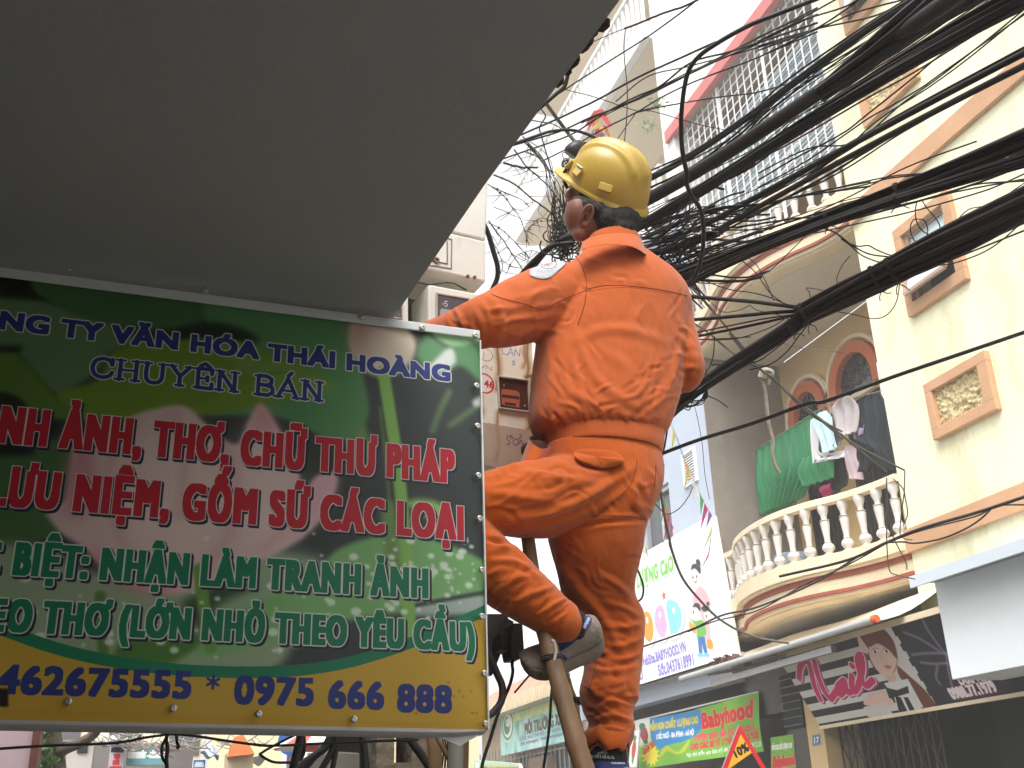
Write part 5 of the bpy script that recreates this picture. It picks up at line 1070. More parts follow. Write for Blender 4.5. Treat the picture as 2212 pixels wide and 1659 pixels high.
P = [Gp(480, 900, 2.75), Gp(938, 900, 2.75), Gp(938, 570, 2.75), Gp(700, 556, 2.75), Gp(520, 580, 2.75), Gp(480, 600, 2.75)]
MB().prism(P, (0, .18, 0)).build('case', M('cabinet_grey', S(136, 132, 122), .6, .12, 6), r, bevel=.004)
r = empty('dark_doorway_wall', Gp(900, 500, 3.3), 'dark brown wall behind the pole under the sign', 'wall')
MB().box((Gp(720, 500, 3.3)[0], 3.3, 0), (Gp(1100, 500, 3.3)[0], 3.4, 3.2)).build('wall', M('dark_brown_wall', S(44, 36, 30), .9, .2, 3), r)
tag(MB().tube(cr([PY(*q('L', x, y), 2.2) for x, y in ((-80, 380), (0, 370), (400, 345), (900, 325), (1130, 285), (1330, 255))], 24), .0028, 6).build('sagging_wire', m_black), 'thin black wire sagging left from the tie under the sign', 'wire')
tag(MB().tube(cr([PY(*q('L', x, y), 2.2) for x, y in ((1330, 255), (1500, 265), (1800, 310), (2050, 342), (2212, 345), (2700, 320), (3300, 300))], 24), .0028, 6).build('sagging_wire', m_black), 'thin black wire running right from the tie under the sign', 'wire')
tag(MB().tube(cr([PY(*q('L', x, y), 2.18) for x, y in ((1345, 215), (1310, 290), (1320, 360), (1312, 450), (1318, 560))], 16), .004, 6).build('hanging_wire', m_black), 'black cord hanging from the middle of the sign\'s lower edge', 'cord')
tag(MB().tube(cr([PY(*q('L', x, y), 2.18) for x, y in ((1305, 290), (1275, 360), (1280, 440), (1310, 490))], 16), .003, 6).build('cord_loop', m_black), 'looped black cord end beside the hanging cord', 'cord')
tag(MB().tube(cr([PY(*q('L', x, y), 2.18) for x, y in ((1390, 262), (1395, 320), (1408, 350), (1402, 364), (1394, 350))], 16), .003, 6).build('wire_hook', m_black), 'small hooked wire under the sign right of the hanging cord', 'wire')
tag(MB().tube(cr([Gp(x, y, 2.2) for x, y in ((400, 400), (200, 500), (80, 570), (70, 590), (180, 650), (340, 655))], 24), .0028, 6).build('bent_wire', m_black), 'bent black wire making a sideways loop left of the conduit', 'wire')
rs = np.random.RandomState(9); tm = MB()
for i in range(60):
    x = rs.choice([rs.uniform(1100, 2000), rs.uniform(700, 1300)]); y = 300+40*sin((x-1000)/260.)+rs.randn()*25; L_ = 60+rs.rand()*160
    P = cr([Lp(x, y, 9.6+rs.rand()*.3), Lp(x+L_*.5, y+20+rs.rand()*50, 9.6), Lp(x+L_, y+rs.randn()*30, 9.6+rs.rand()*.3)], 10); tm.tube(P, .004+.003*rs.rand(), 4)
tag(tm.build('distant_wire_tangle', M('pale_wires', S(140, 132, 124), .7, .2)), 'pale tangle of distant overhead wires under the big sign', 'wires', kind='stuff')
# dark bracket and lamp beyond the sign's right edge
r = empty('lamp_bracket', PY(1090, 1400, 2.5), 'dark slanting bracket with a black hanging fitting behind the yellow corner', 'bracket')
PS = lambda x, y, Y: PY(*q('S', x, y), Y)
MB().prism([PS(300, -40, 2.62), PS(660, -40, 2.62), PS(640, 60, 2.62), PS(450, 640, 2.62), PS(300, 700, 2.62)], (0, .03, 0)).build('slanting_board', M('brown_grey_board', S(78, 68, 60), .85, .2, 6), r)
MB().bar(PS(650, 30, 2.6), PS(410, 620, 2.6), .025, .025).build('edge_bar', m_iron, r)
MB().prism([PS(560, 170, 2.5), PS(700, 170, 2.5), PS(700, 375, 2.5), PS(560, 345, 2.5)], (0, .06, 0)).prism([PS(700, 60, 2.49), PS(812, 60, 2.49), PS(830, 350, 2.49), PS(800, 455, 2.49), PS(692, 458, 2.49), PS(672, 370, 2.49)], (0, .07, 0)).build('black_fitting', M('black_fitting', S(46, 40, 36), .6, .2, 10), r, bevel=.003)
tag(MB().tube(cr([PS(x, y, 2.5) for x, y in ((706, 455), (695, 520), (702, 600), (670, 740), (590, 930), (520, 1120), (450, 1350), (380, 1560), (355, 1700), (340, 1800))], 40), .0042, 8).build('hanging_wire', m_black, smooth=True), 'thin black cord hanging from the fitting to the bottom edge', 'cord')
tag(MB().tube(cr([PS(x, y, 2.4) for x, y in ((400, 200), (440, 400), (520, 600), (585, 760), (575, 920), (500, 1030), (430, 1080), (300, 1100))], 40), .0085, 10).build('grey_hose', m_black, smooth=True), 'thick dark hose curving behind the sign\'s right edge', 'hose')
tag(MB().tube(cr([PS(x, y, 2.6) for x, y in ((1140, 640), (1125, 900), (1105, 1200), (1080, 1400), (1040, 1660))], 24), .0035, 8).build('ladder_cord', m_black, smooth=True), 'thin black cord hanging beside the ladder rail', 'cord')
tag(MB().tube([PS(890, 630, 3.2), PS(720, 830, 3.2)], .0035, 6).build('wire_end', m_black), 'short stiff wire end sticking out below the raised shoe', 'wire')
# ------------------------------------------------------------------ overhead cables
def pd_path(z, pts, d0, d1, n=40, fit=0, run=False):
    Q0 = np.array(qs(z, pts) if isinstance(z, str) else [q(*p) for p in pts])
    if fit:
        s_ = np.r_[0, np.cumsum(np.linalg.norm(np.diff(Q0, axis=0), axis=1))]; s_ /= s_[-1]; u_ = np.linspace(0, 1, n); Q = np.stack([np.polyval(np.polyfit(s_, Q0[:, k], fit), u_) for k in (0, 1)], 1)
    else: Q = cr(Q0, n)
    L_ = np.r_[0, np.cumsum(np.linalg.norm(np.diff(Q, axis=0), axis=1))]; t = L_/L_[-1]
    P = np.array([PD(x, y, d0+(d1-d0)*u) for (x, y), u in zip(Q, t)])
    if not run: return P, t
    out_ = lambda p: p[0] > 2190 or p[1] < 12    # lines that leave the view run on down the street instead of stopping there
    tuck = lambda p: (p[0] < 1385-.72*p[1] and p[1] < 420)
    hid = lambda p: fit and 1235 < p[0] < 1470 and 380 < p[1] < 900
    for end in (0, 1):
        if end: P, Q = P[::-1], Q[::-1]; t = t[::-1]
        L2 = 5. if out_(Q[0]) else 2. if tuck(Q[0]) else .28 if hid(Q[0]) else 0
        if L2:
            d_ = nrm(P[0]-P[2]); ex = [P[0]+d_*L2*f for f in (1, .75, .5, .25)]; P = np.vstack([ex, P]); t = np.r_[[t[0]]*4, t]; Q = np.vstack([Q[:1]]*4+[Q])
        if end: P, Q, t = P[::-1], Q[::-1], t[::-1]
    return P, t
rsC = np.random.RandomState(77)
def cable(z, pts, d0, d1, px, label, name='overhead_cable', mat=None, n=40, group=None, cat='cable', jit=0.0, sides=7, extra=None, fit=0):
    P, t = pd_path(z, pts, d0, d1, n, fit, name in ('overhead_cable', 'loose_strand'))
    n = len(P)
    if jit:
        for k in range(3): P[:, k] += jit*np.cumsum(rsC.randn(n))*.12*np.sin(np.pi*t)
    mb = MB().tube(P, px*.5*max(d0, d1)*(.92 if d0 != d1 else 1)/FPX*np.ones(n), sides)
    if extra: extra(mb, P)
    o = mb.build(name, mat or (m_black, m_black3, m_black2)[len(COL.objects) % 3], smooth=True); return tag(o, label, cat, group)
def bundle(z, pts, d0, d1, w0, w1, ns, label, ties=(), seed=0, sp=None, fray=0.0, thick=None):
    P, t = pd_path(z, pts, d0, d1, 44, 3, True); rs = np.random.RandomState(seed); r = empty('cable_bundle', P[0], label, 'cable bundle')
    W_ = (w0+(w1-w0)*t)*.5*(d0+(d1-d0)*t)/FPX
    T = np.gradient(P, axis=0); T /= np.linalg.norm(T, axis=1)[:, None]; V_ = P-EYE; V_ /= np.linalg.norm(V_, axis=1)[:, None]; N_ = np.cross(T, V_); N_ /= np.linalg.norm(N_, axis=1)[:, None]
    for k in range(ns):
        a = 2*pi*k/ns*1.618*3; rad = sqrt((k+.5)/ns)*.86; u0, v0 = rad*cos(a), rad*sin(a); ph = rs.rand(4)*6.3
        u = u0+.16*np.sin(t*(3+3*rs.rand())+ph[0])+fray*np.sin(t*9+ph[2])*np.sin(pi*t); v = v0*.7+.14*np.sin(t*(3+3*rs.rand())+ph[1])
        rr = W_*(thick or .2)*(.6+.7*rs.rand())
        MB().tube(P+N_*(W_*u)[:, None]+V_*(W_*v)[:, None], rr, 6).build('strand', (m_black, m_black2, m_black3)[rs.randint(3)], r, smooth=True)
    for f in ties:
        i = int(np.argmin(abs(t-f))); c0 = P[i]; R_ = W_[i]*1.04; tb = MB()
        for dz in (-.004, .0, .005): tb.tube([c0+T[i]*(dz+.004*sin(a))+N_[i]*R_*cos(a)+V_[i]*R_*.8*sin(a) for a in np.linspace(0, 6.4, 22)], .0018, 5)
        for s_ in (-1, 1): tb.tube([c0+N_[i]*R_*-1, c0+N_[i]*R_*-1.35+T[i]*.014*s_, c0-N_[i]*R_*1.7+T[i]*.02*s_+rs.randn(3)*.006], .0016, 5)
        tb.build('tie_wire', m_iron, r)
    return r
# fine upper lines
cable('1', [(460, 335), (600, 272), (720, 225)], 3.7, 3.6, 2.2, 'thin wire stub from the canopy edge to the upright drop wire')
cable('1', [(720, 225), (870, 170), (1050, 95), (1200, 45), (1310, -8)], 3.6, 3.3, 5, 'topmost twisted cable curving up out of the frame above the helmet', jit=.004)
cable('1', [(725, 222), (715, 420), (740, 700), (735, 930), (716, 1130)], 3.6, 3.5, 2.6, 'thin wire dropping almost straight down to the helmet')
cable('1', [(100, 805), (350, 640), (650, 450), (900, 290), (1150, 110), (1300, -8)], 3.9, 3.3, 3.4, 'straight thin cable running up from the canopy edge beneath the topmost twisted one')
cable('1', [(0, 1020), (250, 910), (500, 790), (740, 650), (1000, 520), (1250, 410), (1440, 330)], 4.0, 3.3, 4.6, 'long cable rising from the canopy edge to join the thick curved one', jit=.004)
cable(None, [('1', 2260, -20), ('1', 1900, 120), ('1', 1700, 200), ('1', 1450, 340), ('1', 1290, 460), ('1', 1210, 600), ('1', 1170, 850), ('1', 1165, 1050), ('1', 1180, 1230), ('1', 1212, 1380), ('3', 345, 120), ('3', 385, 230), ('3', 450, 320), ('3', 480, 420), ('3', 490, 560), ('3', 480, 700), ('3', 450, 830), ('3', 400, 930), ('3', 300, 1040)], 2.6, 3.05, 10, 'thick black cable bending down sharply in front of the red canopy edge', n=90, sides=10)
U = [([(0, 1100), (230, 1030), (450, 930), (700, 840), (1000, 690), (1250, 500), (1600, 400), (2240, 180)], 4.2), ([(0, 1170), (300, 1060), (560, 900), (830, 760), (1100, 650), (1500, 460), (1800, 330), (2240, 70)], 3.8), ([(60, 1275), (350, 1130), (560, 1010), (800, 890), (1080, 730), (1400, 590), (1700, 480), (2240, 250)], 3.4),
     ([(380, 970), (600, 870), (860, 770), (1130, 640), (1500, 440), (1850, 260), (2240, 60)], 3.2), ([(650, 800), (900, 600), (1200, 520), (1500, 440), (1900, 330), (2240, 230)], 3.0), ([(560, 910), (900, 740), (1240, 560), (1560, 430), (1900, 270), (2240, 110)], 3.0), ([(450, 930), (800, 790), (1150, 620), (1550, 410), (2240, 60)], 2.6), ([(800, 890), (1000, 845), (1200, 810), (1500, 765), (1800, 720), (2240, 590)], 3.2)]
UL = ['uppermost wire of the fan leaving the canopy edge', 'second wire of the fan above the helmet', 'lowest wire of the fan touching the helmet top', 'steep wire of the fan ending at the black round lamp', 'wire of the fan bowing over the red canopy edge', 'middle wire of the fan crossing the red canopy edge', 'thinnest wire in the close group over the red canopy edge', 'flat wire crossing the blue louvres from the helmet top']
for (p, w_), l in zip(U, UL): cable('1', p, 4.0, 3.2, w_, l, group='fan of wires above the helmet', jit=.003)
cable('1', [(230, 700), (500, 770), (800, 870), (950, 880), (1300, 980), (1650, 1050)], 4.2, 4.2, 2, 'thin wire sloping down to the right across the fan of wires')
cable('1', [(650, 1115), (780, 930), (830, 880), (1000, 830)], 3.9, 3.8, 2.4, 'short wire slanting up from the helmet top')
for k, p in enumerate(([(0, 345), (330, 190), (700, 70), (830, 0)], [(0, 310), (400, 130), (640, 0)], [(0, 420), (500, 240), (800, 110), (1180, 5)], [(0, 385), (460, 250), (980, 130), (1250, -10)], [(0, 480), (470, 250), (760, 60), (840, -10)])):
    cable('2', p, 3.2, 2.9, 4.2, ['highest', 'next highest', 'middle', 'flattest', 'lowest'][k]+' thin wire over the top of the security grid', group='wires over the security grid', jit=.002)
# main heavy cables
for k, dy in enumerate((0, 26)): cable(None, [('1', 905, 1395+dy), ('1', 1200, 1245+dy), ('1', 1500, 1045+dy), ('1', 1800, 860+dy), ('2', 100, 790+dy), ('2', 400, 600+dy), ('2', 800, 305+dy), ('2', 1150, 90+dy), ('2', 1320, -20+dy), ('2', 1450, -105+dy)], 3.5, 2.6, 10 if k == 0 else 9, ['upper', 'lower'][k]+' of the two paired cables just above the thickest cable', n=60, group='paired cables', fit=3)
cable(None, [('1', 900, 1570), ('1', 1250, 1375), ('1', 1700, 1110), ('2', 0, 1090), ('2', 500, 770), ('2', 900, 490), ('2', 1300, 210), ('2', 1650, -40), ('2', 1850, -180)], 3.4, 2.3, 30, 'thickest single black cable crossing up to the top right corner', n=60, sides=14, fit=3)
bundle(None, [('1', 840, 1765), ('1', 1100, 1620), ('1', 1500, 1395), ('1', 1800, 1205), ('2', 0, 1240), ('2', 400, 990), ('2', 900, 720), ('2', 1300, 490), ('2', 1750, 200), ('2', 2250, -60)], 3.3, 2.4, 20, 52, 13, 'flat bundle of black cables right below the thickest cable', seed=1, thick=.3)
bundle(None, [('2', 500, 780), ('2', 900, 480), ('2', 1300, 190), ('2', 1640, -60), ('2', 1850, -210)], 2.75, 2.4, 34, 86, 12, 'dense cables fused along the thickest cable near the top edge', seed=2, thick=.34)
cable(None, [('1', 1300, 1540), ('1', 1700, 1310), ('2', 0, 1330), ('2', 250, 1200), ('2', 560, 1020), ('2', 900, 820), ('2', 1300, 600), ('2', 1800, 290), ('2', 2260, 20)], 3.3, 2.7, 4.2, 'dark red cable under the flat bundle', mat=M('dark_red_rubber', S(84, 26, 30), .5))
for k, (p, w_) in enumerate((([(0, 1500), (300, 1320), (700, 1110), (900, 960), (1300, 640), (1600, 400), (2260, 40)], 4), ([(0, 1560), (400, 1340), (900, 1000), (1250, 800), (1600, 560), (2260, 90)], 3.6), ([(0, 1440), (430, 1230), (800, 1180), (1180, 870), (1500, 640), (1900, 330), (2260, 40)], 3.6), ([(180, 1633), (700, 1260), (1000, 990), (1400, 730), (1700, 520), (2260, 70)], 3.4))):
    cable('2', p, 3.3, 2.8, w_, ['upper', 'lower', 'crossing', 'outermost'][k]+' single wire between the flat bundle and the twin cables', group='wires above the twin cables', jit=.003)
for k, p in enumerate(([(-520, 1900), (-120, 1700), (170, 1560), (700, 1240), (1300, 905), (2260, 425)], [(-480, 1980), (-60, 1760), (230, 1630), (800, 1250), (1400, 965), (2260, 525)])):
    cable('2', p, 3.4, 2.5, 13, ['upper', 'lower'][k]+' of the two straight twin cables crossing the orange band', group='twin cables', sides=10, fit=2)
for k, p in enumerate(([(0, 185), (300, 110), (600, 50), (900, 20), (1551, -90)], [(0, 195), (350, 125), (560, 70), (800, 40), (1200, -40), (1551, -120)], [(0, 330), (200, 240), (350, 170), (560, 60), (760, -30), (1200, -200)], [(0, 480), (400, 390), (750, 310), (1000, 240), (1300, 150), (1600, 20)])):
    cable('4', p, 3.4, 2.9, 3.4, ['upper thin wire just above the upper tied bundle', 'second thin wire just above the upper tied bundle', 'steep thin wire crossing the orange band', 'thin wire just below the upper tied bundle'][k], jit=.002)
# upper tied bundle
bundle(None, [('3', 120, 960), ('3', 300, 890), ('3', 500, 820), ('3', 800, 690), ('3', 1100, 590), ('3', 1450, 460), ('4', 300, 280), ('4', 500, 210), ('4', 700, 140), ('4', 1000, 30), ('4', 1300, -110), ('4', 1640, -262)], 3.35, 2.6, 20, 48, 20, 'upper tied bundle of cables passing below the railing of the upper balcony', ties=(.45, .62), seed=3)
bundle(None, [('3', 200, 1060), ('3', 450, 930), ('3', 800, 740), ('3', 1100, 620), ('3', 1500, 520), ('4', 250, 330), ('4', 480, 265), ('4', 800, 170), ('4', 1200, 40), ('4', 1640, -90)], 3.3, 2.6, 13, 34, 13, 'flatter bundle splitting off under the upper tied bundle', ties=(.62,), seed=4)
for k, p in enumerate(([(380, 240), (700, 160), (900, 90), (1551, -40)], [(700, 260), (1000, 180), (1300, 120), (1600, 70)], [(500, 300), (900, 210), (1200, 120), (1600, 90)])): cable('4', p, 3.1, 2.9, 4, ['upper', 'middle', 'lower'][k]+' loose strand beside the flatter bundle at the right edge', group='strands beside the flatter bundle', jit=.002)
# lower big bundle with its joint
bundle(None, [('3', 1290, 1250), ('3', 1450, 1180), ('3', 1650, 1070), ('4', 300, 890), ('4', 600, 740), ('4', 900, 600), ('4', 1200, 455), ('4', 1620, 230)], 3.2, 2.5, 48, 76, 34, 'heaviest bundle of cables rising to the right past the tilted window', ties=(.03, .33, .40), seed=5, thick=.2)
bundle(None, [('5', 270, 560), ('5', 420, 440), ('5', 550, 330), ('5', 800, 175), ('5', 1050, 20), ('3', 1150, 1400), ('3', 1330, 1270)], 3.4, 3.2, 27, 33, 10, 'tight cable bundle dropping from the joint behind the worker\'s elbow', ties=(.9,), seed=6, thick=.36)
cable('3', [(1300, 1175), (1100, 1150), (900, 1125), (600, 1100), (300, 1075)], 3.2, 3.4, 9, 'thick cable leaving the joint toward the worker\'s shoulder', sides=9)
cable('3', [(1330, 1205), (1100, 1215), (900, 1235), (600, 1262), (300, 1285)], 3.2, 3.4, 8.5, 'thick cable leaving the joint toward the worker\'s upper arm', sides=9)
cable('3', [(1300, 1225), (1050, 1290), (800, 1345), (600, 1385), (380, 1430)], 3.2, 3.4, 6.5, 'cable leaving the joint toward the worker\'s elbow', sides=8)
cable('3', [(1250, 1235), (1000, 1270), (700, 1330), (380, 1395)], 3.2, 3.4, 3.6, 'thin wire leaving the joint beside the elbow cable')
cable('3', [(1200, 1250), (1060, 1340), (800, 1430), (600, 1448), (420, 1440)], 3.2, 3.4, 2.4, 'slack thin wire sagging from the joint to the elbow')
for k, p in enumerate(([(560, 1659), (900, 1640), (1050, 1560), (1200, 1440), (1340, 1320)], [(880, 1700), (1060, 1650), (1200, 1540), (1290, 1420), (1380, 1310)])): cable('3', p, 3.4, 3.2, 3, ['upper', 'lower'][k]+' slack wire hanging under the joint', group='slack wires under the joint')
for a, b, l in (([(370, 960), (560, 970), (720, 965), (900, 930), (1050, 860), (1180, 740), (1350, 570)], 2.4, 'long slack wire looping across the upper balcony moulding'), ([(500, 950), (700, 1020), (900, 1050), (1050, 1090), (1200, 1150), (1290, 1160)], 2.6, 'slack wire running down to the joint from the bent cable'), ([(800, 770), (900, 850), (980, 950), (1060, 1060), (1180, 1150)], 2.4, 'wire slanting over the moulding down to the joint'), ([(850, 740), (940, 820), (1020, 970), (1085, 1120)], 2.2, 'second wire slanting over the moulding down to the joint'), ([(560, 1140), (650, 1210), (780, 1200), (880, 1155)], 2, 'small slack loop left of the joint'), ([(880, 1155), (950, 1200), (1100, 1230), (1220, 1280)], 2, 'thin wire curling under the thick joint cables'), ([(1620, 970), (1615, 920), (1660, 820), (1725, 740)], 2, 'short wire end standing up from the heaviest bundle'), ([(1390, 1090), (1380, 1040), (1355, 1010), (1450, 1020), (1520, 1040)], 2, 'bent wire end above the joint')):
    cable('3', a, 3.2, 3.15, b, l)
cable('4', [(60, 440), (150, 470), (250, 550), (330, 575), (400, 570), (460, 600), (560, 640), (640, 650)], 3.1, 3.1, 3, 'thin wire hanging in a step between the two tied bundles')
cable('4', [(90, 445), (180, 490), (270, 560), (400, 630), (560, 655)], 3.1, 3.1, 3.4, 'second wire hanging between the two tied bundles')
cable('4', [(200, 520), (270, 570), (350, 640), (440, 680), (510, 700)], 3.1, 3.1, 3, 'lowest wire hanging between the two tied bundles')
cable('4', [(760, 240), (748, 320), (760, 400), (800, 460), (860, 492), (920, 485), (930, 430), (900, 370), (840, 300), (800, 240)], 3.1, 3.1, 2.6, 'large open wire loop hanging over the cream wall', name='wire_loop')
cable('4', [(795, 558), (740, 530), (712, 450), (730, 385), (775, 374), (820, 390), (840, 450), (830, 500), (795, 560)], 3.1, 3.1, 2.4, 'closed wire ring standing on the heaviest bundle', name='wire_loop')
cable('4', [(995, 460), (1050, 390), (1150, 300), (1300, 275), (1390, 240), (1450, 180), (1551, 110)], 3.1, 2.9, 2.6, 'slack wire curving up from the heaviest bundle over the cream wall')
cable('4', [(180, 1060), (300, 1080), (440, 1110), (540, 1080), (610, 980), (635, 820)], 3.1, 3.05, 2.4, 'slack wire loop hanging below the heaviest bundle')
cable('4', [(440, 920), (500, 915), (550, 885), (580, 850)], 3.05, 3.05, 2, 'tiny slack loop under the heaviest bundle')
cable('4', [(730, 770), (900, 720), (1100, 640), (1350, 540), (1600, 440)], 3.0, 2.75, 4.2, 'loose cable just below the heaviest bundle')
cable('4', [(760, 760), (900, 720), (1050, 695), (1250, 620), (1400, 520), (1600, 340)], 3.0, 2.75, 3.2, 'bowed loose cable crossing the tilted window')
# double service cable and lower lines
for k, dy in enumerate((0, 13)): cable(None, [('5', 120, 895+dy), ('5', 200, 865+dy), ('5', 500, 753+dy), ('5', 900, 630+dy), ('5', 1300, 485+dy), ('6', 200, 465+dy), ('6', 700, 285+dy), ('6', 1200, 115+dy), ('6', 1700, -55+dy)], 3.5, 3.0, 5, ['upper', 'lower'][k]+' line of the straight double cable in front of the laundry', group='double cable', n=60, mat=M('grey_cable', S(58, 58, 58), .35))
cable('6', [(-150, 1770), (350, 1650), (640, 1520), (900, 1415), (1300, 1300), (1680, 1175)], 5.9, 4.6, 6.5, 'cable running along the orange band above the blank signboard')
cable('6', [(640, 1522), (900, 1430), (1300, 1325), (1450, 1250), (1680, 1240)], 5.8, 4.6, 3.4, 'thinner cable beside the orange band cable')
cable('6', [(640, 1520), (760, 1515), (850, 1525), (1030, 1495), (1200, 1430), (1330, 1350), (1420, 1265)], 5.7, 5.0, 4, 'slack grey cable drooping below the orange band cable')
cable(None, [('8', 905, 65), ('8', 700, 170), ('8', 400, 350), ('8', 0, 520), ('7', 700, 640), ('7', 480, 740), ('7', 155, 855)], 5.8, 6.6, 4.4, 'thin dark line dropping along the lower balcony edge to the kindergarten sign', n=50)
cable(None, [('8', 900, 75), ('8', 650, 215), ('8', 300, 380), ('8', 0, 545), ('7', 650, 680), ('7', 470, 750)], 5.75, 6.6, 3, 'second thin line along the lower balcony edge', n=50)
cable('6', [(0, 490), (300, 720), (430, 830), (640, 1000)], 5.2, 5.5, 4.6, 'lower grey wire slanting across the laundry', mat=M('grey_wire', S(96, 92, 84), .6))
cable('6', [(30, 540), (200, 640), (400, 790), (600, 900), (770, 985)], 5.2, 5.6, 4.6, 'upper grey wire slanting across the laundry', mat=bpy.data.materials['grey_wire'])
cable('5', [(600, 0), (750, 120), (960, 250), (1200, 450), (1560, 755)], 4.6, 5.2, 4.4, 'grey wire slanting down to the rope knot', mat=bpy.data.materials['grey_wire'])
cable('5', [(720, -30), (820, 100), (960, 245), (1060, 320), (1300, 560), (1555, 700)], 4.6, 5.2, 4.4, 'second grey wire slanting down to the rope knot', mat=bpy.data.materials['grey_wire'])
for p in ([(640, 1040), (645, 1200), (660, 1350), (690, 1480), (780, 1660), (790, 1720)], [(775, 990), (770, 1150), (750, 1300), (740, 1450), (770, 1490), (830, 1500)], [(640, 1040), (640, 1300), (642, 1520), (660, 1720), (720, 1760), (850, 1790)], [(690, 1050), (760, 1120), (780, 1200), (795, 1310), (760, 1400)]): cable('6', p, 5.6, 5.7, 2.8, 'thin dark wire hanging in loops from the balcony corner beside the cream wall', name='hanging_wire', group='wires hanging at the balcony corner', mat=bpy.data.materials['grey_wire'])
m_rope = M('pale_rope', S(176, 166, 150), .9, .2, 40, .3, 80)
RP = empty('pale_rope', PD(*q('5', 960, 270), 5.0), 'pale rope hanging from a knot on the slanting wires in front of the concrete wall', 'rope')
P, t = pd_path('5', [(955, 280), (985, 400), (1000, 520), (1015, 650), (1045, 770), (1040, 860), (1060, 950), (1092, 1003)], 5.0, 5.0); MB().tube(P, .0085, 7).build('hanging_end', m_rope, RP, smooth=True)
P, t = pd_path('5', [(950, 300), (965, 255), (1000, 245), (1040, 265), (1000, 290), (960, 300), (985, 250), (1010, 300), (1005, 350)], 4.98, 5.0); MB().tube(P, .012, 7).build('knot', m_rope, RP, smooth=True)
cable(None, [('5', 205, 1000), ('5', 215, 1150), ('5', 245, 1330), ('5', 290, 1550), ('7', 350, 170), ('7', 430, 385), ('7', 560, 550), ('7', 700, 680), ('7', 900, 780), ('7', 1140, 826)], 3.6, 4.6, 5.4, 'grey hose sagging from behind the worker\'s hip to the rolled awning', name='grey_hose', mat=M('grey_hose', S(120, 116, 108), .5), n=60)
cable('7', [(100, 290), (130, 330), (165, 420), (172, 480), (158, 530), (120, 552), (80, 540)], 3.3, 3.3, 4.4, 'black wire loop sticking out behind the worker\'s calf', name='wire_loop')
cable('5', [(160, 1215), (240, 1300), (290, 1305), (360, 1260), (420, 1180), (455, 1105)], 4.2, 4.4, 2.4, 'thin slack wire below the bunting beside the hip')
cable('5', [(275, 600), (262, 700), (235, 850), (205, 940), (190, 1000)], 3.4, 3.4, 4, 'black wire dropping beside the jacket hem')
cable('5', [(205, 770), (210, 900), (195, 960)], 3.4, 3.4, 2, 'thin wire beside the jacket hem')
cable('5', [(455, 480), (480, 570), (520, 780), (540, 1000), (575, 1200)], 6.1, 6.2, 1.6, 'fine grey wire running down the blue grey wall', mat=bpy.data.materials['grey_wire'])
cable('5', [(1090, 40), (1300, 90), (1560, 115)], 5.3, 5.3, 1.6, 'fine grey wire under the upper soffit', mat=bpy.data.materials['grey_wire'])
cable('5', [(560, 435), (640, 470), (710, 520)], 3.4, 3.4, 2.6, 'stray wire end below the tight bundle')
for k in range(8):
    a = rsC.rand()*100; cable('5', [(300+a, 580-a*.5), (380, 520+rsC.randn()*15), (430+rsC.randn()*15, 500+rsC.randn()*20), (500+rsC.randn()*20, 470+rsC.randn()*20), (560, 400+rsC.randn()*15)], 3.35, 3.35, 2.4, 'loose wire looping under the tight bundle by the elbow', group='loops under the tight bundle', jit=.003)
cable('5', [(470, 10), (520, 20), (700, 12), (880, 0)], 3.4, 3.4, 2.6, 'thin level wire behind the worker\'s upper arm')
cable('5', [(612, 0), (608, 100), (590, 190), (545, 270), (480, 330)], 3.2, 3.2, 2.6, 'wire curving down past the elbow')
cable('5', [(480, 60), (520, 160), (565, 300), (570, 360), (540, 420)], 3.2, 3.2, 1.8, 'thin wire bowing past the elbow')
# loose tangle right of the worker
for k in range(40):
    y0 = rsC.uniform(380, 1000); y1 = y0+rsC.uniform(-260, 120)-80; x1 = rsC.uniform(350, 1150); xm = x1*.5
    cable('3', [(-60, y0+40), (xm*.5, y0+rsC.randn()*25), (xm, (y0+y1)/2+rsC.randn()*40), (x1*.8, y1+rsC.randn()*25), (x1, y1-30)], 3.5+rsC.rand()*.4, 3.3+rsC.rand()*.2, rsC.choice([2.6, 3.4, 4.5, 6.5]), 'thin black wire in the loose tangle right of the worker\'s shoulder', name='loose_wire', group='loose tangle right of the shoulder', jit=.0035)
for k in range(16):
    x0 = rsC.uniform(0, 300); y0 = rsC.uniform(480, 900)
    cable('3', [(x0, y0), (x0+rsC.uniform(60, 150), y0+rsC.uniform(60, 180)), (x0+rsC.uniform(160, 300), y0+rsC.uniform(200, 420))], 3.6, 3.4, rsC.choice([1.8, 2.6, 4]), 'thin black wire slanting down through the tangle beside the shoulder', name='loose_wire', group='slanting wires beside the shoulder', jit=.005)
for k, p in enumerate(([(0, 500), (200, 780), (350, 950), (500, 1130), (700, 1360), (830, 1530)], [(380, 1000), (500, 1120), (640, 1290), (900, 1600)], [(380, 1290), (560, 1410), (700, 1530), (780, 1600)])): cable('3', p, 3.7, 4.4, 4.2, ['upper', 'middle', 'lower'][k]+' grey wire slanting down right under the tangle to the concrete wall', group='grey slanting wires', mat=bpy.data.materials['grey_wire'])
for k, p in enumerate(([(0, 580), (130, 530), (200, 500), (300, 440), (420, 390), (640, 330), (900, 310), (1100, 280), (1500, 190), (1900, 110)], [(120, 700), (300, 590), (500, 380), (700, 330), (1000, 300), (1300, 240), (1900, 150)], [(500, 480), (700, 500), (900, 480), (1200, 430), (1450, 410)])): cable('3', p, 3.4, 3.1, 4.4, ['upper', 'middle', 'lower'][k]+' flat cable spreading from the tangle to the upper balcony', group='flat cables from the tangle', jit=.003)
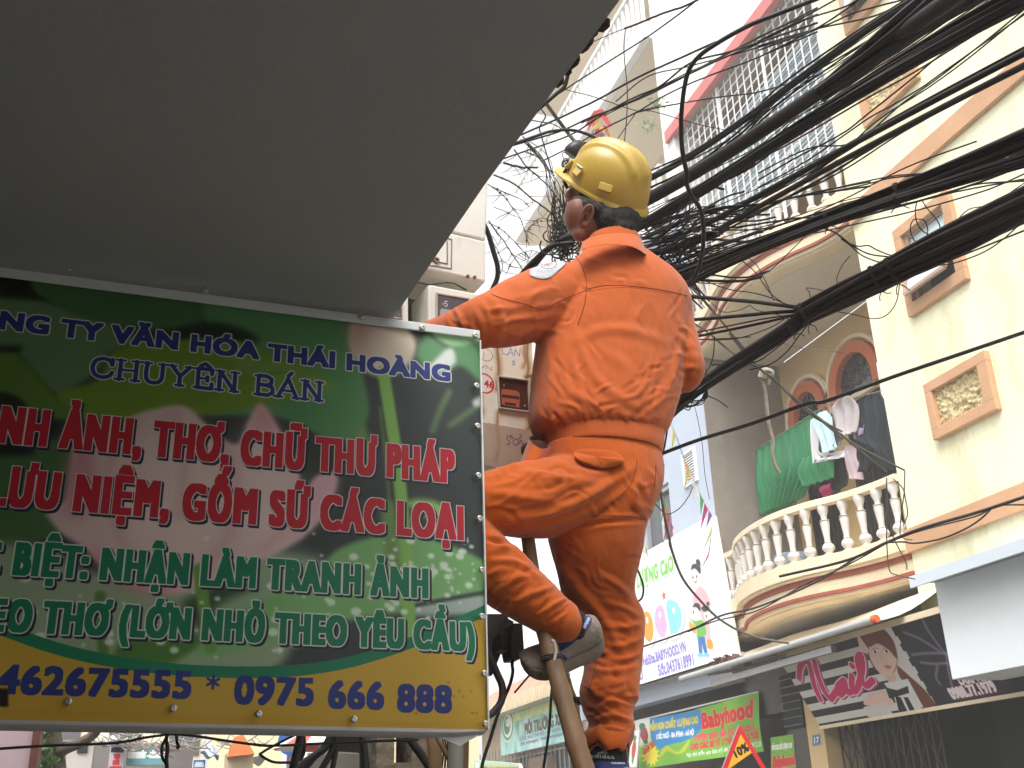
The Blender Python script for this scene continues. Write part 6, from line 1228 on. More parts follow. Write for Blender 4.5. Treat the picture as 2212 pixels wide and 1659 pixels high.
for k in range(5):
    a = rsC.randn()*18; cable('3', [(385+a, 280), (370+a*1.4, 340), (375+a*2, 420), (400+a*2, 480), (450, 540)], 3.1, 3.1, 2, 'fine wire curling around the bent thick cable', name='curled_wire', group='curls on the bent cable', jit=.004)
# long fine strands running with the bundles
BASE = [[('3', 0, 900), ('3', 300, 800), ('3', 700, 660), ('3', 1100, 540), ('4', 200, 300), ('4', 700, 150), ('4', 1200, 10), ('4', 1640, -170)],
        [('3', -40, 640), ('3', 250, 560), ('3', 600, 420), ('2', 150, 1600), ('2', 700, 1290), ('2', 1300, 930), ('2', 2260, 440)],
        [('1', 900, 1640), ('1', 1300, 1430), ('1', 1750, 1190), ('2', 300, 1010), ('2', 800, 700), ('2', 1300, 390), ('2', 1950, -30)],
        [('1', 880, 1480), ('1', 1250, 1290), ('1', 1600, 1060), ('2', 200, 780), ('2', 700, 430), ('2', 1150, 120), ('2', 1400, -60)]]
LBL = ['fine strand running loose along the upper tied bundle', 'fine strand running between the tangle and the twin cables', 'fine strand running along the flat bundle', 'fine strand running along the paired cables']
for k in range(44):
    b = k % 4; o1, o2 = rsC.uniform(-30, 42), rsC.uniform(-26, 30); nP = len(BASE[b]); pts = []
    for i, p in enumerate(BASE[b]):
        x, y = q(*p); f = i/(nP-1.); pts.append(('V', x, y+o1*(1-f)+o2*f+rsC.randn()*4))
    cable(None, pts, 3.45+rsC.rand()*.1, 2.8, rsC.choice([2.2, 2.8, 3.6, 4.6]), LBL[b], name='loose_strand', n=44, group='fine strands '+['by the upper tied bundle', 'by the twin cables', 'by the flat bundle', 'by the paired cables'][b], jit=.002)
for k in range(26):
    x0, y0 = rsC.uniform(-60, 120), rsC.uniform(420, 980); x1 = rsC.uniform(300, 700); y1 = y0-rsC.uniform(20, 260)
    cable('3', [(x0, y0), (x0*.6+x1*.4, y0*.6+y1*.4+rsC.randn()*18), (x1, y1)], 3.5, 3.35, rsC.choice([2.6, 3.6, 5, 6.5]), 'short black wire in the knot of cables close behind the worker\'s collar', name='loose_wire', n=24, group='knot behind the collar', jit=.004)
# left of the worker: coil, lamp, twigs
def Aq(*p): return [q('A', *a) for a in p]
tg = MB()
for k in range(95):
    cx_, cy_ = rsC.normal(845, 42), rsC.normal(745, 62); rx, ry = rsC.uniform(15, 60), rsC.uniform(12, 60); a0 = rsC.rand()*6; d = 3.5+rsC.rand()*.25
    pts = [(cx_+rx*cos(a0+t), cy_+ry*sin(a0+t*1.0)+t*3) for t in np.linspace(0, rsC.uniform(2.5, 7), 9)]
    P, t = pd_path('A', pts, d, d+.03, 22); tg.tube(P, rsC.choice([.0014, .002, .0026]), 5)
for k in range(16):
    x = rsC.uniform(790, 860); P, t = pd_path('A', [(x, rsC.uniform(380, 520)), (x+rsC.randn()*12, 580), (rsC.uniform(770, 860), 680+rsC.rand()*80)], 3.6, 3.6, 16); tg.tube(P, .0016, 5)
tag(tg.build('wire_coil_tangle', m_black), 'dense black tangle of coiled wire left of the worker\'s chin', 'wires', kind='stuff')
for k, p in enumerate(([(600, 1000), (680, 890), (760, 800), (860, 740), (960, 700)], [(560, 990), (660, 880), (770, 790), (900, 770)])): cable('A', p, 3.6, 3.5, 15 if k == 0 else 9, ['thick dark cable slanting behind the tangle to the shoulder', 'second dark cable slanting behind the tangle to the shoulder'][k], sides=9)
cable('A', [(300, 530), (330, 590), (390, 700), (430, 830), (452, 910), (450, 980), (420, 1050)], 3.3, 3.3, 11, 'thick black cable bowing down beside the meter boxes', sides=10)
TW = [([(430, 370), (500, 400), (560, 432), (640, 500), (720, 560), (800, 625)], 6, 'long knotty twig running down to the wire tangle'), ([(395, 425), (470, 480), (520, 540), (590, 640), (640, 790)], 3, 'thin twig curving down beside the meter boxes'), ([(400, 640), (450, 720), (520, 820), (600, 930)], 4, 'twig slanting down to the worker\'s forearm'), ([(420, 440), (520, 490), (600, 520), (640, 560)], 3, 'short side twig below the canopy edge'), ([(550, 220), (620, 310), (700, 390), (780, 480), (850, 590)], 5, 'straight pale twig crossing below the canopy edge'), ([(590, 160), (650, 220), (720, 300), (790, 375)], 4, 'pale twig ending at the helmet peak'), ([(490, 300), (560, 318), (620, 326), (690, 326)], 8, 'broken stub of branch by the canopy edge'), ([(390, 650), (470, 690), (560, 780), (640, 860)], 2.6, 'fine twig low beside the meter boxes'), ([(430, 560), (520, 600), (600, 640), (680, 650), (780, 640)], 2.2, 'fine level twig left of the tangle'), ([(625, 800), (625, 700), (660, 640), (720, 620), (760, 650)], 2.6, 'arched twig left of the tangle'), ([(450, 980), (480, 900), (420, 760), (390, 700)], 2.6, 'fine twig along the bowed black cable'), ([(500, 960), (560, 850), (640, 820), (700, 830)], 2.2, 'fine twig above the worker\'s forearm')]
m_twig = M('twig_bark', S(70, 62, 54), .95, .3, 20, .5, 60)
for p, w_, l in TW:
    def twigs(mb, P):
        for k in range(6):
            i = rsC.randint(2, 28); a = P[i]; d_ = (cR*rsC.randn()*.7-cU*rsC.rand()*.8); mb.tube(cr([a, a+d_*.03, a+d_*.06+cR*rsC.randn()*.02], 6), np.linspace(.0016, .0006, 6), 4)
        for k in range(3): mb.ball(P[rsC.randint(1, 29)], .003+.002*rsC.rand(), 0, 6, 4)
    cable('A', p, 3.7, 3.9, w_*.62, l, name='bare_twig', mat=m_twig, n=30, cat='twig', group='bare twigs left of the worker', jit=.008, extra=twigs)
for k in range(9): cable('A', [(600+rsC.rand()*60, 120+rsC.rand()*160), (740+rsC.randn()*15, 300+rsC.randn()*30), (800+rsC.randn()*20, 500+rsC.randn()*30), (830+rsC.randn()*15, 620)], 3.8, 3.6, 1.8, 'fine dark wire dropping left of the helmet into the tangle', name='loose_wire', group='wires dropping left of the helmet', jit=.004)
for k in range(6):
    cy_ = rsC.uniform(240, 330); P_ = [(855+rsC.uniform(10, 30)*cos(t), cy_+rsC.uniform(20, 38)*sin(t)) for t in np.linspace(0, 5.5, 8)]
    cable('A', P_, 3.6, 3.6, 2, 'small wire loop of the coil hanging beside the black lamp', name='wire_coil', group='coil beside the lamp')
lp_ = PD(1249, 316, 3.75); LA = empty('street_lamp', lp_, 'black bell shaped street lamp on a slanting arm behind the helmet', 'street lamp')
MB().tube([PD(*q('A', 690, -120), 4.2), PD(*q('A', 790, 20), 4.0), lp_], .007, 8).build('arm', m_iron, LA)
ax_ = nrm(PD(*q('A', 905, 235), 3.75)-PD(*q('A', 950, 170), 3.75)); MB().lathe([(.009, -.02), (.018, -.015), (.032, .008), (.036, .03), (.032, .042), (.001, .046)], lp_, 16, axis=ax_).build('lamp_shade', m_blackp, LA, smooth=True)
cable('1', [(0, 1080), (120, 1040), (230, 1025), (330, 1030), (430, 1060), (520, 1105)], 3.7, 3.7, 7, 'thick curved cable arching over the black lamp')
cable('1', [(110, 820), (250, 1010), (330, 1110), (420, 1130)], 3.9, 3.8, 6, 'dark stay wire beside the lamp arm')
cable('1', [(70, 870), (95, 920), (50, 1000), (60, 1060), (100, 1200), (150, 1370)], 3.8, 3.8, 3, 'thin wire hanging from the canopy edge left of the lamp')
cable('1', [(270, 600), (245, 680), (180, 740), (110, 800)], 3.0, 3.0, 9, 'thick dark cable end tucked behind the canopy edge', sides=9)
cable('1', [(55, 960), (160, 980), (260, 1040)], 3.8, 3.8, 2.4, 'thin wire crossing to the lamp arm')
# bunting and ribbons
bcol = [S(232, 226, 150), S(60, 120, 190), S(226, 90, 150), S(80, 170, 110), S(228, 120, 70), S(235, 235, 235), S(170, 110, 190)]
mb_ = [M('bunting_cloth', cc, .8, .08, 5) for cc in bcol]
def bunting(pts, d0, d1, n, sz, label, seed):
    P, t = pd_path('5', pts, d0, d1, n); r = empty('bunting', P[0], label, 'bunting'); rs = np.random.RandomState(seed); MB().tube(P, .002, 4).build('string', m_whitep, r)
    for i in range(1, n-1):
        a = P[i]; b = P[min(i+1, n-1)]; s_ = sz*(.7+.6*rs.rand()); m = (a+b)/2+V3((rs.randn()*.02, rs.randn()*.03, -s_))-cR*.02
        MB().prism([a, a+(b-a)*.75, m], (.003, .002, 0)).build('pennant', mb_[rs.randint(7)], r)
bunting([(275, 610), (330, 730), (375, 870), (430, 990), (480, 1100), (545, 1240), (600, 1330)], 5.4, 6.2, 12, .11, 'string of coloured pennants in front of the white wall vent', 1)
bunting([(190, 1100), (240, 1200), (270, 1300), (310, 1420)], 5.4, 5.8, 7, .11, 'short string of coloured pennants beside the worker\'s hip', 2)
bunting([(600, 1300), (590, 1450), (575, 1560), (560, 1640)], 6.1, 6.1, 6, .09, 'few pennants hanging over the cartoon teacher on the sign', 3)
bunting([(70, 1470), (110, 1560), (90, 1600)], 6, 6, 5, .08, 'small pennants low behind the worker\'s thigh', 4)
rb_ = empty('ribbon_bunch', PD(*q('1', 480, 950), 8.5), 'bunch of pink, yellow and blue ribbons hanging from the white balcony above the helmet', 'ribbons'); rs = np.random.RandomState(6)
for k in range(26):
    x, y = 490+rs.randn()*22, 860+rs.rand()*240; a = PD(*q('1', x, y), 8.5); d_ = cR*rs.randn()*.05-cU*(.06+.08*rs.rand()); e_ = cR*.03*rs.rand()+cU*.02*rs.randn()
    MB().prism([a, a+e_+cR*.02, a+d_+e_, a+d_], cF*.004).build('ribbon', M('ribbon_colour', [S(226, 80, 140), S(232, 190, 80), S(70, 140, 210), S(90, 180, 130), S(220, 90, 90)][rs.randint(5)], .7) if k < 5 else bpy.data.materials[['ribbon_colour', 'ribbon_colour.001', 'ribbon_colour.002', 'ribbon_colour.003', 'ribbon_colour.004'][rs.randint(5)]], rb_)
# potted plants on the white building
for k, (x, y, l) in enumerate(((970, 830, 'upper trailing plant on the white building above the helmet'), (910, 1010, 'lower trailing plant on the ledge above the helmet'))):
    r = empty('trailing_plant', PD(*q('1', x, y), 11), l, 'plant'); mb = MB(); rs = np.random.RandomState(k)
    for i in range(40): a = PD(*q('1', x+rs.randn()*26, y-abs(rs.randn())*22), 11+rs.randn()*.05); d_ = nrm(rs.randn(3))*.07; e_ = nrm(rs.randn(3))*.012; mb.quad(a, a+d_*.5+e_, a+d_, a+d_*.5-e_)
    mb.build('foliage', M('plant_green', S(140, 158, 116), .7, .3, 6), r, fixn=False)
# ------------------------------------------------------------------ the worker
MAN = empty('person', (1.0, 2.45, 0), 'worker in orange jacket and trousers with a yellow hard hat climbing the bamboo ladder', 'person')
ORG['person'] = tuple(MAN.location)
def ellring(c, a, b, n=28, e=1.0):               # superellipse ring with half axes a, b
    t = np.linspace(0, 2*pi, n, endpoint=False); f = lambda v: np.sign(v)*np.abs(v)**e
    return np.array([c+a*f(cos(x))+b*f(sin(x)) for x in t])
def limb(path, n=24, k=28, e=1.0):               # rows: photo x, y, distance Y, half width (photo units), half depth (m)
    P = cr(path, n); C = np.array([PY(x, y, Y) for x, y, Y, _, _ in P]); T = np.gradient(C, axis=0); R = []
    for c, t, row in zip(C, T, P):
        t = nrm(t); v = nrm(c-EYE); a = nrm(np.cross(t, v)); b = np.cross(a, t); w = row[3]*((c-EYE) @ cF)/FPX; R.append(ellring(c, a*w, b*row[4], k, e))
    return R
def span(rows, n=24, k=36, e=.9):                # rows: left x, y, right x, y, Y, half depth
    P = cr(rows, n); C = []; Wd = []; R = []
    for xl, yl, xr, yr, Y, hd in P: A, B = PY(xl, yl, Y), PY(xr, yr, Y); C.append((A+B)/2); Wd.append((B-A)/2)
    C = np.array(C); T = np.gradient(C, axis=0)
    for c, a, t, row in zip(C, Wd, T, P): b = nrm(np.cross(a, t)); R.append(ellring(c, a, b*row[5], k, e))
    return R
def remesh(mb, vox, smooth=2):
    me = bpy.data.meshes.new('tmp'); me.from_pydata(mb.v, [], mb.f); bm = bmesh.new(); bm.from_mesh(me); bmesh.ops.recalc_face_normals(bm, faces=bm.faces); bm.to_mesh(me); bm.free()
    o = bpy.data.objects.new('tmp', me); COL.objects.link(o); m = o.modifiers.new('r', 'REMESH'); m.mode = 'VOXEL'; m.voxel_size = vox; m.adaptivity = 0
    if smooth: s_ = o.modifiers.new('s', 'SMOOTH'); s_.iterations = smooth; s_.factor = .5
    bpy.context.view_layer.update(); r = bpy.data.meshes.new_from_object(o.evaluated_get(bpy.context.evaluated_depsgraph_get()))
    bpy.data.objects.remove(o); bpy.data.meshes.remove(me); return r
def mesh_np(me): v = np.empty(len(me.vertices)*3); me.vertices.foreach_get('co', v); n = np.empty(len(me.vertices)*3); me.vertices.foreach_get('normal', n); return v.reshape(-1, 3), n.reshape(-1, 3)
def folds(me, F, amp=.0025, seed=0, dirscale=(14, 14, 6)):
    """cloth creases: F rows = (photo polyline, width in photo units, height in m)"""
    v, n = mesh_np(me); d = np.zeros(len(v)); vis = np.clip((-(n*((v-EYE)/np.linalg.norm(v-EYE, axis=1)[:, None])).sum(1)+.1)*3, 0, 1); p = proj(v)
    for pts, w, h in F:
        Q = cr(pts, 14); L_ = np.linspace(0, 1, 14); best = np.full(len(v), 1e9); tt_ = np.zeros(len(v))
        for i in range(13):
            a, b = Q[i], Q[i+1]; e = b-a; t = np.clip(((p-a) @ e)/(e @ e+1e-9), 0, 1); dist = np.hypot(*(p-a-t[:, None]*e).T); m = dist < best; best[m] = dist[m]; tt_[m] = (L_[i]+t*(L_[1]))[m]
        tap = np.clip(np.sin(pi*np.clip(tt_*.86+.07, 0, 1)), 0, 1)
        d += vis*h*tap*(np.exp(-(best/w)**2)-.45*np.exp(-((best-w*1.9)/(w*1.0))**2))
    rs = np.random.RandomState(seed); o = rs.rand(3)*50
    nz = np.array([noise.fractal(Vector(((q_[0]+q_[2]*.35)*dirscale[0]+o[0], q_[1]*dirscale[1]+o[1], (q_[2]-q_[0]*.3)*dirscale[2]+o[2])), .6, 2.1, 3) for q_ in v])
    d += amp*nz; v = v+n*d[:, None]; me.vertices.foreach_set('co', v.ravel()); me.update()
def finish(me, name, mat, parent):
    v, _ = mesh_np(me); v = v-np.array(ORG[parent.name]); me.vertices.foreach_set('co', v.ravel()); me.materials.clear(); me.materials.append(mat); me.polygons.foreach_set('use_smooth', [True]*len(me.polygons)); me.name = name; me.update()
    o = bpy.data.objects.new(name, me); COL.objects.link(o); o.parent = parent; ORG[o.name] = ORG[parent.name]; return o
def bvh_of(me): v, _ = mesh_np(me); return BVHTree.FromPolygons([Vector(x) for x in v], [p.vertices[:] for p in me.polygons])
def on(bv, x, y, off=.002):                      # the point of a surface seen at a photo position
    d = Vector(ray(x, y)).normalized(); h = bv.ray_cast(Vector(EYE), d)
    if h[0] is None: return None
    nn = h[1] if h[1].dot(d) < 0 else -h[1]; return np.array(h[0]+nn*off)
def seam(bv, lines, name, mat, parent, r=.0011, off=.0002):
    for pts in lines:
        P = [on(bv, x, y, off) for x, y in cr(pts, 40)]; P = [p for p in P if p is not None]
        if len(P) > 3: MB().tube(P, r, 5).build(name, mat, parent, smooth=True)

def cloth_mat(name, col, dark, bump=.12):
    m = M(name, col, .9, .13, 3.5, 0, stain=(dark, 9, .54, .6, (1, 1, .5)), sheen=.25); n = m.node_tree; N, L = n.nodes, n.links; p = N['Principled BSDF']; p.inputs['Specular IOR Level'].default_value = .2
    tc = N.new('ShaderNodeTexCoord'); w1 = N.new('ShaderNodeTexNoise'); w1.inputs['Scale'].default_value = 22; w1.inputs['Detail'].default_value = 4; w1.inputs['Distortion'].default_value = 1.2
    w2 = N.new('ShaderNodeTexNoise'); w2.inputs['Scale'].default_value = 900; L.new(tc.outputs['Object'], w1.inputs['Vector']); L.new(tc.outputs['Object'], w2.inputs['Vector'])
    mp = N.new('ShaderNodeMapping'); mp.inputs['Rotation'].default_value = (.3, .5, .6); mp.inputs['Scale'].default_value = (1, 1, .35); L.new(tc.outputs['Object'], mp.inputs['Vector']); L.new(mp.outputs[0], w1.inputs['Vector'])
    b1 = N.new('ShaderNodeBump'); b1.inputs['Strength'].default_value = bump; b1.inputs['Distance'].default_value = .02; L.new(w1.outputs['Fac'], b1.inputs['Height'])
    w3 = N.new('ShaderNodeTexNoise'); w3.noise_type = 'RIDGED_MULTIFRACTAL'; w3.inputs['Scale'].default_value = 7; w3.inputs['Detail'].default_value = 3; w3.inputs['Distortion'].default_value = .8; L.new(mp.outputs[0], w3.inputs['Vector'])
    b3 = N.new('ShaderNodeBump'); b3.inputs['Strength'].default_value = .22; b3.inputs['Distance'].default_value = .008; L.new(w3.outputs['Fac'], b3.inputs['Height']); L.new(b1.outputs[0], b3.inputs['Normal'])
    b2 = N.new('ShaderNodeBump'); b2.inputs['Strength'].default_value = .12; b2.inputs['Distance'].default_value = .002; L.new(w2.outputs['Fac'], b2.inputs['Height']); L.new(b3.outputs[0], b2.inputs['Normal']); L.new(b2.outputs[0], p.inputs['Normal']); return m
m_jack = cloth_mat('orange_jacket_cloth', S(190, 92, 40), S(164, 78, 38)); m_trou = cloth_mat('orange_trouser_cloth', S(176, 80, 20), S(144, 62, 16))
m_seam = M('seam_dark_orange', S(120, 48, 20), .9); m_skin = M('skin', S(126, 80, 62), .55, .08, 14, .06, 120, stain=(S(90, 54, 42), 9, .6, .4, (1, 1, 1))); m_skin.node_tree.nodes['Principled BSDF'].inputs['Subsurface Weight'].default_value = .06
m_hair = M('black_hair', (.010, .008, .007), .75, .3, 60, .5, 160, stretch=(1, 1, .3))

# jacket -------------------------------------------------------------
J = MB()
J.rings(span([(1268, 538, 1372, 540, 2.45, .07), (1238, 562, 1420, 578, 2.45, .095), (1212, 592, 1460, 612, 2.45, .115), (1190, 640, 1484, 655, 2.45, .13), (1172, 690, 1484, 700, 2.45, .135), (1160, 745, 1478, 757, 2.45, .14), (1154, 800, 1470, 815, 2.45, .145), (1149, 860, 1456, 878, 2.45, .15), (1149, 900, 1444, 915, 2.45, .15), (1158, 925, 1432, 942, 2.45, .142), (1176, 938, 1420, 956, 2.45, .125)], 34))
J.rings(limb([(1285, 660, 2.46, 66, .085), (1232, 640, 2.45, 74, .092), (1190, 650, 2.44, 78, .09), (1143, 664, 2.42, 77, .085), (1090, 684, 2.40, 68, .078), (1046, 696, 2.38, 58, .07), (1000, 712, 2.42, 50, .062), (950, 728, 2.5, 42, .055), (905, 738, 2.58, 36, .048), (885, 742, 2.61, 33, .044)], 40))
J.rings(limb([(1405, 625, 2.46, 48, .08), (1442, 650, 2.45, 46, .08), (1462, 710, 2.44, 41, .075), (1478, 760, 2.42, 38, .064), (1488, 798, 2.42, 35, .058), (1478, 818, 2.48, 29, .05), (1446, 814, 2.62, 29, .048), (1415, 800, 2.74, 28, .046)], 34))
jm = remesh(J, .0048, 4)
JF = [([(1240, 740), (1300, 712), (1370, 716), (1440, 740)], 10, .0036), ([(1242, 700), (1262, 770), (1300, 830), (1380, 880)], 9, .0042), ([(1235, 760), (1250, 830), (1262, 900)], 8, .0036), ([(1180, 740), (1190, 820), (1180, 900)], 7, .0036), ([(1460, 760), (1445, 830), (1400, 900)], 9, .0048), ([(1475, 700), (1462, 780), (1440, 860)], 6, .0036),
      ([(1330, 890), (1380, 905), (1430, 900)], 7, .0036), ([(1210, 890), (1225, 915), (1230, 940)], 5, .0036), ([(1260, 880), (1268, 910), (1270, 940)], 5, .0036), ([(1300, 895), (1305, 920), (1305, 945)], 5, .0030), ([(1345, 905), (1350, 925), (1350, 950)], 5, .0030), ([(1185, 880), (1195, 910), (1200, 935)], 5, .0036), ([(1390, 910), (1392, 930), (1390, 955)], 5, .0030),
      ([(1060, 640), (1085, 690), (1070, 740)], 8, .0036), ([(1020, 662), (1040, 700), (1035, 740)], 7, .0042), ([(985, 672), (1000, 705), (990, 730)], 6, .0042), ([(1090, 650), (1150, 640), (1200, 620)], 9, .0030), ([(1060, 700), (1130, 690), (1220, 680)], 8, .0036), ([(1075, 725), (1140, 715), (1215, 700)], 8, .0036), ([(1040, 668), (1100, 666), (1170, 650)], 7, .0024),
      ([(1230, 570), (1280, 600), (1330, 590)], 10, .0018), ([(1400, 640), (1370, 700), (1380, 770)], 12, .0024), ([(1300, 760), (1350, 790), (1360, 850)], 11, .0030), ([(1205, 800), (1240, 850), (1300, 880)], 8, .0030), ([(1488, 740), (1500, 780), (1490, 810)], 6, .0030), ([(1462, 720), (1482, 740), (1505, 750)], 6, .0030), ([(1462, 790), (1490, 795), (1518, 800)], 6, .0030)]
rsF = np.random.RandomState(31)
def creases(regs):                               # short sharp creases: x range, y range, direction, spread, count, length
    o = []
    for x0, x1, y0, y1, ang, sp_, n_, L_ in regs:
        for k in range(n_):
            x, y, a, l = rsF.uniform(x0, x1), rsF.uniform(y0, y1), radians(ang+rsF.randn()*sp_), L_*rsF.uniform(.5, 1.2); b = rsF.randn()*.18*l
            o.append(([(x-cos(a)*l/2, y-sin(a)*l/2), (x-sin(a)*b, y+cos(a)*b), (x+cos(a)*l/2, y+sin(a)*l/2)], rsF.uniform(3.2, 5.5), rsF.choice([1, 1, -1])*rsF.uniform(.0016, .0034)))
    return o
JF += creases([(1170, 1300, 740, 920, 60, 14, 16, 70), (1300, 1450, 760, 920, 140, 16, 18, 70), (1380, 1480, 640, 760, 100, 18, 7, 60), (1050, 1230, 630, 740, -22, 14, 16, 60), (960, 1060, 665, 740, 55, 18, 9, 36), (1462, 1515, 690, 830, 20, 25, 10, 34), (1190, 1420, 895, 940, 88, 10, 18, 30), (1240, 1450, 560, 630, 15, 18, 6, 60)])
folds(jm, JF, .0018, 3); bvJ = bvh_of(jm)
jck = finish(jm, 'jacket', m_jack, MAN)
wb = MB(); R = span([(1170, 926, 1428, 946, 2.45, .128), (1175, 938, 1425, 958, 2.45, .133), (1180, 955, 1423, 976, 2.45, .134), (1183, 966, 1419, 991, 2.45, .132), (1187, 964, 1415, 988, 2.45, .124)], 14, 120)
for i, r_ in enumerate(R):
    c_ = r_.mean(0)
    for j in range(120):
        t = j/120.*2*pi
        if 1.35*pi < t < 1.8*pi or .25*pi < t < .62*pi: r_[j] = c_+(r_[j]-c_)*(1+.022*sin(j*pi))
        if j % 2: r_[j] = c_+(r_[j]-c_)*(1-.018*(1 if (1.08*pi < t < 1.6*pi) or (.1*pi < t < .92*pi and t > .45*pi) else .15))
wb.rings(R); wbo = wb.build('waistband', m_jack, jck, smooth=True)
# collar: folded stand collar, open crease at the right
col_ = MB(); ca = cr([(1254, 536, 2.36), (1262, 520, 2.34), (1290, 509, 2.335), (1330, 504, 2.335), (1364, 505, 2.345), (1384, 516, 2.37), (1392, 534, 2.42)], 22); cb = cr([(1250, 546, 2.33), (1262, 538, 2.312), (1292, 530, 2.305), (1332, 528, 2.30), (1368, 534, 2.305), (1392, 548, 2.33), (1400, 556, 2.40)], 22)
O_ = [PY(*p) for p in ca]; I_ = [PY(*p) for p in cb]; R = []
for a, b in zip(O_, I_): m_ = (a+b)/2-cF*.008; R.append([a+cF*.010, a, a-cF*.004-cU*.003, m_, b-cF*.004, b+cF*.004, (a+b)/2+cF*.012])
col_.rings(R); co_ = col_.build('collar', m_jack, jck, smooth=True)
nk = MB(); nk.rings(span([(1262, 540, 1384, 552, 2.44, .075), (1266, 524, 1380, 528, 2.44, .07), (1272, 512, 1370, 514, 2.44, .066)], 8, 28)); nk.build('inner_collar', m_jack, jck, smooth=True)
A = lambda pts: qs('A', pts)
seam(bvJ, [A([(905, 845), (940, 890), (965, 950), (978, 1010), (975, 1080), (960, 1160), (925, 1260)]), A([(985, 1045), (1080, 1025), (1200, 1025), (1350, 1040), (1470, 1060), (1572, 1085)]), A([(410, 1072), (480, 1100), (600, 1130), (720, 1165), (800, 1125), (880, 1090), (970, 1055)])], 'seam', m_seam, jck, .0011)
seam(bvJ, [A([(990, 1055), (1200, 1035), (1470, 1070)]), A([(420, 1084), (600, 1142), (722, 1176), (960, 1070)])], 'stitching', M('stitch_orange', S(190, 84, 36), .9), jck, .0007)
# shoulder badge
bd = A([(640, 938), (650, 972), (745, 985), (828, 925), (852, 900), (835, 880), (790, 868), (735, 876)]); cn = A([(745, 925)])[0]
c = Canvas(.2, .12, 1400, (176, 176, 180))
bx0, bx1 = min(p[0] for p in bd), max(p[0] for p in bd); by0, by1 = min(p[1] for p in bd), max(p[1] for p in bd)
uvb = lambda x, y: ((x-bx0)/(bx1-bx0), (by1-y)/(by1-by0))
B_ = lambda x, y: (uvb(*q('A', x, y))[0]*.2, uvb(*q('A', x, y))[1]*.12)
a = B_(752, 902); m1 = ((c.X-a[0])/.048)**2+((c.Y-a[1])/.030)**2 <= 1; m2 = ((c.X-a[0])/.044)**2+((c.Y-a[1])/.0272)**2 <= 1; c.put(m1 & ~m2, (90, 92, 104))
c.poly([(a[0]+(.03 if k % 2 == 0 else .008)*cos(k*pi/4), a[1]+(.02 if k % 2 == 0 else .006)*sin(k*pi/4)) for k in range(8)], (206, 110, 50)); c.poly([(a[0]+(.016 if k % 2 == 0 else .005)*cos(k*pi/4), a[1]+(.011 if k % 2 == 0 else .004)*sin(k*pi/4)) for k in range(8)], (226, 176, 60))
for k, (x, y) in enumerate(((690, 945), (708, 948), (726, 950), (750, 946), (770, 940))): p = B_(x, y); c.seg([(p[0]-.004, p[1]-.004), (p[0]+.002, p[1]+.008), (p[0]+.007, p[1]-.003)], .0025, (130, 132, 142))
E_ = [B_(*p) for p in [(640, 938), (650, 972), (745, 985), (828, 925), (852, 900), (835, 880), (790, 868), (735, 876), (640, 938)]]; c.seg(E_, .004, (120, 124, 140), .8)
mb = MB(); n_ = 14; vs = []; uvs = []; ok = {}
Ain = np.array(bd)
def inside(x, y):
    r = False
    for (x0, y0), (x1, y1) in zip(Ain, np.roll(Ain, -1, 0)):
        if (y0 > y) != (y1 > y) and x < (x1-x0)*(y-y0)/(y1-y0)+x0: r = not r
    return r
ring_o = []; cpt = np.array(cn); nk_ = 40; Pb = cr(np.vstack([Ain, Ain[:1]]), nk_+1)[:-1]
rows_ = []
for s_ in (0.02, .25, .5, .75, 1.0): rows_.append([cpt+(p-cpt)*s_ for p in Pb])
for r_ in rows_:
    for p in r_:
        h = on(bvJ, p[0], p[1], .0028); vs.append(h if h is not None else vs[-1]); uvs.append(uvb(*p))
fs = [(i*nk_+j, i*nk_+(j+1) % nk_, (i+1)*nk_+(j+1) % nk_, (i+1)*nk_+j) for i in range(4) for j in range(nk_)]
mb.add(vs, fs, 0, [[uvs[i] for i in f] for f in fs]); mb.build('shoulder_badge', c.mat('badge_print', .7, .05, 60), jck, smooth=True)

# trousers -----------------------------------------------------------
T_ = MB()
T_.rings(span([(1176, 962, 1419, 986, 2.45, .122), (1178, 1000, 1424, 1015, 2.45, .132), (1190, 1050, 1421, 1052, 2.45, .138), (1205, 1090, 1408, 1090, 2.45, .138), (1215, 1130, 1396, 1125, 2.45, .125)], 20))
T_.rings(span([(1215, 1080, 1406, 1085, 2.45, .12), (1196, 1125, 1394, 1125, 2.45, .125), (1190, 1163, 1383, 1160, 2.45, .115), (1199, 1207, 1371, 1215, 2.47, .105), (1211, 1250, 1363, 1246, 2.49, .10), (1221, 1290, 1364, 1284, 2.51, .097), (1236, 1330, 1381, 1325, 2.52, .094), (1256, 1380, 1384, 1368, 2.52, .09), (1268, 1430, 1379, 1432, 2.52, .085), (1259, 1485, 1373, 1500, 2.51, .082), (1262, 1512, 1370, 1522, 2.51, .078), (1274, 1545, 1360, 1548, 2.5, .07), (1277, 1568, 1365, 1570, 2.5, .07), (1258, 1590, 1360, 1590, 2.5, .072), (1262, 1606, 1354, 1610, 2.5, .068)], 60))
T_.rings(limb([(1310, 1065, 2.45, 78, .125), (1250, 1068, 2.43, 88, .125), (1200, 1074, 2.41, 88, .118), (1140, 1080, 2.39, 84, .108), (1090, 1083, 2.38, 76, .1), (1045, 1088, 2.38, 68, .092), (1000, 1095, 2.39, 62, .085), (968, 1112, 2.40, 54, .075)], 34))
T_.rings(limb([(972, 1098, 2.40, 50, .075), (1000, 1150, 2.37, 60, .08), (1050, 1212, 2.36, 66, .08), (1100, 1258, 2.345, 66, .078), (1150, 1296, 2.335, 58, .07), (1190, 1326, 2.33, 49, .062), (1212, 1341, 2.33, 43, .057), (1215, 1343, 2.33, 42, .055)], 34))
tm_ = remesh(T_, .0048, 4)
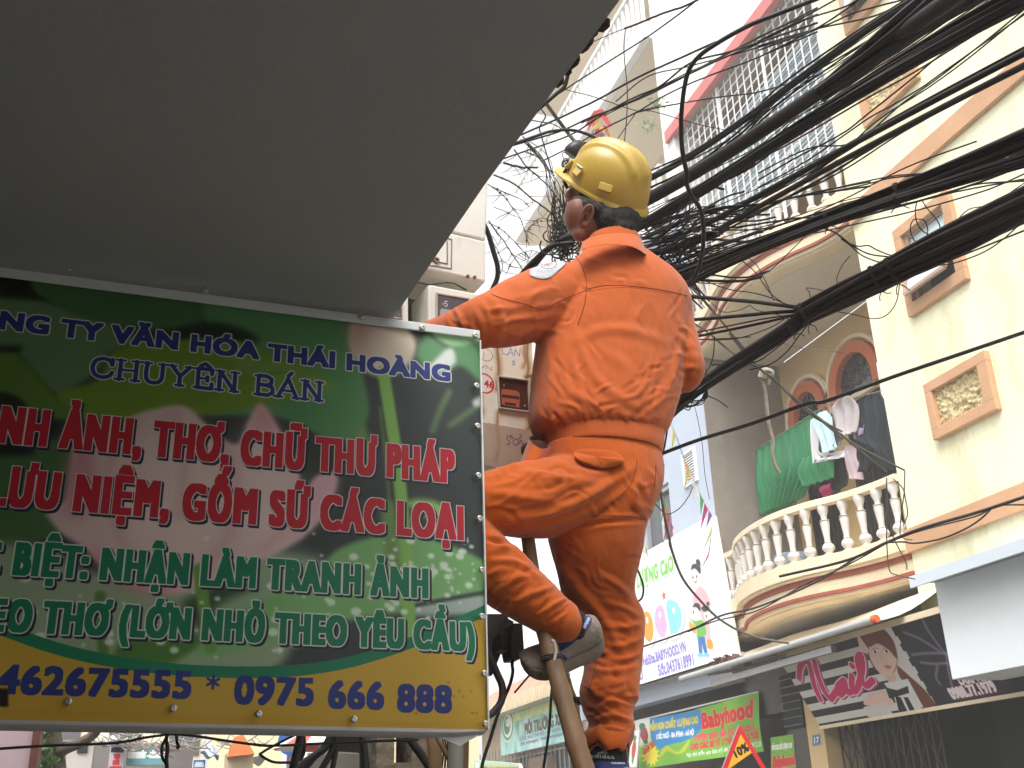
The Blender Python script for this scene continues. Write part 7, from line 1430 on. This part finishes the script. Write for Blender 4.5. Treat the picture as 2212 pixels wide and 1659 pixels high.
TF = [([(1110, 1010), (1180, 1030), (1280, 1040)], 9, .006), ([(1050, 1060), (1130, 1075), (1230, 1090)], 10, .005), ([(1050, 1125), (1140, 1120), (1250, 1085), (1370, 1010)], 10, .009), ([(1060, 1150), (1150, 1140), (1260, 1110), (1350, 1060)], 8, .006), ([(1060, 1030), (1120, 1000), (1150, 995)], 7, .006), ([(1200, 1160), (1290, 1130), (1390, 1122)], 5, -.007), ([(1380, 1030), (1370, 1080), (1395, 1110)], 8, .005), ([(1230, 1000), (1290, 1010), (1340, 1005)], 6, -.004),
      ([(1200, 1180), (1240, 1260), (1300, 1330), (1350, 1420)], 9, .008), ([(1290, 1240), (1330, 1260), (1362, 1290)], 7, .006), ([(1300, 1300), (1340, 1310), (1378, 1330)], 6, .007), ([(1300, 1350), (1345, 1355), (1380, 1350)], 6, .007), ([(1310, 1395), (1345, 1395), (1382, 1380)], 6, .006), ([(1310, 1420), (1345, 1425), (1380, 1412)], 5, .006), ([(1275, 1440), (1310, 1450), (1375, 1440)], 6, .006), ([(1290, 1530), (1320, 1515), (1365, 1525)], 6, .008), ([(1280, 1560), (1320, 1545), (1362, 1556)], 5, .008), ([(1285, 1580), (1320, 1572), (1358, 1582)], 4, .006), ([(1270, 1470), (1290, 1500), (1320, 1510)], 6, .006), ([(1345, 1450), (1340, 1490), (1320, 1520)], 7, .006),
      ([(1060, 1190), (1110, 1180), (1150, 1215)], 7, .006), ([(1060, 1210), (1120, 1215), (1170, 1250)], 6, .006), ([(1065, 1280), (1110, 1250), (1150, 1245)], 7, .006), ([(1090, 1320), (1130, 1290), (1190, 1270)], 6, .006), ([(1160, 1330), (1190, 1310), (1225, 1290)], 4, .007), ([(1180, 1345), (1210, 1325), (1238, 1305)], 4, -.006), ([(1050, 1165), (1080, 1170), (1110, 1180)], 5, -.008)]
TF += creases([(1060, 1260, 1020, 1140, -12, 14, 16, 80), (1280, 1410, 1000, 1110, 60, 22, 10, 50), (1200, 1370, 1170, 1300, 55, 14, 14, 70), (1230, 1375, 1300, 1440, 8, 12, 18, 60), (1270, 1365, 1440, 1580, 12, 16, 16, 50), (1060, 1180, 1190, 1320, -30, 18, 16, 60), (1160, 1230, 1300, 1360, -45, 12, 8, 40)])
folds(tm_, TF, .0018, 9); bvT = bvh_of(tm_)
tro = finish(tm_, 'trousers', m_trou, MAN)
D_ = lambda pts: qs('D', pts); C_ = lambda pts: qs('C', pts)
seam(bvT, [C_([(1850, 790), (1845, 900), (1838, 960)]), C_([(1700, 745), (1690, 830), (1640, 960), (1480, 1110), (1380, 1190)]), C_([(1350, 1195), (1500, 1188), (1650, 1195), (1775, 1225)]), C_([(1655, 1115), (1690, 1150), (1775, 1215)]), D_([(150, 520), (200, 580), (235, 615)]), D_([(840, 1010), (815, 1100), (790, 1180)])], 'seam', M('trouser_seam', S(116, 46, 12), .9), tro, .001)
# rolled cuffs
def cuff(rows, name): mb = MB(); mb.rings(limb(rows, 12, 26)); o = mb.build(name, m_trou, tro, smooth=True); return o
cf = MB(); R = span([(1266, 1578, 1362, 1580, 2.5, .072), (1255, 1588, 1362, 1592, 2.5, .076), (1254, 1602, 1356, 1607, 2.5, .077), (1262, 1614, 1350, 1620, 2.5, .072), (1270, 1608, 1345, 1612, 2.5, .064)], 12, 40)
for i, r_ in enumerate(R):
    for j in range(40): r_[j] = r_[j]+V3((0, 0, .008*sin(j*.55+1)+.005*sin(j*1.3)))
cf.rings(R); cf.build('cuff', m_trou, tro, smooth=True)
cf = MB(); cf.rings(limb([(1200, 1334, 2.33, 47, .058), (1208, 1338, 2.33, 47, .06), (1218, 1346, 2.332, 45.5, .058), (1220, 1347, 2.333, 40, .05)], 10, 40)); cf.build('cuff', m_trou, tro, smooth=True)
# pocket flap, side pocket and the gaping front waist
fpz = C_([(1205, 690), (1300, 672), (1480, 685), (1560, 720), (1590, 768), (1520, 800), (1420, 822), (1330, 800), (1215, 752)]); cpt = np.mean(fpz, 0); mb = MB(); nk_ = 36; Pb = cr(np.vstack([fpz, fpz[:1]]), nk_+1)[:-1]; vs = []
for s_, off in ((.02, .012), (.5, .012), (.9, .011), (1., .009), (1.0, .002)):
    for p in Pb: a = cpt+(p-cpt)*s_; h = on(bvT, *a, off); h = h if h is not None else PY(*a, 2.30); vs.append(h+(-cF*.006 if p[1] > cpt[1] else 0))
mb.add(vs, [(i*nk_+j, i*nk_+(j+1) % nk_, (i+1)*nk_+(j+1) % nk_, (i+1)*nk_+j) for i in range(4) for j in range(nk_)]); mb.build('pocket_flap', m_trou, tro, smooth=True)
mb = MB(); P = [PY(*q('C', *p), 2.44) for p in ((1845, 775), (1880, 790), (1925, 768), (1928, 800), (1905, 830), (1898, 870), (1870, 930), (1840, 985), (1832, 880))]; mb.prism(P, (0, .05, 0)); mb.build('side_pocket_flap', m_trou, tro, bevel=.006)
gw = MB(); R = []
for x, y, Y in cr([(1190, 968, 2.40), (1170, 972, 2.36), (1150, 960, 2.37), (1143, 948, 2.43), (1150, 944, 2.50), (1165, 955, 2.56)], 20): p = PY(x, y, Y); b = PY(x-18+.0*y, y+48, Y-.01); R.append([p, p+cU*.003+cF*.003, p+cF*.006, b+cF*.008, b])
gw.rings(R); gw.build('open_waist', m_trou, tro, smooth=True)
MB().ball(PY(1160, 975, 2.46), (.045, .03, .03), 0).build('shirt_in_waist', M('dark_shirt', S(70, 36, 24), .9), tro, smooth=True)
MB().tube([PY(*q('C', *p), 2.46) for p in ((1000, 655), (1150, 672), (1320, 690))], .014, 8).build('dark_waist_band', M('dark_waist_brown', S(50, 28, 20), .8), tro, smooth=True)  # dark brown tube along the waist gap

# body: head, neck, torso core, arms and hands as one surface ------------------------------
hc = (1300, 420)
d0 = nrm(ray(*hc)); rr_ = nrm(cR-d0*(cR @ d0)); uu_ = np.cross(rr_, d0); uu_ = uu_ if uu_ @ cU > 0 else -uu_
hU = nrm(.97*(sin(radians(17))*rr_+cos(radians(17))*uu_)+.22*(-d0))          # up through the helmet
hF0 = -rr_*sin(radians(58))+d0*cos(radians(58)); hF = nrm(hF0-hU*(hF0 @ hU)); hL = np.cross(hU, hF)   # facing and his left
HY = 2.44
def hp(x, y, back=0.): return PY(x, y, HY)+d0*back
HC = PY(1306, 412, HY)                            # centre of the cranium
B = MB()
axes = np.array([hF, hL, hU])
def hb(c_, r_, nu=18, nv=12): B.ball(HC+hF*c_[0]+hL*c_[1]+hU*c_[2], r_, 0, nu, nv, ax=axes)
hb((0, 0, 0.0), (.098, .078, .098)); hb((.035, 0, -.055), (.066, .064, .075)); hb((.062, 0, -.105), (.038, .048, .042)); hb((.088, 0, -.122), (.02, .026, .02))
hb((.098, 0, -.045), (.02, .016, .034)); hb((.112, 0, -.06), (.014, .017, .013)); hb((.092, 0, -.09), (.016, .026, .014)); hb((.07, .038, -.045), (.03, .024, .026)); hb((.07, -.038, -.045), (.03, .024, .026)); hb((.085, 0, .0), (.018, .055, .014))
B.ball(PY(1250, 468, 2.455), (.042, .05, .060), 0, 22, 16, ax=np.array([rr_, d0, uu_])); B.ball(PY(1262, 488, 2.455), (.044, .045, .042), 0, 22, 16, ax=np.array([rr_, d0, uu_]))
for px_, py_, Y_, r_ in ((1253, 506, 2.45, .023), (1272, 502, 2.455, .030)): B.ball(PY(px_, py_, Y_), r_, 0, 18, 12)
B.rings(limb([(1330, 440, 2.46, 52, .06), (1318, 480, 2.45, 50, .06), (1322, 520, 2.45, 52, .06), (1325, 560, 2.45, 60, .065)], 14, 24))
B.rings(span([(1262, 550, 1400, 560, 2.45, .06), (1220, 600, 1450, 620, 2.45, .09), (1190, 700, 1455, 710, 2.45, .10), (1180, 850, 1430, 860, 2.45, .10), (1200, 960, 1400, 970, 2.45, .095), (1225, 1060, 1385, 1060, 2.45, .1)], 20, 28))
B.rings(limb([(1260, 635, 2.45, 40, .06), (1150, 668, 2.42, 44, .05), (1046, 698, 2.38, 34, .042), (950, 728, 2.5, 28, .036), (885, 742, 2.61, 23, .028), (858, 746, 2.645, 24, .02), (838, 748, 2.665, 24, .018)], 26, 20))
B.rings(limb([(1420, 630, 2.45, 38, .05), (1462, 710, 2.44, 31, .045), (1486, 796, 2.43, 28, .04), (1446, 816, 2.62, 23, .033), (1405, 796, 2.77, 20, .026), (1392, 788, 2.80, 21, .02), (1380, 780, 2.83, 21, .017)], 26, 20))
B.rings(limb([(1330, 1060, 2.45, 60, .09), (1290, 1200, 2.47, 50, .075), (1300, 1330, 2.52, 42, .06), (1318, 1450, 2.52, 38, .055), (1318, 1560, 2.5, 29, .045), (1312, 1640, 2.5, 27, .042)], 24, 20))
B.rings(limb([(1290, 1065, 2.45, 60, .09), (1140, 1080, 2.40, 52, .075), (1000, 1098, 2.39, 44, .06), (990, 1115, 2.39, 42, .058), (1060, 1222, 2.365, 40, .052), (1150, 1296, 2.34, 34, .045), (1225, 1350, 2.34, 24, .034), (1240, 1362, 2.35, 22, .03)], 30, 20))
def finger(p0, d1, d2, L_, r_): p1 = p0+nrm(d1)*L_*.45; p2 = p1+nrm(d1+d2)*L_*.33; p3 = p2+nrm(d2)*L_*.22; B.tube(cr([p0, p1, p2, p3], 8), np.linspace(r_, r_*.72, 8), 8)
w0, w1 = PY(858, 746, 2.645), PY(838, 748, 2.665); dh = nrm(w1-w0); sx_ = nrm(np.cross(dh, cF)); 
for k, L_ in enumerate((.072, .082, .078, .062)): finger(w1+sx_*(-.024+.016*k)-dh*.004, dh+.3*cF, dh*.4+cF, L_, .0085)
finger(w0+sx_*-.024, dh*.6-sx_*.8, dh+cF*.3, .06, .0095)
w0, w1 = PY(1392, 788, 2.80), PY(1380, 780, 2.83); dh = nrm(w1-w0); sx_ = nrm(np.cross(dh, cR))
for k, L_ in enumerate((.070, .080, .076, .060)): finger(w1+sx_*(-.024+.016*k)-dh*.004, dh-.3*cU, dh*.3-cU, L_, .0085)
finger(w0+sx_*.024, dh*.6+sx_*.8, dh-cU*.4, .06, .0095)
bm_ = remesh(B, .0048, 8)
# ear on his left side
body = finish(bm_, 'body', m_skin, MAN); bvB = None
ec = PY(1264.5, 466, 2.44); bvB = BVHTree.FromPolygons([Vector(np.array(v.co)+np.array(ORG['person'])) for v in body.data.vertices], [p.vertices[:] for p in body.data.polygons])
E0 = on(bvB, 1266, 466, .004); E0 = E0 if E0 is not None else ec
eU = nrm(uu_*.97+rr_*.16); eR = nrm(rr_*.9+d0*.25); eN = -d0
er = MB(); helix = [E0+eU*(.030*sin(t)-.002)+eR*(.0165*cos(t)+.004*sin(t))+eN*(.007+.004*cos(t)) for t in np.linspace(-1.2, 3.6, 26)]
er.tube(helix, np.linspace(.0055, .0042, 26), 8); er.ball(E0-eU*.028+eR*-.002+eN*.004, (.008, .006, .010), 0, 10, 8, ax=np.array([eR, eN, eU])); er.ball(E0+eN*.001, (.0145, .004, .026), 0, 14, 8, ax=np.array([eR, eN, eU]))
er.tube([E0+eU*(.017*sin(t)+.003)+eR*(.009*cos(t)+.001)+eN*.006 for t in np.linspace(-.9, 2.4, 14)], .0035, 7); er.ball(E0-eR*.011-eU*.006+eN*.004, (.004, .004, .007), 0, 8, 6, ax=np.array([eR, eN, eU]))
er.build('ear', m_skin, body, smooth=True); MB().ball(E0-eR*.003-eU*.004+eN*.0045, (.0045, .0022, .009), 0, 10, 8, ax=np.array([eR, eN, eU])).build('ear_hollow', M('ear_shadow_skin', S(80, 44, 34), .8), body, smooth=True)
ey = MB()
for s_ in (-1, 1): ey.ball(HC+hF*.088+hL*.032*s_+hU*-.022, (.012, .014, .009), 0, 10, 8, ax=axes)
ey.build('eyes', M('eye_white', S(220, 214, 206), .2), body, smooth=True)
# hair: cap under the helmet, sideburn, nape
hr = MB(); R = []
hr.ball(HC-hF*.012+hU*.004, (.099, .083, .1), 0, 20, 14, ax=axes)
hr.ball(HC-hF*.062-hU*.055, (.04, .06, .045), 0, 16, 10, ax=axes); hr.ball(HC-hF*.03+hL*.044-hU*.03, (.042, .038, .035), 0, 14, 10, ax=axes); hr.ball(HC+hF*.028+hL*.062-hU*.012, (.012, .014, .04), 0, 12, 8, ax=axes); hr.ball(HC-hF*.06-hU*.088, (.038, .06, .03), 0, 12, 8, ax=axes); hr.ball(HC-hF*.07-hU*.105, (.03, .052, .03), 0, 12, 8, ax=axes); hr.ball(HC-hF*.045+hL*.035-hU*.075, (.03, .03, .035), 0, 12, 8, ax=axes)
for px_, py_, Y_, r_ in ((1335, 472, 2.415, (.062, .05, .042)), (1356, 478, 2.42, (.042, .045, .044)), (1314, 478, 2.40, (.03, .03, .04)), (1330, 492, 2.41, (.06, .04, .032)), (1254, 438, 2.425, (.034, .02, .02)), (1272, 446, 2.41, (.03, .02, .022)), (1297, 458, 2.40, (.02, .022, .03))): hr.ball(PY(px_, py_, Y_), r_, 0, 16, 10, ax=np.array([rr_, d0, uu_]))
hm_ = remesh(hr, .004, 14); folds(hm_, [], .0016, 5, (90, 90, 36)); finish(hm_, 'hair', m_hair, MAN)

# helmet -------------------------------------------------------------
m_hel = M('yellow_helmet_plastic', S(198, 164, 72), .36, .05, 5, .02, 90, stain=(S(160, 128, 62), 14, .58, .45, (1, 1, .4)), spec=.5, coat=.08)
KC = PY(1312, 402, HY); kU = hU; kF = hF; kL = hL
HE = MB(); nA, nH = 72, 26; R = []
def shell(th, ph, grow=0.):                     # th around from the front, ph 0 at rim .. pi/2 at crown
    a, b, h = .131+grow, .108+grow, .139+grow; x, y, z = a*cos(th)*cos(ph)**.82, b*sin(th)*cos(ph)**.82, h*sin(ph)**.95
    rise = .010*(-cos(th))*(1-ph/(pi/2))           # rim dips toward the nape
    # crown ribs running front to back
    rb = 0
    up = min(1, max(0, (ph-.42)/.25))*(1 if cos(th) < .93 else 1)
    for yc, wd, hh in ((0, .017, .011), (.043, .010, .008), (-.043, .010, .008)): rb += hh*exp(-((y-yc)/wd)**4)*up
    p = KC+kF*(x-.004)+kL*y+kU*(z-.012-rise); nn = nrm(kF*x/a**2+kL*y/b**2+kU*z/h**2); return p+nn*rb
for i in range(nH+1):
    ph = pi/2*(i/nH)**.9; R.append([shell(th, min(ph, pi/2-.01)) for th in np.linspace(0, 2*pi, nA, endpoint=False)])
HE.rings(R, cap=False); HE.add([R[-1][j] for j in range(nA)], [tuple(range(nA))])
Rb = []; ths = np.linspace(0, 2*pi, nA, endpoint=False)
def rim(th, out, dz): p = shell(th, 0.0); o_ = nrm(kF*cos(th)/.143+kL*sin(th)/.118); return p+o_*out+kU*dz
def bl_(th): c_ = max(0, cos(th)); return .004+.05*c_**4+.009*max(0, -cos(th))**1.5
for dz0, f in ((.004, 0), (.0, .35), (-.003, .75), (-.006, 1.0), (-.011, 1.0), (-.010, .8), (-.008, .2), (-.006, 0)): Rb.append([rim(th, bl_(th)*f-.001, dz0-.010*f*max(0, cos(th))**2*0+(-.006*f*max(0, -cos(th)))) for th in ths])
HE.rings(Rb, cap=False)
R2 = [[p-kU*.0+nrm(KC-p)*.003 for p in r_] for r_ in R[:-2]]; HE.rings(R2, cap=False)
hel = HE.build('helmet', m_hel, MAN, smooth=True)
def onshell(th, ph, off): p = shell(th, ph); n_ = nrm(p-(KC-kU*.05)); return p+n_*off, n_
for th, lab in ((1.95, 'slot_cover'), (1.10, 'slot_cover')):
    mb = MB(); p, n_ = onshell(th, .22, .002); tx = nrm(np.cross(kU, n_)); ty = np.cross(n_, tx); mb.obox(p, tx*.020, ty*.012, n_*.005); mb.build(lab, m_hel, hel, bevel=.003)
mb = MB(); p, n_ = onshell(1.10, .34, .004); tx = nrm(np.cross(kU, n_)); ty = np.cross(n_, tx); mb.obox(p, tx*.019, ty*.0025, n_*.003); mb.build('visor_clip', M('pale_clip', S(206, 200, 180), .4), hel, bevel=.001)
mb = MB(); p, n_ = onshell(.50, .2, .004); tx = nrm(np.cross(kU, n_)); ty = np.cross(n_, tx); mb.obox(p, tx*.014, ty*.016, n_*.007); mb.build('front_block', m_hel, hel, bevel=.004)
vs_ = MB(); vs_.tube([rim(t, .006, .012+.004*cos(t)) for t in np.linspace(-.62, .40, 18)], .010, 8); vs_.tube(cr([rim(.40, .008, .012), rim(.46, .012, -.004), rim(.56, .004, -.022), rim(.62, -.01, -.038)], 10), .0055, 7); vs_.build('goggle_strap', m_blackp, hel, smooth=True)
sb = MB(); R = []
for t in np.linspace(1.7, 4.5, 24): p = rim(t, -.016, -.010); q_ = rim(t, -.020, -.034); R.append([p, p-nrm(p-KC)*.003, q_-nrm(p-KC)*.003, q_])
sb.rings(R); sb.build('sweatband', M('grey_band', S(96, 76, 66), .8, .2, 30), hel, smooth=True)

# shoes and socks ------------------------------------------------------
m_shoe = M('grey_shoe', S(138, 124, 112), .85, .15, 10, .3, 80, stain=(S(96, 82, 68), 12, .55, .5, (1, 1, 1))); m_sole = M('shoe_sole', S(120, 106, 92), .85, .15, 12, .2, 60); m_navy2 = M('navy_strap', S(44, 52, 104), .7, .1, 20); m_sock = M('black_sock', S(34, 30, 30), .95, .3, 40, .4, 150)
def shoe(heel, toe, upv, width, Yh, Yt, name, textline=True):
    a, b = PY(*heel, Yh), PY(*toe, Yt); ln = np.linalg.norm(b-a); f = nrm(b-a); u = nrm(upv-f*(upv @ f)); s_ = np.cross(f, u); mb = MB(); R = []
    prof = [(0, .35, .42, .03), (.03, .66, .66, .024), (.10, .80, .84, .016), (.22, .84, .95, .008), (.36, .82, .90, .006), (.50, .86, .72, .003), (.64, .95, .56, 0), (.78, 1.0, .46, .004), (.90, .9, .36, .012), (.97, .6, .26, .02), (1.0, .25, .16, .026)]
    pr = cr(prof, 26); H = .088
    for t, w_, h_, lf in pr:
        c_ = a+f*ln*t; hw = width*w_; r_ = []
        for x in np.linspace(0, 2*pi, 26, endpoint=False):
            sx, sy = cos(x), sin(x); r_.append(c_+s_*hw*np.sign(sx)*abs(sx)**.75*(1-.25*max(0, sy))+u*(lf+H*h_*(.5+.5*np.sign(sy)*abs(sy)**.8)))
        R.append(r_)
    mb.rings(R); so = mb.build(name, m_shoe, MAN, smooth=True)
    sl_ = MB(); R = []
    for t, w_, h_, lf in pr:
        c_ = a+f*ln*t; hw = width*w_*1.05+.002; R.append([c_+s_*hw+u*(lf-.014), c_+s_*hw+u*(lf+.012), c_+s_*hw*.9+u*(lf+.016), c_-s_*hw*.9+u*(lf+.016), c_-s_*hw+u*(lf+.012), c_-s_*hw+u*(lf-.014)])
    sl_.rings(R); sl_.build('sole', m_sole, so, smooth=True); return so, a, f, u, s_, ln
L0, a, f, u, s_, ln = shoe((1302, 1394), (1130, 1450), uu_*.9+rr_*.15-d0*.12, .042, 2.36, 2.40, 'shoe')
bvS = BVHTree.FromPolygons([Vector(np.array(v.co)+np.array(ORG['person'])) for v in L0.data.vertices], [p.vertices[:] for p in L0.data.polygons])
def strip(bv, pts, w, mat, name, parent, off=.002):
    Q = cr(pts, 24); mb = MB(); R = []
    for i, p in enumerate(Q):
        t = nrm(Q[min(i+1, 23)]-Q[max(i-1, 0)]); n2 = np.array((-t[1], t[0])); r_ = []
        for s2, o2 in ((-1, 0.), (-.9, off), (0, off*1.2), (.9, off), (1, 0.)):
            h = on(bv, *(p+n2*w*.5*s2), o2); r_.append(h)
        if all(h is not None for h in r_) and max(np.linalg.norm(r_[k]-r_[k+1]) for k in range(4)) < .03: R.append(r_)
    if len(R) > 2: return mb.rings(R, closed=False, cap=False).build(name, mat, parent, smooth=True, fixn=False)
for pts, w in ((D_([(790, 710), (760, 770), (720, 815), (660, 870), (600, 905)]), 15), (D_([(715, 820), (660, 820), (620, 850), (598, 905), (610, 950), (665, 972)]), 8), (D_([(590, 880), (600, 930), (640, 960)]), 8)): strip(bvS, pts, w, m_navy2, 'strap', L0)
c = Canvas(.12, .03, 900, (44, 52, 104)); c.text('THUONG', .01, .11, .008, .014, (190, 194, 214), (.0008, .0006))
h_ = [on(bvS, *q('D', *p), .0045) for p in ((766, 770), (802, 712), (815, 720), (782, 778))]
MB().rings(limb([(1216, 1343, 2.335, 40, .05), (1236, 1354, 2.342, 39, .048), (1258, 1372, 2.352, 38, .044)], 10, 24)).build('sock', m_sock, MAN, smooth=True)
so2 = MB().rings(span([(1272, 1600, 1344, 1602, 2.5, .05), (1270, 1625, 1348, 1630, 2.5, .054), (1268, 1650, 1350, 1652, 2.5, .058), (1270, 1670, 1352, 1672, 2.5, .06)], 14, 26)).build('sock', m_sock, MAN, smooth=True)
R0, a, f, u, s_, ln = shoe((1372, 1726), (1215, 1742), uu_, .046, 2.48, 2.56, 'shoe')
bvS2 = BVHTree.FromPolygons([Vector(np.array(v.co)+np.array(ORG['person'])) for v in so2.data.vertices], [p.vertices[:] for p in so2.data.polygons])
def decal(bv, pts, name, cv, mat, parent, off=.0015):   # small printed patch laid on a surface
    A_, B_, C2, D2 = [np.array(p, float) for p in pts]; n_ = 8; mb = MB(); vs = []; uvs = []
    for j in range(n_+1):
        for i in range(n_+1):
            u_, v_ = i/n_, j/n_; p = (A_*(1-u_)+B_*u_)*(1-v_)+(D2*(1-u_)+C2*u_)*v_; h = on(bv, *p, off); vs.append(h if h is not None else (vs[-1] if vs else PY(*p, 2.4))); uvs.append((u_, v_))
    fs = [(j*(n_+1)+i, j*(n_+1)+i+1, (j+1)*(n_+1)+i+1, (j+1)*(n_+1)+i) for j in range(n_) for i in range(n_)]
    mb.add(vs, fs, 0, [[uvs[i] for i in f_] for f_ in fs]); return mb.build(name, mat, parent, smooth=True)
c2 = Canvas(.1, .05, 1500, (34, 30, 30)); c2.text('adidas', .004, .096, .006, .017, (150, 150, 150), (.0008, .0008))
for k in range(3): c2.poly([(.03+.016*k, .026), (.041+.016*k, .026), (.049+.011*k, .032+.006*k), (.041+.011*k, .032+.006*k)], (150, 150, 150))
decal(bvS2, D_([(800, 1600), (965, 1612), (940, 1535), (800, 1535)]), 'sock_print', c2, c2.mat('sock_print', .9), so2)
nb = MB().rings(span([(1268, 1648, 1352, 1650, 2.5, .062), (1268, 1662, 1354, 1666, 2.5, .064)], 4, 28)).build('ankle_strap', m_navy2, R0, smooth=True)
bvN = BVHTree.FromPolygons([Vector(np.array(v.co)+np.array(ORG['person'])) for v in nb.data.vertices], [p.vertices[:] for p in nb.data.polygons])
decal(bvN, D_([(925, 1640), (1025, 1640), (1025, 1618), (925, 1618)]), 'strap_print', c, c.mat('strap_print', .7), nb)
decal(bvS, D_([(745, 775), (785, 705), (812, 722), (772, 790)]), 'strap_print', c, bpy.data.materials['strap_print'], L0, .005)
# ------------------------------------------------------------------ thin scattering volume added to imitate lens glare
hm = bpy.data.materials.new('glare_haze_air'); hm.use_nodes = True; hm.node_tree.nodes.clear()
_o = hm.node_tree.nodes.new('ShaderNodeOutputMaterial'); _v = hm.node_tree.nodes.new('ShaderNodeVolumePrincipled')
_v.inputs['Color'].default_value = (.96, .97, 1, 1); _v.inputs['Density'].default_value = .006; _v.inputs['Anisotropy'].default_value = .2
hm.node_tree.links.new(_v.outputs[0], _o.inputs['Volume'])
tag(MB().box((-63, -43, -1.4), (63, 93, 21)).build('glare_haze', hm), kind='stuff')
